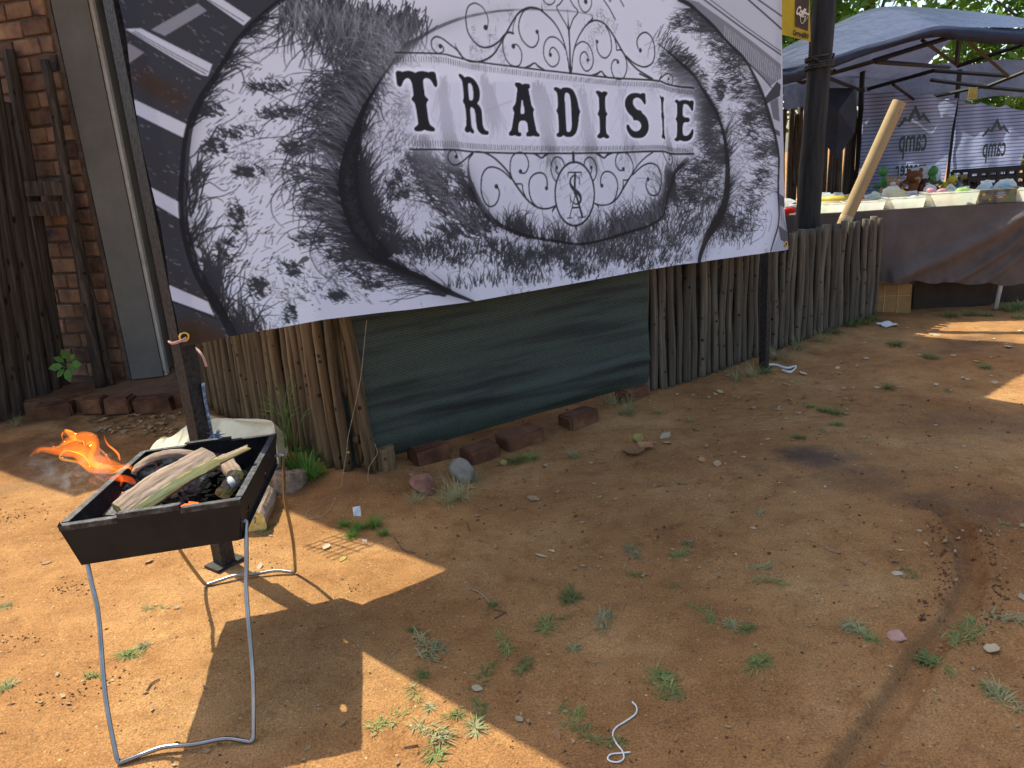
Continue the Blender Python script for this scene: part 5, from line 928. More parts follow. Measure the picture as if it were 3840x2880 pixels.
for (px, py) in ((700, 1900), (722, 1893), (470, 1860)):
    eb = MB(); q = on_pan(px, py, 0.565); p = bl(0, 0, zb + 0.01); eb.box((q[0] - p[0], q[1] - p[1], q[2] - p[2]), (0.025, 0.018, 0.014), (0.3, 0.4, rg.uniform(0, 3)), 0.004); eb.build('ember', em, cb)
split_log('firewood', tuple(ground_at(935, 1960, 0.05)), tuple(ground_at(985, 1850, 0.075)), 0.15, 0.14, 'thick dark log standing on the dirt right of the braai tray', 21, 0.0, 0.1, False, 0.4, 0.9)
def slab(name, px, py, size, rz, label, seed):
    rg = random.Random(seed); m = MB(); nx, ny = 14, 8; P = np.zeros((ny + 1, nx + 1, 3)); Q = P.copy()
    for i in range(ny + 1):
        for j in range(nx + 1):
            x = (j / nx - 0.5) * size[0] * (1 - 0.25 * abs(i / ny - 0.5)); y = (i / ny - 0.5) * size[1] * (1 - 0.15 * math.sin(j)); h = fbm(np.array([x * 14.]), np.array([y * 30.]), 3, seed)[0] - 0.5
            P[i, j] = (x, y, size[2] * (1 - 0.5 * i / ny) + 0.02 * h); Q[i, j] = (x * 0.96, y * 0.96, 0)
    m.grid(P); r, c = ny + 1, nx + 1; b0 = len(m.v); m.v += [tuple(p) for p in Q.reshape(-1, 3)]
    edge = [j for j in range(c)] + [i * c + c - 1 for i in range(1, r)] + [(r - 1) * c + j for j in range(c - 2, -1, -1)] + [i * c for i in range(r - 2, 0, -1)]
    for k in range(len(edge)): a_, b_ = edge[k], edge[(k + 1) % len(edge)]; m.f.append((b_, a_, b0 + a_, b0 + b_))
    q = ground_at(px, py); base = empty(name, (q[0], q[1], gz(q[0], q[1])), rz); m.build('bark', M['bark'], base); return tag(base, label, 'log')
slab('firewood', 1050, 1830, (0.30, 0.19, 0.11), -0.35, 'flat split slab of firewood lying against the grass at the fence foot', 22)
slab('firewood', 975, 1890, (0.16, 0.12, 0.05), 0.5, 'small flat firewood piece between the slab and the braai', 23)

# ------------------------------------------------------------------ flames (glowing gas inside closed skins)
def flame_mat(name, colr, dens):
    m = bpy.data.materials.new(name); m.use_nodes = True; n = m.node_tree.nodes; l = m.node_tree.links; n.remove(n['Principled BSDF'])
    e = n.new('ShaderNodeEmission'); e.inputs['Color'].default_value = (*colr, 1); e.inputs['Strength'].default_value = dens; l.new(e.outputs[0], n['Material Output'].inputs['Volume']); return m
FO = flame_mat('flame_orange', (1.0, 0.185, 0.010), 60.0); FY = flame_mat('flame_yellow', (1.0, 0.36, 0.02), 85.0); FR = flame_mat('flame_red', (1.0, 0.12, 0.012), 40.0)
fire = empty('fire', bl(-0.1, -0.02, BZ)); tag(fire, 'orange flames blowing left out of the braai', 'fire'); F0 = np.array(bl(-0.1, -0.02, BZ))
FL0, FL1 = (-1.30, 2.30), (-0.9, 2.385)
def fpt(px, py, off=0.0):
    q = wall_at(px, py, FL0, FL1); return (q[0] - F0[0] + 0.2 * off * -0.0, q[1] - F0[1] + off, q[2] - F0[2])
def Zf(pts): return [(100 + p[0] / 4.148, 1580 + p[1] / 4.148) for p in pts]
def tongue(pts, widths, mat, off=0.0, wav=0.012, flat=0.17):
    P = catmull([fpt(x, y, off + wav * math.sin(k * 1.3)) for k, (x, y) in enumerate(Zf(pts))], 7); n_ = len(P)
    W = np.interp(np.linspace(0, 1, n_), np.linspace(0, 1, len(widths)), widths); m = MB(); m.tube(P, W, 12, True, flat, (0, 0, 1)); m.build('flame', mat, fire, True)
tongue([(1690, 770), (1560, 720), (1400, 745), (1200, 730), (1040, 670), (900, 560), (760, 480), (560, 465), (380, 430), (240, 430), (140, 510)], [0.004, 0.010, 0.013, 0.018, 0.026, 0.032, 0.030, 0.020, 0.012, 0.007, 0.002], FO)
tongue([(1500, 745), (1300, 725), (1120, 665), (1050, 560), (1030, 440), (940, 340), (820, 300), (680, 320), (560, 350), (480, 380)], [0.003, 0.012, 0.020, 0.014, 0.017, 0.024, 0.022, 0.020, 0.012, 0.002], FO, 0.02)
tongue([(1440, 745), (1280, 705), (1150, 680), (1075, 610), (1045, 520), (1055, 430), (1030, 350), (970, 330), (930, 385)], [0.002, 0.008, 0.013, 0.010, 0.007, 0.009, 0.009, 0.006, 0.002], FY, -0.012)
tongue([(720, 300), (640, 280), (600, 215), (640, 165), (750, 215)], [0.010, 0.018, 0.017, 0.012, 0.002], FO, 0.02)
tongue([(1380, 655), (1330, 590), (1270, 500), (1230, 420), (1180, 330), (1125, 265)], [0.010, 0.018, 0.016, 0.013, 0.008, 0.002], FR, 0.03)
for pts, m_ in (([(1080, 740), (940, 690), (820, 610), (700, 550), (600, 510), (620, 430), (700, 380)], FY), ([(1060, 720), (980, 620), (900, 500), (800, 420), (700, 400), (610, 470)], FY), ([(1050, 700), (960, 560), (900, 460), (840, 420), (760, 410)], FO), ([(930, 350), (820, 275), (700, 290), (600, 330), (490, 375)], FY), ([(950, 360), (900, 300), (860, 280)], FY), ([(560, 400), (420, 420), (260, 400), (180, 450), (145, 505)], FO), ([(1690, 770), (1620, 710), (1520, 700), (1430, 745), (1300, 760)], FY), ([(1370, 640), (1290, 560), (1220, 450), (1160, 330)], FO), ([(620, 270), (570, 210), (600, 160), (700, 180)], FO)):
    tongue(pts, [0.0008, 0.005, 0.007, 0.007, 0.005, 0.0008], m_, -0.02, 0.012, 0.16)
tongue([(1720, 975), (1600, 930), (1480, 900), (1360, 860), (1240, 880)], [0.003, 0.012, 0.017, 0.012, 0.002], FR, 0.0)
tongue([(1460, 1010), (1450, 940), (1430, 860), (1400, 800)], [0.004, 0.010, 0.010, 0.005], FR, 0.0)
for pts in ([(1260, 960), (1150, 900), (1070, 850), (1040, 770)], [(1200, 1000), (1080, 990), (1040, 950), (980, 920), (1060, 870), (1180, 830)], [(850, 850), (770, 850), (700, 825)], [(1720, 985), (1600, 960), (1480, 910), (1500, 850)], [(1130, 800), (1090, 760), (1070, 720)]):
    tongue(pts, [0.001, 0.003, 0.0035, 0.002, 0.001], FR, 0.0, 0.004, 0.6)
tongue([(1960, 900), (1890, 790), (1820, 680)], [0.002, 0.003, 0.002], FR, 0.05)
# thin smoke drifting from the fire
sm = bpy.data.materials.new('thin_smoke'); sm.use_nodes = True; n = sm.node_tree.nodes; l = sm.node_tree.links; n.remove(n['Principled BSDF'])
pv = n.new('ShaderNodeVolumePrincipled'); pv.inputs['Color'].default_value = (0.80, 0.86, 0.95, 1); l.new(pv.outputs[0], n['Material Output'].inputs['Volume'])
tc = n.new('ShaderNodeTexCoord'); mp = n.new('ShaderNodeMapping'); mp.inputs['Scale'].default_value = (1, 1.0, 1.4); l.new(tc.outputs['Object'], mp.inputs[0])
nz = n.new('ShaderNodeTexNoise'); nz.inputs['Scale'].default_value = 14.0; nz.inputs['Detail'].default_value = 4.0; nz.inputs['Distortion'].default_value = 1.6; l.new(mp.outputs[0], nz.inputs[0])
mr = n.new('ShaderNodeMapRange'); mr.inputs['From Min'].default_value = 0.50; mr.inputs['From Max'].default_value = 0.72; mr.inputs['To Min'].default_value = 0.0; mr.inputs['To Max'].default_value = 3.2; l.new(nz.outputs['Fac'], mr.inputs[0]); l.new(mr.outputs[0], pv.inputs['Density'])
def puff(c, r, label, seed):
    bm = bmesh.new(); bmesh.ops.create_icosphere(bm, subdivisions=3, radius=1.0); rg = random.Random(seed)
    for v in bm.verts: k = 1 + 0.25 * math.sin(3 * v.co.x + seed) * math.cos(4 * v.co.y); v.co = Vector((v.co.x * r[0] * k, v.co.y * r[1] * k, v.co.z * r[2] * k))
    me = bpy.data.meshes.new('smoke'); bm.to_mesh(me); bm.free(); me.materials.append(sm); o = link('smoke', me); o.location = c; o['kind'] = 'stuff'; o['label'] = label; return o
q = np.array(fpt(250, 1760)) + F0; puff(tuple(q), (0.16, 0.06, 0.09), 'thin grey smoke drifting left of the flames', 1)
puff(bl(-0.05, 0.03, BZ - 0.02), (0.14, 0.20, 0.055), 'thin blue smoke inside the braai tray', 2)
# ------------------------------------------------------------------ crumpled cream paper sack behind the post
sk = MB(); A_ = np.array([-2.05, 4.02]); B_ = np.array([-1.22, 3.80])
top_px = [(545, 1712), (590, 1648), (640, 1640), (690, 1600), (720, 1585), (735, 1640), (765, 1572), (800, 1568), (900, 1574), (1015, 1582), (1030, 1610)]
tops = [wall_at(x, y, A_, B_) for x, y in top_px]; nT = 40; T = catmull([tuple(t) for t in tops], 4); rows = 10; P = np.zeros((rows + 1, len(T), 3))
for i in range(rows + 1):
    f = i / rows
    for j, t in enumerate(T):
        n1 = fbm(np.array([j * 0.23]), np.array([f * 3.0]), 3, 77)[0] - 0.5; dpt = 0.10 * math.sin(math.pi * f) + 0.10 * n1
        P[i, j] = (t[0] + 0.25 * dpt, t[1] - 0.06 * (1 - f) * 0 - dpt * 1.0, 0.03 + (t[2] - 0.03) * f)
sk.grid(P); P2 = P.copy(); P2[..., 1] = 2 * np.array([t[1] for t in T])[None, :] - P[..., 1] + 0.01; sk.grid(P2[:, ::-1])
tag(sk.build('paper_sack', M['sack'], None), 'crumpled cream paper sack on the ground behind the left steel post', 'sack')
# ------------------------------------------------------------------ market stall at the right
TZ = 0.905; TA = np.array([2.25, 6.715]); TB = np.array([4.42, 6.45]); te = (TB - TA) / np.linalg.norm(TB - TA); tn = np.array([te[1], -te[0]]); TL = float(np.linalg.norm(TB - TA)); trz = math.atan2(te[1], te[0]); TD = 0.80
def tp_(s, d, z): return (TA[0] + te[0] * s - tn[0] * d, TA[1] + te[1] * s - tn[1] * d, z)     # d = back from the front edge
table = empty('trestle_table', tp_(TL / 2, TD / 2, 0), trz); tag(table, 'long trestle table under a brown cloth behind the pole fence', 'table')
m = MB(); m.box((0, 0, TZ - 0.02), (TL, TD, 0.03)); m.build('table_top', M['pole_brown'], table)
pale_pipe = pmat('pale_painted_pipe', [(0.3, (0.42, 0.41, 0.37)), (0.7, (0.55, 0.54, 0.5))], 10, 0.5, bump=0.05)
for x, y in ((TL / 2 - 0.15, -TD / 2 + 0.06), (TL / 2 - 0.15, TD / 2 - 0.06), (-TL / 2 + 0.1, -TD / 2 + 0.06), (-TL / 2 + 0.1, TD / 2 - 0.06)):
    m = MB(); m.tube([(x - 0.03, y, 0), (x, y, 0.3), (x, y, TZ - 0.03)], 0.019, 8); m.build('leg', pale_pipe, table, True)
# cloth: top, hanging front with swags and folds
cm = pmat('plum_brown_cloth', [(0.3, (0.085, 0.063, 0.052)), (0.7, (0.125, 0.094, 0.079))], 5, 0.9, bump=0.5, bump_scale=26, bdist=0.012)
cl = MB(); NX, NZ = 150, 46; P = np.zeros((NZ + 1, NX + 1, 3))
for i in range(NZ + 1):
    f = i / NZ
    for j in range(NX + 1):
        s = TL * j / NX; lo = 0.30 - 0.09 * max(0, (s - 1.1) / 1.1) + 0.012 * math.sin(s * 21); z = TZ + 0.006 - (TZ - lo) * f
        sw = 0.0
        # hanging folds: a broad swag from the right corner, and vertical drapes
        c1 = (TZ - 0.02) - 0.62 * ((s - 2.15) / -0.95) if s < 2.15 else 0
        for (s0, s1, z0, z1, a, w) in ((2.15, 1.15, 0.88, 0.36, 0.07, 0.07), (2.1, 1.62, 0.66, 0.30, 0.045, 0.042), (2.12, 1.85, 0.52, 0.27, 0.035, 0.035)):
            if s1 - 0.1 < s < s0 + 0.05:
                k = (s0 - s) / (s0 - s1); zc = z0 + (z1 - z0) * (k ** 0.75 if k > 0 else 0); sw += a * math.exp(-((z - zc) / w) ** 2)
        sw += 0.018 * math.sin(s * 13 + math.sin(s * 5)) * f * (1 if s < 1.2 else 0.3) + 0.02 * math.sin(f * 3) + 0.05 * f * f * (1 if s < 1.25 else 0.35) + 0.006 * math.sin(s * 70) * max(0, f - 0.85) * 6
        P[i, j] = tp_(s, -0.012 - sw * min(1, f * 6), z)
cl.grid(P); Q = np.array([[tp_(TL * j / NX, 0.0 if i == 0 else TD, TZ + 0.004) for j in range(NX + 1)] for i in range(2)]); cl.grid(Q)
tag(cl.build('tablecloth', cm, None, True), 'plum brown cloth draped over the stall table with hanging folds', 'tablecloth')
# cardboard box under the table
card = pmat('brown_cardboard', [(0.3, (0.22, 0.11, 0.035)), (0.7, (0.34, 0.185, 0.065))], 7, 0.8, bump=0.15)
bxq = tp_(1.0, 0.25, 0); cbx = empty('cardboard_box', bxq, trz - 0.08); tag(cbx, 'brown cardboard box standing on the ground under the stall table', 'box')
m = MB(); m.box((0, 0, 0.125), (0.62, 0.34, 0.25), None, 0.008); m.build('carton', card, cbx)
for k in range(5): 
    m = MB(); m.box((-0.24 + k * 0.11, -0.178, 0.125), (0.004, 0.004, 0.245)); m.build('tape_line', M['pale_leaf'], cbx)
m = MB(); m.box((0, -0.178, 0.16), (0.60, 0.004, 0.005)); m.build('tape_line', M['pale_leaf'], cbx)
dark_card = pmat('dark_carton', [(0.3, (0.035, 0.020, 0.012)), (0.7, (0.06, 0.036, 0.022))], 7, 0.85, bump=0.15)  # dark cartons, also added to fill in the deep shade under the table
for k, (s, d, L, H_, lab) in enumerate(((1.72, 0.42, 0.66, 0.40, 'dark carton pushed under the stall table right of the brown box'), (0.35, 0.45, 0.6, 0.42, 'dark carton under the left end of the stall table'), (2.25, 0.55, 0.4, 0.38, 'dark carton under the right end of the stall table'))):
    c_ = empty('carton', tp_(s, d, 0), trz + 0.05 * k); tag(c_, lab, 'box'); m = MB(); m.box((0, 0, H_ / 2), (L, 0.36, H_), None, 0.006); m.build('carton_body', dark_card, c_); m = MB(); m.box((0, 0, H_ + 0.004), (0.05, 0.362, 0.004)); m.build('tape', M['pale_leaf'], c_)
# cardboard tube leaning on the table
tube_m = pmat('kraft_tube', [(0.3, (0.30, 0.20, 0.09)), (0.7, (0.37, 0.25, 0.12))], 5, 0.75, bump=0.1)
a0 = wall_at(3150, 870, (0, 6.36), (1, 6.36)); a1 = wall_at(3372, 382, (0, 6.42), (1, 6.42)); dr = (a1 - a0) / np.linalg.norm(a1 - a0); a00 = a0 - dr * 0.55
tb = empty('cardboard_tube', tuple(a00)); tag(tb, 'long brown cardboard tube leaning on the stall table behind the fence', 'tube')
m = MB(); m.tube([tuple(a00 - a00), tuple(a1 - a00)], 0.052, 24, False); m.tube([tuple(a1 - a00), tuple(a00 - a00)], 0.047, 24, False)
b0 = len(m.v); m.build('tube_wall', tube_m, tb, True)
c_ = a0 + dr * 0.10; m = MB(); m.tube([tuple(c_ - a00), tuple(c_ - a00 + dr * 0.035)], 0.0528, 24, False); m.build('tape_band', M['pale_leaf'], tb, True)
k_ = a1 - dr * 0.10
for k in range(4): 
    m = MB(); q = k_ + dr * (0.012 * k) - a00; q = q + np.array([0.018, -0.0495, -0.0]); m.box(tuple(q), (0.010, 0.002, 0.004), (0.3, 0, 0.4)); m.build('pencil_mark', M['twig'], tb)
# goods
def plastic(name, colr, rough=0.25, tr=0.45, alpha=0.0):
    m, n, l, b = new_mat(name); tc = n.new('ShaderNodeTexCoord'); nz = n.new('ShaderNodeTexNoise'); nz.inputs['Scale'].default_value = 12; l.new(tc.outputs['Object'], nz.inputs[0])
    r = ramp(n, [(0.3, tuple(c * 0.8 for c in colr)), (0.7, colr)]); l.new(nz.outputs['Fac'], r.inputs[0]); l.new(r.outputs[0], b.inputs['Base Color']); b.inputs['Roughness'].default_value = rough
    t = n.new('ShaderNodeBsdfTranslucent'); l.new(r.outputs[0], t.inputs[0]); mx = n.new('ShaderNodeMixShader'); mx.inputs[0].default_value = tr; l.new(b.outputs[0], mx.inputs[1]); l.new(t.outputs[0], mx.inputs[2]); last = mx.outputs[0]
    if alpha > 0:
        tp2 = n.new('ShaderNodeBsdfTransparent'); m2 = n.new('ShaderNodeMixShader'); m2.inputs[0].default_value = alpha; l.new(last, m2.inputs[1]); l.new(tp2.outputs[0], m2.inputs[2]); last = m2.outputs[0]
    l.new(last, n['Material Output'].inputs[0]); return m
clear = plastic('clear_tub_plastic', (0.93, 0.92, 0.80), 0.15, 0.75, 0.25); PC = {c: plastic('toy_' + c, v) for c, v in dict(yellow=(0.85, 0.66, 0.10), lime=(0.55, 0.75, 0.18), red=(0.70, 0.05, 0.04), white=(0.8, 0.8, 0.78), pink=(0.75, 0.40, 0.42), blue=(0.12, 0.38, 0.62), green=(0.10, 0.38, 0.14), amber=(0.70, 0.45, 0.12), grey=(0.30, 0.30, 0.31), cyan=(0.25, 0.58, 0.72)).items()}
film = plastic('cellophane', (0.92, 0.92, 0.88), 0.10, 0.6, 0.35)
def blob(r, seed, sub=2, k=0.25):
    bm = bmesh.new(); bmesh.ops.create_icosphere(bm, subdivisions=sub, radius=1.0); rg = random.Random(seed); K = [(Vector((rg.gauss(0, 1), rg.gauss(0, 1), rg.gauss(0, 1))).normalized(), rg.uniform(0.5, 0.9)) for _ in range(8)]
    for v in bm.verts:
        for d, c in K:
            h = v.co.dot(d)
            if h > c: v.co -= d * (h - c) * k * 3
        v.co = Vector((v.co.x * r[0], v.co.y * r[1], v.co.z * r[2]))
    return bm
def blob_obj(name, r, seed, mat, parent, loc, smooth=True, sub=2, k=0.25):
    bm = blob(r, seed, sub, k); me = bpy.data.meshes.new(name); bm.to_mesh(me); bm.free(); me.materials.append(mat)
    if smooth: me.shade_smooth()
    o = link(name, me, parent); o.location = loc; return o
def tub(s, L, D, H_, label, toys, seed, d0=0.02):
    t = empty('plastic_tub', tp_(s, d0 + D / 2, TZ + 0.008), trz); tag(t, label, 'tub', 'clear tubs along the front of the stall table'); m = MB(); k = 0.9; w = 0.004
    lo = [(-L / 2 * k, -D / 2 * k, 0), (L / 2 * k, -D / 2 * k, 0), (L / 2 * k, D / 2 * k, 0), (-L / 2 * k, D / 2 * k, 0)]; hi = [(x / k, y / k, H_) for x, y, z in lo]
    m.add(lo + hi, [(3, 2, 1, 0)] + [(i, (i + 1) % 4, (i + 1) % 4 + 4, i + 4) for i in range(4)]); m.build('tub_wall', clear, t)
    rm = MB(); c4 = hi + [hi[0]]
    for i in range(4): a_, b_ = Vector(c4[i]), Vector(c4[i + 1]); rm.tube([a_, b_], 0.006, 6)
    rm.build('tub_rim', clear, t, True); rg = random.Random(seed)
    for i, (c, x, z, r) in enumerate(toys): blob_obj('toy', (r, r * 0.8, r * 0.75), seed * 10 + i, PC[c], t, (x * L, rg.uniform(-0.2, 0.2) * D, z * H_))
tub(0.55, 0.30, 0.20, 0.075, 'clear tub with lime toys just right of the black pole', [('lime', -0.25, 0.5, 0.045), ('lime', 0.0, 0.5, 0.045), ('yellow', 0.25, 0.5, 0.045)], 1)
tub(0.88, 0.27, 0.2, 0.075, 'clear tub with pink toys behind the cardboard tube', [('pink', -0.25, 0.5, 0.04), ('white', 0.05, 0.5, 0.045), ('pink', 0.28, 0.6, 0.04)], 2)
tub(1.19, 0.30, 0.2, 0.09, 'clear tub of wrapped white and green toys right of the tube', [('yellow', -0.36, 0.5, 0.035), ('white', -0.1, 0.6, 0.05), ('lime', 0.1, 0.4, 0.05), ('white', 0.3, 0.7, 0.045)], 3)
tub(1.56, 0.40, 0.22, 0.11, 'largest clear tub, with amber and green balls, left of the game box', [('yellow', -0.36, 0.5, 0.05), ('amber', -0.1, 0.45, 0.06), ('yellow', 0.08, 0.4, 0.05), ('lime', 0.2, 0.9, 0.05), ('green', 0.3, 0.4, 0.05), ('pink', -0.15, 1.0, 0.045), ('lime', 0.38, 0.95, 0.045), ('pink', -0.34, 1.05, 0.045)], 4)
tub(2.10, 0.10, 0.2, 0.10, 'narrow tub with yellow toys at the right end of the table', [('yellow', 0, 0.6, 0.04)], 5)
# dark printed game box
gb = empty('toy_box', tp_(1.905, 0.10, TZ + 0.008), trz); tag(gb, 'dark printed toy box standing on the front edge of the table', 'box'); gbm, n, l, b = new_mat('printed_box'); tc = n.new('ShaderNodeTexCoord'); vo = n.new('ShaderNodeTexNoise'); vo.inputs['Scale'].default_value = 14; vo.inputs['Detail'].default_value = 6; l.new(tc.outputs['Object'], vo.inputs[0])
r = ramp(n, [(0.35, (0.02, 0.025, 0.03)), (0.5, (0.10, 0.085, 0.06)), (0.58, (0.20, 0.14, 0.07)), (0.68, (0.06, 0.14, 0.05))]); l.new(vo.outputs['Fac'], r.inputs[0]); l.new(r.outputs[0], b.inputs['Base Color']); b.inputs['Roughness'].default_value = 0.35
m = MB(); m.box((0, 0, 0.055), (0.29, 0.16, 0.11)); m.build('carton', gbm, gb)
for (x, z, c, w, h) in ((-0.11, 0.075, 'yellow', 0.026, 0.026), (0.02, 0.08, 'cyan', 0.07, 0.014), (0.02, 0.062, 'pink', 0.09, 0.014), (0.02, 0.046, 'white', 0.05, 0.010), (0.11, 0.06, 'green', 0.035, 0.03), (-0.06, 0.03, 'yellow', 0.02, 0.015)):
    m = MB(); N = 12; m.add([(x + w / 2 * math.cos(2 * math.pi * k / N), -0.0815, z + h / 2 * math.sin(2 * math.pi * k / N)) for k in range(N)], [tuple(range(N))]); m.build('print_patch', PC[c], gb)
gb2 = empty('toy_box', tp_(2.10, 0.22, TZ + 0.008), trz + 0.5); tag(gb2, 'second printed toy box half hidden at the right end of the table', 'box'); m = MB(); m.box((0, 0, 0.055), (0.16, 0.1, 0.11)); m.build('carton', gbm, gb2)
def bag(s, d, r, c, label, seed, z=0.0):
    t = empty('toy_bag', tp_(s, d, TZ + 0.008 + z), trz); tag(t, label, 'bag')
    blob_obj('toy', (r[0] * 0.75, r[1] * 0.7, r[2] * 0.7), seed, PC[c], t, (0, 0, r[2] * 0.6)); blob_obj('bag_film', r, seed + 50, film, t, (0, 0, r[2] * 0.8), False, 2, 0.5)
bag(1.93, 0.30, (0.09, 0.07, 0.09), 'cyan', 'blue toy in a clear bag behind the dark toy box', 1, 0.03); bag(2.12, 0.34, (0.11, 0.07, 0.08), 'cyan', 'second blue toy in a clear bag, further right behind the toy boxes', 2, 0.03); bag(1.18, 0.26, (0.13, 0.07, 0.07), 'yellow', 'clear bag with a yellow toy lying on the tubs', 3, 0.06); bag(1.02, 0.34, (0.12, 0.08, 0.06), 'lime', 'clear bag with a lime toy left of the yellow bag', 4, 0.03)
bag(1.50, 0.36, (0.06, 0.06, 0.07), 'pink', 'clear bag with a pink toy behind the largest tub', 5, 0.04); bag(1.66, 0.36, (0.06, 0.06, 0.07), 'grey', 'clear bag with a grey toy behind the largest tub', 6, 0.05); bag(1.78, 0.34, (0.06, 0.05, 0.05), 'white', 'small clear bag with a white toy next to the toy box', 7, 0.03)
bag(0.22, 0.36, (0.17, 0.12, 0.07), 'grey', 'grey wrapped goods at the left end of the table behind the pole', 8); bag(0.62, 0.62, (0.20, 0.10, 0.06), 'blue', 'blue printed packet at the back of the table right of the pole', 9, 0.03); bag(0.80, 0.56, (0.10, 0.09, 0.08), 'grey', 'dark grey packet at the back of the table beside the blue packet', 10)
t = MB(); t.tube([tp_(0.56, 0.30, TZ + 0.085), tp_(0.90, 0.28, TZ + 0.085)], [0.042] * 2, 16); tag(t.build('toy_tube', PC['yellow'], None, True), 'yellow cylinder lying on the tubs right of the black pole', 'toy')
t = empty('toy_car', tp_(0.25, 0.07, TZ + 0.008), trz); tag(t, 'shiny red toy at the left end of the table beside the black pole', 'toy'); blob_obj('toy_body', (0.075, 0.04, 0.035), 71, PC['red'], t, (0, 0, 0.04)); blob_obj('toy_roof', (0.04, 0.03, 0.02), 72, PC['white'], t, (0.02, 0, 0.07))
m = MB(); m.box(tp_(0.12, 0.10, TZ + 0.02), (0.22, 0.14, 0.03), (0, 0, trz)); tag(m.build('red_packet', PC['red'], None), 'flat red packet at the far left end of the table', 'packet')
m = MB(); m.box(tp_(0.14, 0.5, TZ + 0.06), (0.16, 0.2, 0.1), (0, 0, trz + 0.2)); tag(m.build('white_packet', PC['white'], None), 'white packet at the back left of the table', 'packet')
rgp = random.Random(77); NP = ['leftmost'] + ['%s from left' % k for k in '2nd 3rd 4th 5th 6th 7th 8th 9th 10th 11th 12th 13th 14th 15th 16th'.split()]
for k in range(16):
    s = 0.45 + k * 0.112; w_, h_ = rgp.uniform(0.07, 0.13), rgp.uniform(0.05, 0.10); c = ('pink', 'cyan', 'yellow', 'white', 'red', 'lime', 'amber', 'blue')[(k * 5) % 8]; t = empty('toy_packet', tp_(s, rgp.uniform(0.26, 0.42), TZ + 0.01), trz + rgp.uniform(-0.5, 0.5)); tag(t, '%s toy packet on the stall table behind the tubs, %s' % ({'pink': 'pink', 'cyan': 'pale blue', 'yellow': 'yellow', 'white': 'white', 'red': 'red', 'lime': 'lime', 'amber': 'amber', 'blue': 'blue'}[c], NP[k]), 'packet', 'packets behind the tubs')
    m = MB(); m.box((0, 0, h_ / 2 + 0.02), (w_, 0.03, h_), (-0.35, 0, 0), 0.006); m.build('packet_card', PC['white'], t); blob_obj('toy', (w_ * 0.36, 0.025, h_ * 0.36), 600 + k, PC[c], t, (0, -0.03, h_ * 0.55 + 0.02))
# plush toys piled on a second table at the back
back = empty('back_table', (4.75, 8.6, 0)); tag(back, 'dark covered table at the back of the stall carrying plush toys', 'table'); dk = pmat('dark_cloth', [(0.3, (0.02, 0.02, 0.022)), (0.7, (0.05, 0.05, 0.052))], 6, 0.9, bump=0.3)
m = MB(); m.box((0.2, 0, 0.40), (3.0, 0.7, 0.8)); m.build('table_cover', dk, back)
plush = {c: pmat('plush_' + c, [(0.3, tuple(x * 0.6 for x in v)), (0.7, v)], 30, 0.95, bump=0.8, bump_scale=90) for c, v in dict(brown=(0.20, 0.075, 0.03), tan=(0.42, 0.26, 0.14), dark=(0.07, 0.04, 0.028), white=(0.7, 0.68, 0.64), yellow=(0.70, 0.58, 0.08), green=(0.10, 0.30, 0.08), blue=(0.20, 0.42, 0.60), grey=(0.28, 0.25, 0.22)).items()}
def plush_toy(x, y, z, s, c, c2, label, seed):
    t = empty('plush_toy', (x, y, z), random.Random(seed).uniform(-0.6, 0.6)); tag(t, label, 'plush toy')
    blob_obj('body', (s * 0.62, s * 0.5, s * 0.6), seed, plush[c], t, (0, 0, s * 0.5)); h = blob_obj('head', (s * 0.44, s * 0.4, s * 0.4), seed + 1, plush[c], t, (s * 0.1, -s * 0.3, s * 1.15)); blob_obj('muzzle', (s * 0.2, s * 0.16, s * 0.15), seed + 2, plush[c2], h, (0, -s * 0.36, -s * 0.08))
    for sx in (-1, 1): blob_obj('ear', (s * 0.14, s * 0.07, s * 0.15), seed + 3, plush[c], h, (sx * s * 0.33, 0, s * 0.32)); blob_obj('arm', (s * 0.16, s * 0.16, s * 0.3), seed + 4, plush[c], t, (sx * s * 0.6, -s * 0.2, s * 0.6))
def at_back(px, py, y=8.45): q = wall_at(px, py, (0, y), (1, y)); return q
for k, (px, py, s, c, c2, lab) in enumerate(((3345, 705, 0.17, 'tan', 'white', 'tan plush toy at the left of the plush pile'), (3410, 690, 0.21, 'brown', 'tan', 'large brown plush bear in the middle of the plush pile'), (3455, 715, 0.14, 'dark', 'white', 'dark plush toy with a white muzzle right of the brown bear'), (3500, 720, 0.12, 'brown', 'white', 'small brown plush toy below the green one'), (3550, 715, 0.15, 'yellow', 'tan', 'yellow plush duck on the back table'), (3600, 700, 0.15, 'tan', 'dark', 'beige plush toy right of the yellow duck'), (3590, 725, 0.11, 'blue', 'white', 'small blue plush toy below the beige one'), (3640, 705, 0.14, 'dark', 'tan', 'dark plush toy at the right end of the plush pile'), (3380, 725, 0.12, 'grey', 'white', 'grey plush toy in front of the brown bear'))):
    q = at_back(px, py); plush_toy(q[0], q[1], 0.84, s * 0.92, c, c2, lab, 200 + 7 * k)
for k, (px, py, h, lab) in enumerate(((3310, 690, 0.26, 'green plush figure at the left of the back table'), (3495, 675, 0.24, 'tall green plush figure standing behind the plush pile'))):
    q = at_back(px, py, 8.6); t = empty('plush_toy', (q[0], q[1], 0.82)); tag(t, lab, 'plush toy'); blob_obj('body', (0.05, 0.05, h * 0.55), 300 + k, plush['green'], t, (0, 0, h * 0.55)); blob_obj('head', (0.06, 0.05, 0.06), 305 + k, plush['green'], t, (0, 0, h * 1.15))
    for sx in (-1, 1): blob_obj('arm', (0.07, 0.03, 0.025), 310, plush['green'], t, (sx * 0.07, 0, h * 0.6))
q = at_back(3470, 655, 8.75); blob_obj('x', (0.2, 0.1, 0.14), 400, film, None, tuple(q)); o = bpy.data.objects[-1] if False else None
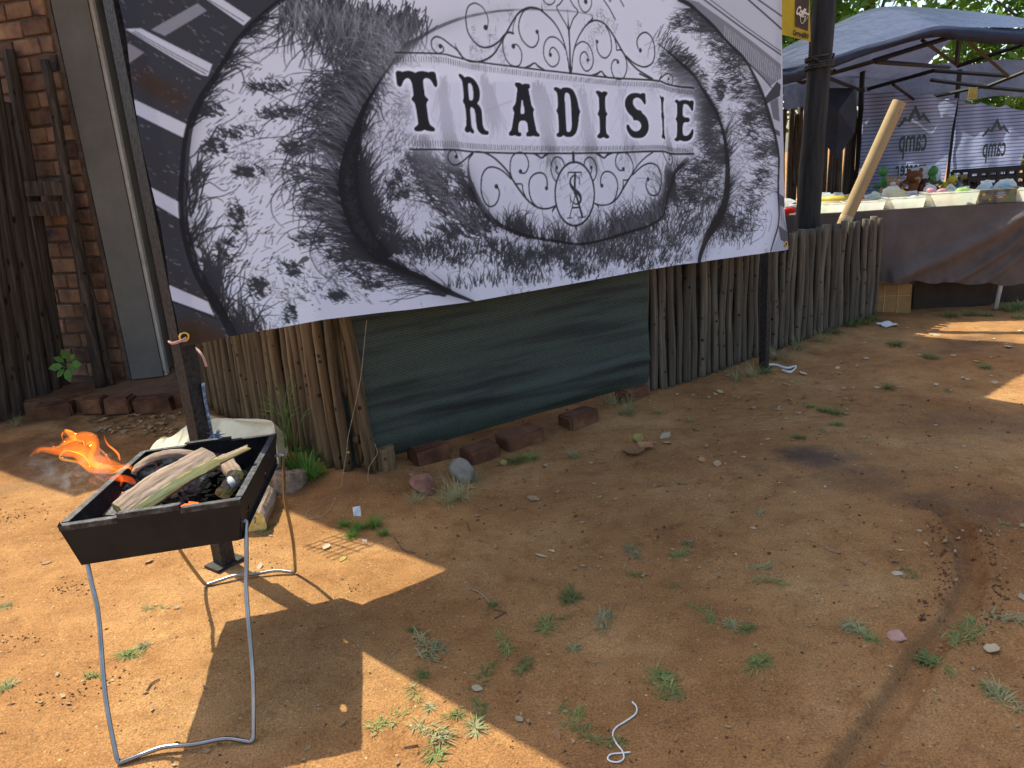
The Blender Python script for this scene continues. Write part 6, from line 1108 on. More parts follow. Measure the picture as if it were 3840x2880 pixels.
for ob in list(C.objects):
    if ob.name == 'x': ob.name = 'clear_bag'; tag(ob, 'large clear plastic bag behind the plush toys', 'bag'); ob.parent = None
q = at_back(3760, 690, 8.3); crate = empty('plastic_crate', (q[0] + 0.05, 8.4, 0.80)); tag(crate, 'black slatted plastic crate at the right of the back table', 'crate')
m = MB()
for z in (0.0, 0.09, 0.18, 0.26): m.box((0, -0.16, z + 0.02), (0.9, 0.015, 0.035)); m.box((0, 0.16, z + 0.02), (0.9, 0.015, 0.035))
for x in np.linspace(-0.45, 0.45, 10): m.box((x, -0.16, 0.14), (0.03, 0.02, 0.28)); m.box((x, 0.16, 0.14), (0.03, 0.02, 0.28))
m.build('crate_wall', M['steel_black'], crate)

# ------------------------------------------------------------------ gazebo
gz_m = pmat('silver_blue_tarp', [(0.3, (0.052, 0.060, 0.105)), (0.7, (0.098, 0.108, 0.165))], 3, 0.26, bump=1.0, bump_scale=6, trans=0.30, spec=0.6, bdist=0.03)
navy = pmat('navy_canvas', [(0.3, (0.014, 0.018, 0.035)), (0.7, (0.03, 0.038, 0.065))], 6, 0.6, bump=0.4, trans=0.10)
gzb = empty('gazebo', (2.6, 7.2, 0)); tag(gzb, 'pop-up gazebo with silver blue canopy over the market stall', 'gazebo')
GX0, GX1, GY0, GY1 = 2.2, 5.6, 7.3, 10.0
fe = [wall_at(a, b, (0, GY0), (1, GY0)) for a, b in ((2880, 285), (3000, 262), (3110, 228), (3230, 190), (3340, 160), (3480, 118), (3560, 112), (3700, 118), (3840, 122), (3990, 128))]
FEc = catmull([tuple(p) for p in fe], 5); nJ = len(FEc); rows = 22; P = np.zeros((rows + 1, nJ, 3))
for i in range(rows + 1):
    f = i / rows
    for j, p in enumerate(FEc):
        cx = (p[0] - GX0) / (GX1 - GX0); ridge = (0.34 + 0.34 * min(max(cx - 0.2, 0), 1)) * (1 - abs(2 * f - 1) ** 1.3) * (0.55 + 0.45 * math.sin(math.pi * min(max(cx, 0), 1)))
        w = fbm(np.array([p[0] * 2.2]), np.array([f * 5.]), 3, 88)[0] - 0.5
        P[i, j] = (p[0] + 0.1 * f, GY0 + (GY1 - GY0) * f, p[2] + 0.03 + ridge + 0.05 * w - 0.16 * f)
c = MB(); c.grid(P); c.build('canopy', gz_m, gzb, True)
V_ = np.zeros((9, nJ, 3))      # front edge rolled and hanging a little
for i in range(9):
    a = i / 8.0
    for j, p in enumerate(FEc):
        w = fbm(np.array([p[0] * 4.]), np.array([a * 2.]), 3, 91)[0] - 0.5; drop = 0.10 + 0.03 * math.sin(p[0] * 3.1)
        V_[i, j] = (p[0] + 0.02 * w, GY0 - 0.035 * math.sin(math.pi * a) + 0.05 * w, p[2] + 0.03 - drop * a + 0.02 * w)
c = MB(); c.grid(V_); c.build('valance', navy, gzb, True)
for o_ in gzb.children:
    o_.location = (-2.6, -7.2, 0)
def bar(a, b, r=0.021):
    m = MB(); m.tube([(a[0] - 2.6, a[1] - 7.2, a[2]), (b[0] - 2.6, b[1] - 7.2, b[2])], r, 4); m.build('frame_bar', M['steel_black'], gzb)
def gp(px, py, y): q = wall_at(px, py, (0, y), (1, y)); return tuple(q)
for a, b, ya, yb in (((3285, 232), (3560, 252), 7.4, 8.7), ((3460, 152), (3590, 245), 7.4, 8.7), ((3598, 140), (3588, 245), 7.4, 8.7), ((3610, 138), (3780, 285), 7.4, 8.7), ((3840, 165), (3590, 248), 8.0, 8.7), ((3270, 230), (3560, 140), 7.4, 7.4), ((3560, 140), (3840, 125), 7.4, 7.4), ((3060, 292), (3330, 215), 9.0, 7.6), ((3100, 290), (3230, 340), 8.0, 9.8), ((3240, 338), (3500, 265), 9.8, 9.2), ((3500, 265), (3780, 285), 9.2, 9.2), ((3490, 300), (3690, 325), 9.6, 9.6), ((3680, 325), (3840, 340), 9.6, 9.6), ((3840, 270), (3700, 325), 9.2, 9.6), ((3350, 318), (3430, 375), 9.2, 9.8), ((3430, 375), (3560, 350), 9.8, 9.8), ((3560, 350), (3700, 320), 9.8, 9.6), ((3010, 310), (2900, 265), 8.8, 8.2), ((3010, 310), (3130, 265), 8.8, 8.2)):
    bar(gp(*a, ya), gp(*b, yb))
for px, y0, x1 in ((3235, 9.9, 3215), (3600, 9.9, 3560)):
    a = wall_at(px, 260, (0, y0), (1, y0)); b_ = wall_at(x1, 640, (0, y0), (1, y0)); d_ = (b_ - a) / (b_[2] - a[2]); b0_ = a - d_ * a[2]
    m = MB(); m.tube([(b0_[0] - 2.6, b0_[1] - 7.2, 0), (a[0] - 2.6, a[1] - 7.2, a[2])], 0.032, 4); m.build('leg', M['steel_black'], gzb)
m = MB(); q = gp(3648, 350, 9.3); m.box((q[0] - 2.6, q[1] - 7.2, q[2]), (0.10, 0.005, 0.13), (0, 0.03, 0)); m.build('warning_tag', M['yellow_leaf'], gzb)
# back and side drop cloths
bk = MB(); P = np.zeros((4, 20, 3))
for i in range(4):
    for j in range(20): 
        x = 3.6 + 3.2 * j / 19; P[i, j] = (x, 10.05 + 0.03 * math.sin(j), 2.28 - 0.42 * i / 3 + 0.02 * math.sin(j * 1.7))
bk.grid(P); tag(bk.build('back_valance', gz_m, None, True), 'pale hanging valance along the back of the gazebo', 'valance')
stripe, n, l, b = new_mat('striped_white_canvas'); tc = n.new('ShaderNodeTexCoord'); wv = n.new('ShaderNodeTexWave'); wv.bands_direction = 'Z'; wv.inputs['Scale'].default_value = 7.5; wv.inputs['Distortion'].default_value = 0.4; l.new(tc.outputs['Object'], wv.inputs[0])
r = ramp(n, [(0.10, (0.11, 0.135, 0.29)), (0.3, (0.34, 0.38, 0.54))]); l.new(wv.outputs['Fac'], r.inputs[0]); l.new(r.outputs[0], b.inputs['Base Color']); b.inputs['Roughness'].default_value = 0.6; tr = n.new('ShaderNodeBsdfTranslucent'); l.new(r.outputs[0], tr.inputs[0]); mx = n.new('ShaderNodeMixShader'); mx.inputs[0].default_value = 0.5; l.new(b.outputs[0], mx.inputs[1]); l.new(tr.outputs[0], mx.inputs[2]); l.new(mx.outputs[0], n['Material Output'].inputs[0])
ink = pmat('dark_green_ink', [(0.3, (0.03, 0.045, 0.045)), (0.7, (0.06, 0.08, 0.08))], 10, 0.7, bump=0)
def text_mesh(s, name, size):
    cu = bpy.data.curves.new(name, 'FONT'); cu.body = s; cu.size = size; cu.align_x = 'CENTER'; cu.offset = 0.003; o = bpy.data.objects.new(name, cu); C.objects.link(o); dg = bpy.context.evaluated_depsgraph_get(); me = bpy.data.meshes.new_from_object(o.evaluated_get(dg)); bpy.data.objects.remove(o, do_unlink=True); return me
def curtain(corners, y, label, logo_px, seed):
    q = [wall_at(a, b, (0, y), (1, y)) for a, b in corners]; tl, tr_, br, bl_ = q; nx, nz = 50, 40; P = np.zeros((nz + 1, nx + 1, 3)); t = empty('stall_curtain', tuple(bl_)); tag(t, label, 'curtain')
    for i in range(nz + 1):
        for j in range(nx + 1):
            a, f = j / nx, i / nz; top = tl * (1 - a) + tr_ * a; bot = bl_ * (1 - a) + br * a; p = bot * (1 - f) + top * f
            w = 0.035 * math.sin(a * 17 + 3 * f + seed) * (0.4 + 0.6 * f) + 0.08 * (fbm(np.array([a * 5.]), np.array([f * 3.]), 3, seed)[0] - 0.5); sc_ = 0.05 * abs(math.sin(a * 9)) * f ** 6
            P[i, j] = (p[0] - bl_[0], p[1] + w - bl_[1], p[2] - bl_[2] - sc_)
    m = MB(); m.grid(P); m.build('curtain_cloth', stripe, t, True)
    cx, cz, s = logo_px; c0 = wall_at(cx, cz, (0, y), (1, y)) - bl_
    for txt, dz, sx, sz in (('camp', -0.20, 0.95, 2.2), ('master', -0.50, 0.95, 1.9)):
        me = text_mesh(txt, 'print_' + txt, 0.155 if txt == 'camp' else 0.13); me.materials.append(ink); o = link('lettering', me, t); o.location = (c0[0], -0.085, c0[2] + dz * s); o.rotation_euler = (math.radians(90), 0, 0); o.scale = (-sx * s * 1.15, (2.6 if txt == 'camp' else 2.0) * s, 1)
    mt = MB(); pk = [(-0.24, 0.0), (-0.14, 0.13), (-0.10, 0.09), (0.0, 0.26), (0.08, 0.12), (0.12, 0.16), (0.24, 0.02), (0.17, 0.05), (0.12, 0.10), (0.06, 0.06), (0.0, 0.17), (-0.06, 0.05), (-0.13, 0.07), (-0.2, 0.0)]
    mt.add([(c0[0] + x * s * 0.9, -0.086, c0[2] + (z + 0.10) * s) for x, z in pk], [tuple(range(len(pk)))]); mt.build('mountain_print', ink, t)
curtain([(3240, 325), (3592, 360), (3540, 690), (3210, 745)], 9.75, 'striped white curtain behind the stall with a mountain print, left one', (3412, 505, 0.95), 3)
curtain([(3598, 370), (3860, 400), (3815, 700), (3555, 672)], 9.85, 'striped white curtain behind the stall with a mountain print, right one', (3715, 535, 0.80), 5)
# loose navy flap tied to the gazebo leg
q = [wall_at(a, b, (0, 9.2), (1, 9.2)) for a, b in ((3050, 330), (3205, 330), (3215, 420), (3205, 500), (3135, 602), (3085, 520), (3050, 420))]
fm = MB(); fm.add([tuple(p) for p in q] + [tuple((q[0] + q[3]) / 2 + np.array([0, -0.12, 0]))], [(0, 1, 7), (1, 2, 7), (2, 3, 7), (3, 4, 7), (4, 5, 7), (5, 6, 7), (6, 0, 7)]); tag(fm.build('canvas_flap', navy, None), 'loose navy canvas flap hanging from the gazebo beside the black pole', 'flap')
q = [wall_at(a, b, (0, 9.4), (1, 9.4)) for a, b in ((3070, 345), (3212, 335), (3212, 420), (3130, 415), (3060, 395))]; fm = MB(); fm.add([tuple(p) for p in q], [(0, 1, 2, 3, 4)]); tag(fm.build('tarp_corner', gz_m, None), 'pale tarp corner above the navy flap', 'tarp')
# tall dark pole fence at the back
bf = empty('tall_pole_fence', (2.6, 9.9, 0)); tag(bf, 'tall dark pole fence behind the stall table left of the curtains', 'fence'); VB = [pole_variant(1200 + k, 1.0, 0.035, M['pole_dark'], 0.01) for k in range(5)]; rg = random.Random(12); x = 0.0
while x < 2.2:
    o = link('pole', VB[rg.randrange(5)], bf); o.location = (x, rg.uniform(-0.015, 0.015), 0); k = rg.uniform(0.8, 1.15); o.scale = (k, k, 1.86 + rg.uniform(-0.05, 0.05)); o.rotation_euler = (0, rg.gauss(0, 0.012), rg.uniform(0, 6)); x += 0.060 * (0.5 + 0.5 * k) * rg.uniform(0.98, 1.12)
# small yellow hanging sign
sg = empty('hanging_sign', (2.18, 6.12, 0)); tag(sg, 'small yellow fabric coffee sign hanging beside the black pole', 'sign'); yel = pmat('yellow_fabric', [(0.3, (0.42, 0.29, 0.02)), (0.7, (0.52, 0.37, 0.035))], 8, 0.7, bump=0.15, trans=0.3); brn = pmat('brown_print', [(0.3, (0.05, 0.03, 0.02)), (0.7, (0.075, 0.05, 0.035))], 8, 0.7, bump=0); crm = pmat('cream_print', [(0.3, (0.66, 0.58, 0.44)), (0.7, (0.74, 0.67, 0.53))], 8, 0.7, bump=0)
SA, SB = np.array([2.02, 6.08]), np.array([2.42, 6.16])
def sp(px, py, off=0.0): q = wall_at(px, py, SA, SB); return (q[0] - 2.18, q[1] - 6.12 - off, q[2])
m = MB(); nx, nz = 10, 14; P = np.zeros((nz + 1, nx + 1, 3))
for i in range(nz + 1):
    for j in range(nx + 1):
        a, f = j / nx, i / nz; x = 2895 + (3038 - 2895) * a - 4 * f; y = (118 + 40 * a) * (1 - f) + -190 * f; p = np.array(sp(x, y)); p[1] += 0.008 * math.sin(a * 5 + f * 3); P[i, j] = p
m.grid(P); m.build('sign_cloth', yel, sg, True)
m = MB(); m.add([sp(2980, -120, 0.012), sp(3036, -120, 0.012), sp(3028, 118, 0.012), sp(2979, 100, 0.012)], [(0, 1, 2, 3)]); m.build('brown_patch', brn, sg)
srz = math.atan2(SB[1] - SA[1], SB[0] - SA[0])
for txt, px, py, size, mt_ in (('Coffee', 3002, 62, 0.062, crm), ("Cappu-chille's", 2998, 138, 0.036, brn)):
    me = text_mesh(txt, 'print_text', size); me.materials.append(mt_); o = link('lettering', me, sg); o.location = sp(px, py, 0.018); o.rotation_euler = (math.radians(90), math.radians(14 if txt[1] == 'a' else 22), srz); o.scale = (0.62 if txt == 'Coffee' else 0.66, 1.25, 1)
m = MB(); m.tube(catmull([sp(x, y, 0.017) for x, y in ((2998, 62), (3008, 66), (3016, 62), (3012, 82), (3004, 90), (2999, 80), (2998, 62))], 5), 0.0022, 5); m.tube(catmull([sp(x, y, 0.017) for x, y in ((3014, 70), (3020, 72), (3014, 82))], 5), 0.002, 5); m.build('cup_print', crm, sg)
# ------------------------------------------------------------------ trees and palm beyond the stall
leaf_m = pmat('tree_leaf', [(0.3, (0.075, 0.16, 0.018)), (0.7, (0.18, 0.32, 0.04))], 1.5, 0.5, bump=0, trans=0.5)
def tree(name, base, h, crown_c, crown_r, n, label, seed, ls=0.10):
    rg = np.random.default_rng(seed); t = empty(name, base); tag(t, label, 'tree')
    m = wob_tube((0, 0, 0), (0.1, 0, h * 0.75), 0.16, 0.06, seed, wob=0.05)
    for k in range(6):
        a = k * 1.05; m.tube([(0, 0, h * (0.35 + 0.05 * k)), (crown_r[0] * 0.4 * math.cos(a), crown_r[1] * 0.4 * math.sin(a), h * (0.5 + 0.05 * k)), (crown_r[0] * 0.75 * math.cos(a), crown_r[1] * 0.75 * math.sin(a), h * (0.62 + 0.05 * k))], [0.06, 0.035, 0.012], 6)
    m.build('trunk', M['pole_dark'], t, True)
    K = 46; cc = rg.normal(0, 1, (K, 3)); cc /= np.linalg.norm(cc, axis=1)[:, None]; cc *= rg.uniform(0.45, 1.0, (K, 1)) ** 0.6; cc = cc * np.array(crown_r) + np.array(crown_c)
    w = rg.integers(0, K, n); p = cc[w] + rg.normal(0, 1, (n, 3)) * np.array(crown_r) * 0.14
    a = rg.normal(0, 1, (n, 3)); a /= np.linalg.norm(a, axis=1)[:, None]; b_ = np.cross(a, rg.normal(0, 1, (n, 3))); b_ /= np.linalg.norm(b_, axis=1)[:, None]; s = rg.uniform(0.6, 1.3, (n, 1)) * ls
    V = np.stack([p - a * s, p + b_ * s * 0.4, p + a * s, p - b_ * s * 0.4], 1).reshape(-1, 3); F = np.arange(4 * n).reshape(-1, 4)
    link('crown', big_mesh('crown', V, F, leaf_m, False), t)
tree('tree', (3.9, 13.6, 0), 5.5, (0, 0, 3.6), (2.2, 1.6, 2.0), 9000, 'bright green tree behind the gazebo left of the black pole', 51)
tree('tree', (6.6, 14.5, 0), 6.5, (0, 0, 4.2), (2.6, 1.8, 2.2), 9000, 'bright green tree rising behind the gazebo roof', 52)
tree('tree', (9.6, 13.2, 0), 4.5, (0, 0, 2.4), (2.2, 1.6, 2.2), 9000, 'green tree behind the stall at the far right', 53)
palm = empty('palm', (3.2, 12.0, 0)); tag(palm, 'palm with narrow fronds showing between the banner and the black pole', 'palm'); wob_tube((0, 0, 0), (0, 0, 1.6), 0.12, 0.10, 3).build('trunk', M['pole_dark'], palm, True)
rg = random.Random(4)
pf = pmat('palm_frond', [(0.3, (0.14, 0.24, 0.03)), (0.7, (0.28, 0.40, 0.07))], 3, 0.5, bump=0, trans=0.4)
for k in range(16):
    a = rg.uniform(0, 6.28); el = rg.uniform(0.1, 0.9); m = MB(); L = rg.uniform(0.9, 1.3)
    pts = [Vector((math.cos(a) * L * s * math.cos(el), math.sin(a) * L * s * math.cos(el), 1.6 + L * s * math.sin(el) - 0.55 * L * s * s)) for s in np.linspace(0, 1, 9)]; m.tube(pts, [0.012] * 8 + [0.003], 5)
    for i in range(1, 9):
        for sg_ in (-1, 1):
            d = (pts[i] - pts[i - 1]).normalized(); sd = d.cross(Vector((0, 0, 1))).normalized() * sg_
            for q in (0, 0.5):
                o_ = pts[i].lerp(pts[i - 1], q); e_ = o_ + (d * 0.6 + sd * 0.9 + Vector((0, 0, -0.15))) * 0.30; m.add([o_ - d * 0.012, o_ + d * 0.012, e_], [(0, 1, 2)])
    m.build('frond', pf, palm)
# hedge wall far behind so no bare horizon shows
# ------------------------------------------------------------------ grass
def tuft_mesh(name, seed, nb, L, spread, mat, up=0.35, w=0.0035, runner=0.0):
    rg = random.Random(seed); m = MB(); bend_ = rg.uniform(-0.5, 0.5)
    for k in range(nb):
        a = rg.uniform(0, 6.28); r0 = rg.uniform(0, spread); bx_, by_ = r0 * math.cos(a + rg.gauss(0, 0.6)), r0 * math.sin(a + rg.gauss(0, 0.6)); t_ = rg.uniform(-1, 1); bx_ += runner * t_; by_ += runner * bend_ * t_ * t_ + runner * 0.12 * rg.gauss(0, 1); l_ = L * rg.uniform(0.45, 1.1); e0 = min(1.45, max(0.08, rg.gauss(up * 1.6, 0.35))); ww = w * rg.uniform(0.7, 1.3)
        sd = Vector((-math.sin(a), math.cos(a), 0)) * ww; p = Vector((bx_, by_, 0)); V = []; S = 4
        for i in range(S + 1):
            f = i / S; V += [p - sd * (1 - f) ** 0.6, p + sd * (1 - f) ** 0.6]; e = e0 - 1.1 * f * (1.2 - up) ; p = p + Vector((math.cos(a) * math.cos(e), math.sin(a) * math.cos(e), math.sin(e))) * (l_ / S); p.z = max(p.z, 0.002)
        m.add(V, [(2 * i, 2 * i + 1, 2 * i + 3, 2 * i + 2) for i in range(S)])
    return m.mesh(name, mat)
SMALL = [tuft_mesh('grass_tuft', 10 + k, 52 + 6 * k, 0.040, 0.012, M['grass' if k % 3 else 'grass_dry'], 0.26, 0.0019, (0.0, 0.035, 0.06, 0.045, 0.02, 0.07)[k]) for k in range(6)]
BIG = [tuft_mesh('grass_tuft', 40 + k, 150, 0.10, 0.07, M['grass'], 0.45, 0.0022) for k in range(4)]
WISP = [tuft_mesh('grass_tuft', 60 + k, 80, 0.17, 0.06, M['grass_dry'], 0.6, 0.0016) for k in range(3)]
LUSH = [tuft_mesh('grass_tuft', 80 + k, 130, 0.15, 0.06, M['grass_lush'], 0.6, 0.0028) for k in range(2)]
def tuft(px, py, var, s, label, group, seed):
    q = ground_at(px, py); rg = random.Random(seed); o = link('grass_tuft', var[rg.randrange(len(var))]); o.location = (q[0], q[1], gz(q[0], q[1]) - 0.001); k = s * rg.uniform(0.85, 1.15); o.scale = (k * rg.uniform(0.8, 1.4), k, k); o.rotation_euler = (0, 0, rg.uniform(0, 6.28)); return tag(o, label.replace('leftmost from the left', 'leftmost').replace('leftmost from left', 'leftmost'), 'grass tuft', group)
SH = [(2371, 2072, 1.0), (2548, 2078, 0.9), (2575, 2040, 1.0), (2377, 2150, 0.7), (2529, 2197, 0.6), (1846, 2270, 0.8), (2137, 2236, 1.3), (2124, 2308, 0.5), (2042, 2346, 1.3), (2260, 2328, 1.2), (1548, 2368, 0.7), (1600, 2434, 1.2), (1650, 2440, 0.9), (1887, 2404, 0.9), (2149, 2431, 0.8), (1963, 2498, 1.1), (1814, 2540, 1.1), (1586, 2540, 0.8), (2118, 2672, 0.8), (2149, 2710, 0.8), (2238, 2780, 0.8), (2485, 2545, 1.4), (2512, 2605, 1.0), (2460, 2540, 0.8), (1801, 2686, 0.9)]
SHR = [(2845, 2128, 0.8), (2883, 2176, 0.8), (2655, 2298, 0.9), (2745, 2345, 1.0), (2800, 2358, 1.0), (2845, 2488, 1.1), (3190, 2345, 1.3), (3225, 2375, 1.1), (3265, 2400, 0.9), (3470, 2455, 1.3), (3510, 2480, 1.2), (3540, 2510, 0.8), (3590, 2370, 0.9), (3640, 2385, 1.1), (3710, 2590, 0.9), (3765, 2625, 1.2), (3815, 2330, 1.3), (3421, 2153, 0.6), (3769, 1966, 0.8), (2845, 1928, 0.6)]
SUNY = [(1558, 2618, 0.9), (1618, 2667, 0.8), (1463, 2710, 1.1), (1706, 2692, 0.8), (1782, 2738, 1.2), (1627, 2752, 1.1), (1637, 2818, 1.1), (585, 2283, 0.8), (475, 2462, 0.9), (505, 2452, 0.9), (545, 2426, 0.9), (20, 2584, 1.0), (50, 2570, 0.8), (345, 2540, 0.8), (15, 2275, 1.0), (1005, 1985, 0.8), (985, 2000, 0.8)]
FAR = [(2997, 1643, 0.7, 1), (3092, 1620, 0.7, 0), (3256, 1638, 0.7, 0), (3090, 1535, 0.8, 1), (3130, 1545, 1.0, 1), (3040, 1520, 0.7, 1), (3136, 1588, 0.6, 1), (3332, 1458, 1.0, 1), (3383, 1518, 0.9, 0), (3484, 1340, 1.0, 1), (3693, 1378, 0.8, 1), (3554, 1465, 0.8, 0), (3358, 1295, 1.2, 1), (2472, 1556, 0.5, 2), (2592, 1575, 0.5, 2)]
EDGE = [(2820, 1415, 1.2, 2), (2760, 1430, 1.0, 2), (2870, 1400, 0.9, 1), (2921, 1358, 1.2, 2), (2990, 1320, 1.1, 2), (3073, 1290, 1.1, 2), (3130, 1260, 1.0, 1), (3190, 1235, 1.2, 1), (3231, 1224, 1.2, 1), (3270, 1208, 1.2, 1), (2300, 1535, 1.1, 2), (2360, 1560, 0.9, 2), (1720, 1860, 1.1, 2), (1680, 1880, 0.9, 2), (1780, 1800, 0.7, 2), (1930, 1730, 0.8, 1), (1985, 1718, 0.7, 1), (2150, 1712, 0.7, 2), (1560, 1880, 0.6, 2)]
i_ = 0
NTH = ['leftmost'] + '2nd 3rd 4th 5th 6th 7th 8th 9th 10th 11th 12th 13th 14th 15th 16th 17th 18th 19th 20th 21st 22nd 23rd 24th 25th 26th'.split()
def order(L, p): return NTH[sorted(L).index(p)]
for P_, lab, grp in ((SH, 'small green tuft on shaded dirt below the net, %s from the left', 'small tufts in the shade below the net'), (SHR, 'small green tuft on shaded dirt near the wheel rut, %s from the left', 'small tufts near the wheel rut'), (SUNY, 'small sunlit grass tuft around the braai, %s from the left', 'small sunlit tufts around the braai')):
    for (x, y, s) in P_: tuft(x, y, SMALL, s, lab % order(P_, (x, y, s)), grp, i_); i_ += 1
for (x, y, s, v) in FAR: tuft(x, y, (SMALL, BIG, WISP)[v], s * (0.62 if v else 1.0), 'low grass tuft on open dirt right of the pole fence, %s from the left' % order(FAR, (x, y, s, v)), 'tufts right of the pole fence', i_); i_ += 1
for (x, y, s, v) in EDGE: tuft(x, y, (SMALL, BIG, WISP)[v], s * (0.8 if v == 2 else 0.75), 'wispy grass clump along the fence foot, %s from the left' % order(EDGE, (x, y, s, v)), 'grass along the fence foot', i_); i_ += 1
L_ = ((1110, 1780, 1.0), (1150, 1800, 1.0), (1180, 1815, 0.7))
for (x, y, s) in L_: tuft(x, y, LUSH, s, 'bright lush grass clump at the foot of the brown pole fence, %s from left' % order(L_, (x, y, s)), 'lush grass at the brown fence', i_); i_ += 1
L_ = ((1290, 1970, 0.34), (1345, 1985, 0.36), (1405, 1970, 0.40), (1440, 2005, 0.30), (1320, 2012, 0.30))
for (x, y, s) in L_: tuft(x, y, LUSH, s, 'short grass clump at the sunlit edge below the fence corner, %s from left' % order(L_, (x, y, s)), 'grass at the sunlit edge', i_); i_ += 1
L_ = ((3560, 1185, 0.8), (3640, 1180, 0.8), (3700, 1182, 0.7), (3790, 1160, 1.0), (3830, 1150, 1.1), (3820, 1190, 0.7))
for (x, y, s) in L_: tuft(x, y, BIG, s, 'sunlit grass in front of the stall table leg, %s from left' % order(L_, (x, y, s)), 'grass in front of the stall', i_); i_ += 1
L_ = ((150, 1545, 0.7), (60, 1600, 0.6))
for (x, y, s) in L_: tuft(x, y, WISP, s, 'thin dry grass at the foot of the pole screen, %s from left' % order(L_, (x, y, s)), 'dry grass by the pole screen', i_); i_ += 1
# tall stems by the brown fence
st = MB(); rg = random.Random(8)
for (px, py) in ((1080, 1760), (1100, 1770), (1120, 1770), (1060, 1750)):
    q = ground_at(px, py); a = rg.uniform(-0.4, 0.4)
    for k in range(3):
        l_ = rg.uniform(0.35, 0.6); an = rg.uniform(0, 6.28); pts = [(q[0] + math.cos(an) * 0.12 * s * s, q[1] + math.sin(an) * 0.12 * s * s, gz(q[0], q[1]) + l_ * s - 0.08 * s ** 4) for s in np.linspace(0, 1, 8)]; st.tube(pts, [0.0018] * 7 + [0.0006], 4)
        d = pts[5]; st.add([d, (d[0] + 0.002, d[1], d[2] + 0.008), (d[0] + 0.06 * math.cos(an), d[1] + 0.06 * math.sin(an), d[2] + 0.03)], [(0, 1, 2)])
tag(st.build('tall_grass', M['grass_lush'], None), 'tall thin grass stems rising in front of the brown pole fence', 'grass')
# weed with lobed leaves on the pier pole
wd = empty('weed', (-3.22, 5.42, 0.40)); tag(wd, 'small green leafy weed growing at the pole in front of the pier', 'weed'); q = wall_at(255, 1365, (-3.4, 5.42), (-3.0, 5.42)); wd.location = tuple(q)
for k in range(8):
    a = k * 0.82; L = 0.055 if k % 2 else 0.075; m = MB(); c0 = Vector((math.cos(a) * 0.05, -0.02 + math.sin(a) * 0.03, math.sin(a * 1.0) * 0.05)); d = Vector((math.cos(a), -0.3, math.sin(a) * 0.8)).normalized(); s_ = d.cross(Vector((0, -1, 0.4))).normalized(); up_ = s_.cross(d)
    P = [c0 - d * 0.02, c0 + s_ * L * 0.33 + up_ * 0.006, c0 + d * L * 0.5 + s_ * L * 0.36 + up_ * 0.004, c0 + d * L, c0 + d * L * 0.5 - s_ * L * 0.36 + up_ * 0.004, c0 - s_ * L * 0.33 + up_ * 0.006, c0 + d * L * 0.3]
    m.add(P, [(0, 1, 6), (1, 2, 6), (2, 3, 6), (3, 4, 6), (4, 5, 6), (5, 0, 6)]); m.tube([(0, 0.02, -0.10), (0, 0.0, -0.03), c0], 0.002, 4); m.build('leaf', M['leaf_green'], wd)

# ------------------------------------------------------------------ leaves, twigs, scraps
def leaf_mesh(seed, mat, curl=0.25):
    rg = random.Random(seed); m = MB(); n_ = 7; L_, R_, Cn = [], [], []
    for i in range(n_):
        f = i / (n_ - 1); w = 0.42 * math.sin(math.pi * min(1, f * 0.92 + 0.06)) ** 0.8 * rg.uniform(0.8, 1.15); z = curl * (0.25 + 0.5 * (2 * f - 1) ** 2); Cn.append((f - 0.5, 0, z * 0.4)); L_.append((f - 0.5, w, z * 0.4 + curl * w * rg.uniform(0.3, 1.2))); R_.append((f - 0.5, -w, z * 0.4 + curl * w * rg.uniform(0.3, 1.2)))
    m.v = Cn + L_ + R_
    for i in range(n_ - 1): m.f += [(i, i + 1, n_ + i + 1, n_ + i), (2 * n_ + i, 2 * n_ + i + 1, i + 1, i)]
    return m.mesh('leaf', mat, True)
LEAF = {k: [leaf_mesh(i * 7 + s, M[k], 0.15 + 0.12 * s) for s in range(3)] for i, k in enumerate(('dry_leaf', 'pale_leaf', 'yellow_leaf', 'orange_leaf'))}
def leaf(px, py, s, k, label, seed, group=None):
    q = ground_at(px, py); rg = random.Random(seed); o = link('fallen_leaf', LEAF[k][rg.randrange(3)]); o.location = (q[0], q[1], gz(q[0], q[1]) + 0.002); o.scale = (s, s * rg.uniform(0.6, 0.95), s); o.rotation_euler = (rg.uniform(-0.25, 0.25), rg.uniform(-0.25, 0.25), rg.uniform(0, 6.28)); tag(o, label, 'leaf', group)
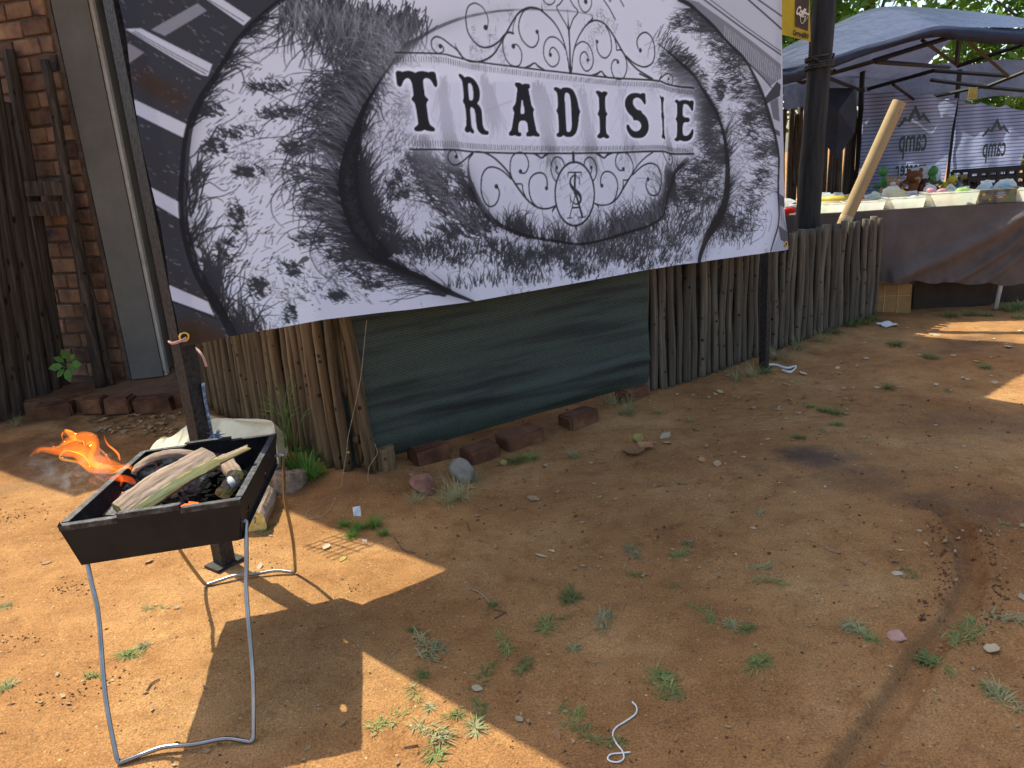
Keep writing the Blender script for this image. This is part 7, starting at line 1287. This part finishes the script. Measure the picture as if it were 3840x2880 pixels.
for k, (x, y, s, c, lab) in enumerate(((2380, 1690, 0.15, 'orange_leaf', 'largest brown leaf in the pile below the right end of the net'), (2420, 1672, 0.125, 'orange_leaf', 'brown leaf overlapping the largest leaf below the net'), (2395, 1645, 0.10, 'yellow_leaf', 'orange yellow leaf at the back of the leaf pile'), (2495, 1632, 0.10, 'pale_leaf', 'pale curled leaf right of the brown leaf pile'), (2500, 1658, 0.05, 'pale_leaf', 'smaller pale leaf right of the brown leaf pile'), (2450, 1655, 0.05, 'orange_leaf', 'purple brown leaf between the pile and the pale leaves'), (1890, 1737, 0.06, 'yellow_leaf', 'yellow leaf in front of the bricks under the net'), (2225, 1685, 0.03, 'yellow_leaf', 'small yellow leaf left of the brown leaf pile'), (2632, 1725, 0.05, 'orange_leaf', 'round reddish leaf on the dirt right of the leaf pile'), (2690, 1740, 0.055, 'dry_leaf', 'dark curled leaf right of the round reddish leaf'), (3720, 2437, 0.055, 'pale_leaf', 'white oval leaf beside the wheel rut'), (3835, 2245, 0.05, 'pale_leaf', 'pale leaf at the right edge of the picture'), (3365, 2153, 0.045, 'pale_leaf', 'pale split leaf left of the wheel rut'), (2030, 2080, 0.05, 'pale_leaf', 'pale torn leaf lying in the shade below the net'), (2068, 2062, 0.03, 'pale_leaf', 'small white leaf right of the pale torn leaf'), (2185, 2118, 0.03, 'pale_leaf', 'tiny curled leaf right of the two pale leaves'), (2000, 1870, 0.06, 'dry_leaf', 'dark dry leaf lying in front of the clay bricks'), (2700, 1473, 0.06, 'yellow_leaf', 'yellow leaf in front of the grey pole fence'), (2945, 1437, 0.05, 'yellow_leaf', 'green yellow leaf near the right steel post'), (3010, 1400, 0.07, 'pale_leaf', 'pale leaf right of the white cloth strip'), (3140, 1382, 0.06, 'pale_leaf', 'long pale leaf further right of the white cloth strip'), (1285, 2100, 0.05, 'yellow_leaf', 'long straw coloured leaf in the sunlit wedge'), (975, 2125, 0.045, 'pale_leaf', 'crumpled pale leaf right of the rear braai leg'), (560, 2112, 0.04, 'orange_leaf', 'pinkish leaf under the braai tray'), (175, 2110, 0.04, 'orange_leaf', 'pinkish leaf left of the braai'), (1225, 2055, 0.04, 'pale_leaf', 'pale curled leaf at the left of the wire grid shadow'), (3505, 1258, 0.08, 'pale_leaf', 'curled pale leaf on the dirt in front of the stall'), (3780, 1304, 0.07, 'pale_leaf', 'pale leaf at the far right in front of the stall'), (3665, 1355, 0.06, 'yellow_leaf', 'yellow leaf in front of the stall near the grass tuft'), (1790, 2590, 0.035, 'pale_leaf', 'white curled scrap between the tufts near the sunlit edge'), (2090, 2765, 0.035, 'orange_leaf', 'brownish leaf left of the white string'), (1945, 2705, 0.03, 'pale_leaf', 'grey leaf right of the sunlit tufts'), (2880, 1650, 0.035, 'pale_leaf', 'pale leaf on the dirt below the grey fence'))):
    leaf(x, y, s, c, lab, 500 + k)
# small litter nobody could count
rg = np.random.default_rng(33); lit = {k: MB() for k in ('dry_leaf', 'pale_leaf')}
def scatter(n, xr, yr, size, kind):
    m = lit[kind]
    for _ in range(n):
        x, y = rg.uniform(*xr), rg.uniform(*yr); q = ground_at(x, y); s = rg.uniform(*size); a = rg.uniform(0, 6.28); z = gz(q[0], q[1]) + 0.003; ca, sa = math.cos(a), math.sin(a); c = rg.uniform(0.1, 0.5) * s
        P = [(-s, 0, c), (-s * 0.2, s * 0.5, 0), (s, 0.1 * s, c), (0.1 * s, -s * 0.45, rg.uniform(0, 0.6) * s)]; m.add([(q[0] + u * ca - v * sa, q[1] + u * sa + v * ca, z + w) for u, v, w in P], [(0, 1, 3), (1, 2, 3)])
scatter(50, (2500, 3840), (1480, 2100), (0.006, 0.015), 'pale_leaf'); scatter(110, (1700, 3840), (1500, 2200), (0.008, 0.022), 'dry_leaf'); scatter(45, (1200, 3840), (2050, 2880), (0.003, 0.007), 'pale_leaf'); scatter(90, (1200, 3840), (2050, 2880), (0.004, 0.012), 'dry_leaf')
scatter(90, (330, 680), (1560, 1640), (0.012, 0.035), 'dry_leaf'); scatter(30, (330, 700), (1560, 1620), (0.012, 0.028), 'pale_leaf'); scatter(40, (0, 1200), (1900, 2880), (0.003, 0.008), 'pale_leaf'); scatter(60, (0, 1300), (1850, 2880), (0.005, 0.016), 'dry_leaf'); scatter(70, (2400, 3200), (1350, 1560), (0.012, 0.03), 'dry_leaf'); scatter(40, (2900, 3840), (1220, 1480), (0.012, 0.03), 'pale_leaf'); scatter(40, (1500, 2400), (1700, 1900), (0.008, 0.022), 'dry_leaf')
for k, m in lit.items(): o = m.build('leaf_litter', M[k], None); o['kind'] = 'stuff'; o['label'] = 'scattered small %s leaf litter on the dirt' % ('pale' if k == 'pale_leaf' else 'brown')
# clods and crumbs of earth
crumb_m = pmat('earth_crumb', [(0.3, (0.07, 0.032, 0.015)), (0.7, (0.19, 0.092, 0.038))], 60, 0.95, bump=0.4); cr = MB()
def crumbs(n, fn, size):
    for _ in range(n):
        x, y = fn(); s = rg.uniform(*size) * (0.5 + rg.random()); cr.box((x, y, gz(x, y) + s * 0.2), (s, s * rg.uniform(0.6, 1.2), s * rg.uniform(0.5, 0.9)), (rg.uniform(0, 1), rg.uniform(0, 1), rg.uniform(0, 3)), s * 0.2)
def trk(): k = rg.integers(18, 62); p = TRK[k] + rg.normal(0, 0.006, 2); d = TRK[k + 1] - TRK[k]; d = d / (np.linalg.norm(d) + 1e-9); return tuple(p + np.array([-d[1], d[0]]) * rg.choice([-1, 1]) * abs(rg.normal(0.080, 0.018)))
crumbs(260, trk, (0.003, 0.008))
crumbs(500, lambda: tuple(ground_at(rg.uniform(0, 3840), rg.uniform(1900, 2880))[:2]), (0.0015, 0.004)); crumbs(260, lambda: tuple(ground_at(rg.uniform(1500, 3840), rg.uniform(1500, 2100))[:2]), (0.004, 0.009))
for (px, py, r_, n_) in ((275, 2210, 0.05, 60), (60, 2410, 0.05, 40), (60, 1930, 0.10, 90), (900, 2090, 0.10, 60), (300, 2580, 0.10, 80), (1340, 2220, 0.05, 20)):
    c0 = ground_at(px, py); crumbs(n_, lambda: (c0[0] + rg.normal(0, r_), c0[1] + rg.normal(0, r_ * 0.6)), (0.002, 0.006))
o = cr.build('earth_crumbs', crumb_m, None); o['kind'] = 'stuff'; o['label'] = 'loose clods and crumbs of red earth'
# strings, twigs, scraps
def string(name, px, r, mat, label, lift=0.004, cat='string'):
    pts = [ground_at(*p) for p in px]; pts = catmull([(p[0], p[1], gz(p[0], p[1]) + lift) for p in pts], 6); m = MB(); m.tube(pts, r, 6); tag(m.build(name, mat, None, True), label, cat)
Zs = lambda L: [(1200 + x / 1.58, 2000 + y / 1.58) for x, y in L]
string('string', Zs([(1850, 1005), (1875, 1035), (1870, 1075), (1810, 1120), (1755, 1160), (1735, 1205), (1755, 1255), (1790, 1300), (1800, 1345), (1770, 1370), (1725, 1368), (1705, 1350), (1725, 1325), (1790, 1315), (1840, 1307)]), 0.0022, M['string'], 'looped white string lying on the dirt at the bottom of the picture')
string('twine', [(1145, 1945), (1160, 1920), (1230, 1895), (1260, 1885), (1220, 1935), (1170, 1948), (1145, 1945)], 0.0015, M['twine'], 'thin loop of twine on the sunlit dirt beside the firewood')
def hang(name, pxs, A, B, r, label):
    pts = catmull([tuple(wall_at(x, y, A, B)) for x, y in pxs], 6); m = MB(); m.tube(pts, r, 5); tag(m.build(name, M['twine'], None, True), label, 'twine')
hang('twine', [(1375, 1200), (1362, 1330), (1352, 1420), (1325, 1550), (1305, 1640), (1300, 1690), (1285, 1790), (1277, 1865)], (-0.93, 3.52), (-0.70, 3.60), 0.0016, 'thin dry twine hanging down past the end poles beside the net')
hang('twine', [(1406, 1665), (1415, 1700), (1400, 1725), (1382, 1760), (1382, 1810), (1400, 1850), (1415, 1880), (1418, 1905)], (-0.75, 3.56), (-0.6, 3.64), 0.0016, 'short twine dangling from the lower left corner of the net')
for k, (pts, lab) in enumerate((([(1755, 2205), (1790, 2215), (1815, 2235), (1835, 2260)], 'thin curved pale twig in the shade near the sunlit edge'), ([(1850, 2285), (1900, 2298)], 'short dark twig beside the curved pale twig'), ([(1855, 2320), (1890, 2300)], 'second short twig below the dark twig'), ([(550, 2598), (570, 2570), (600, 2552)], 'thin dark twig on the sunlit dirt between the braai legs'), ([(1515, 2810), (1568, 2803)], 'short stick left of the sunlit tufts'), ([(1480, 2020), (1500, 2050), (1520, 2068), (1560, 2078)], 'dry root twig in the wire grid shadow'), ([(2595, 1605), (2620, 1615)], 'tiny dark stick below the grey fence'), ([(2340, 2130), (2352, 2090)], 'pale straw in the shade below the net'), ([(1460, 2475), (1500, 2435)], 'thin straw left of the shaded tufts'), ([(1750, 1955), (1760, 1990)], 'small stem at the edge of the wispy clump'))):
    string('twig', pts, 0.0022 if k not in (7, 8) else 0.0014, M['twig'] if k not in (0, 7, 8) else M['twine'], lab, 0.004, 'twig')
# white scraps
def scrap(px, py, w, h, rz, label, seed, name='paper_scrap', tilt=0.1):
    rg_ = random.Random(seed); m = MB(); n_ = 6; P = np.zeros((n_ + 1, n_ + 1, 3))
    for i in range(n_ + 1):
        for j in range(n_ + 1): P[i, j] = ((j / n_ - 0.5) * w, (i / n_ - 0.5) * h, 0.012 * fbm(np.array([j * 0.6 + seed]), np.array([i * 0.6]), 2, seed)[0] * 2)
    m.grid(P); q = ground_at(px, py); o = m.build(name, M['paper_white'], None, True); o.location = (q[0], q[1], gz(q[0], q[1]) + 0.004); o.rotation_euler = (tilt, 0, rz); return tag(o, label, 'paper')
scrap(3325, 1222, 0.14, 0.11, 0.4, 'crumpled white paper on the dirt near the end of the grey fence', 3); scrap(1340, 1930, 0.035, 0.06, 0.2, 'small white scrap caught in the grass at the fence corner', 4, 'paper_scrap', 0.8); scrap(1368, 2040, 0.018, 0.010, 0.1, 'white bottle top on the sunlit wedge', 5)
sr_ = MB(); pts = [ground_at(*p) for p in ((2870, 1385), (2905, 1380), (2950, 1388), (2985, 1380), (2965, 1400), (2930, 1395))]; sr_.tube(catmull([(p[0], p[1], gz(p[0], p[1]) + 0.012) for p in pts], 6), 0.009, 6, True, 0.5); tag(sr_.build('cloth_strip', M['paper_white'], None, True), 'white cloth strip lying at the foot of the right steel post', 'cloth')
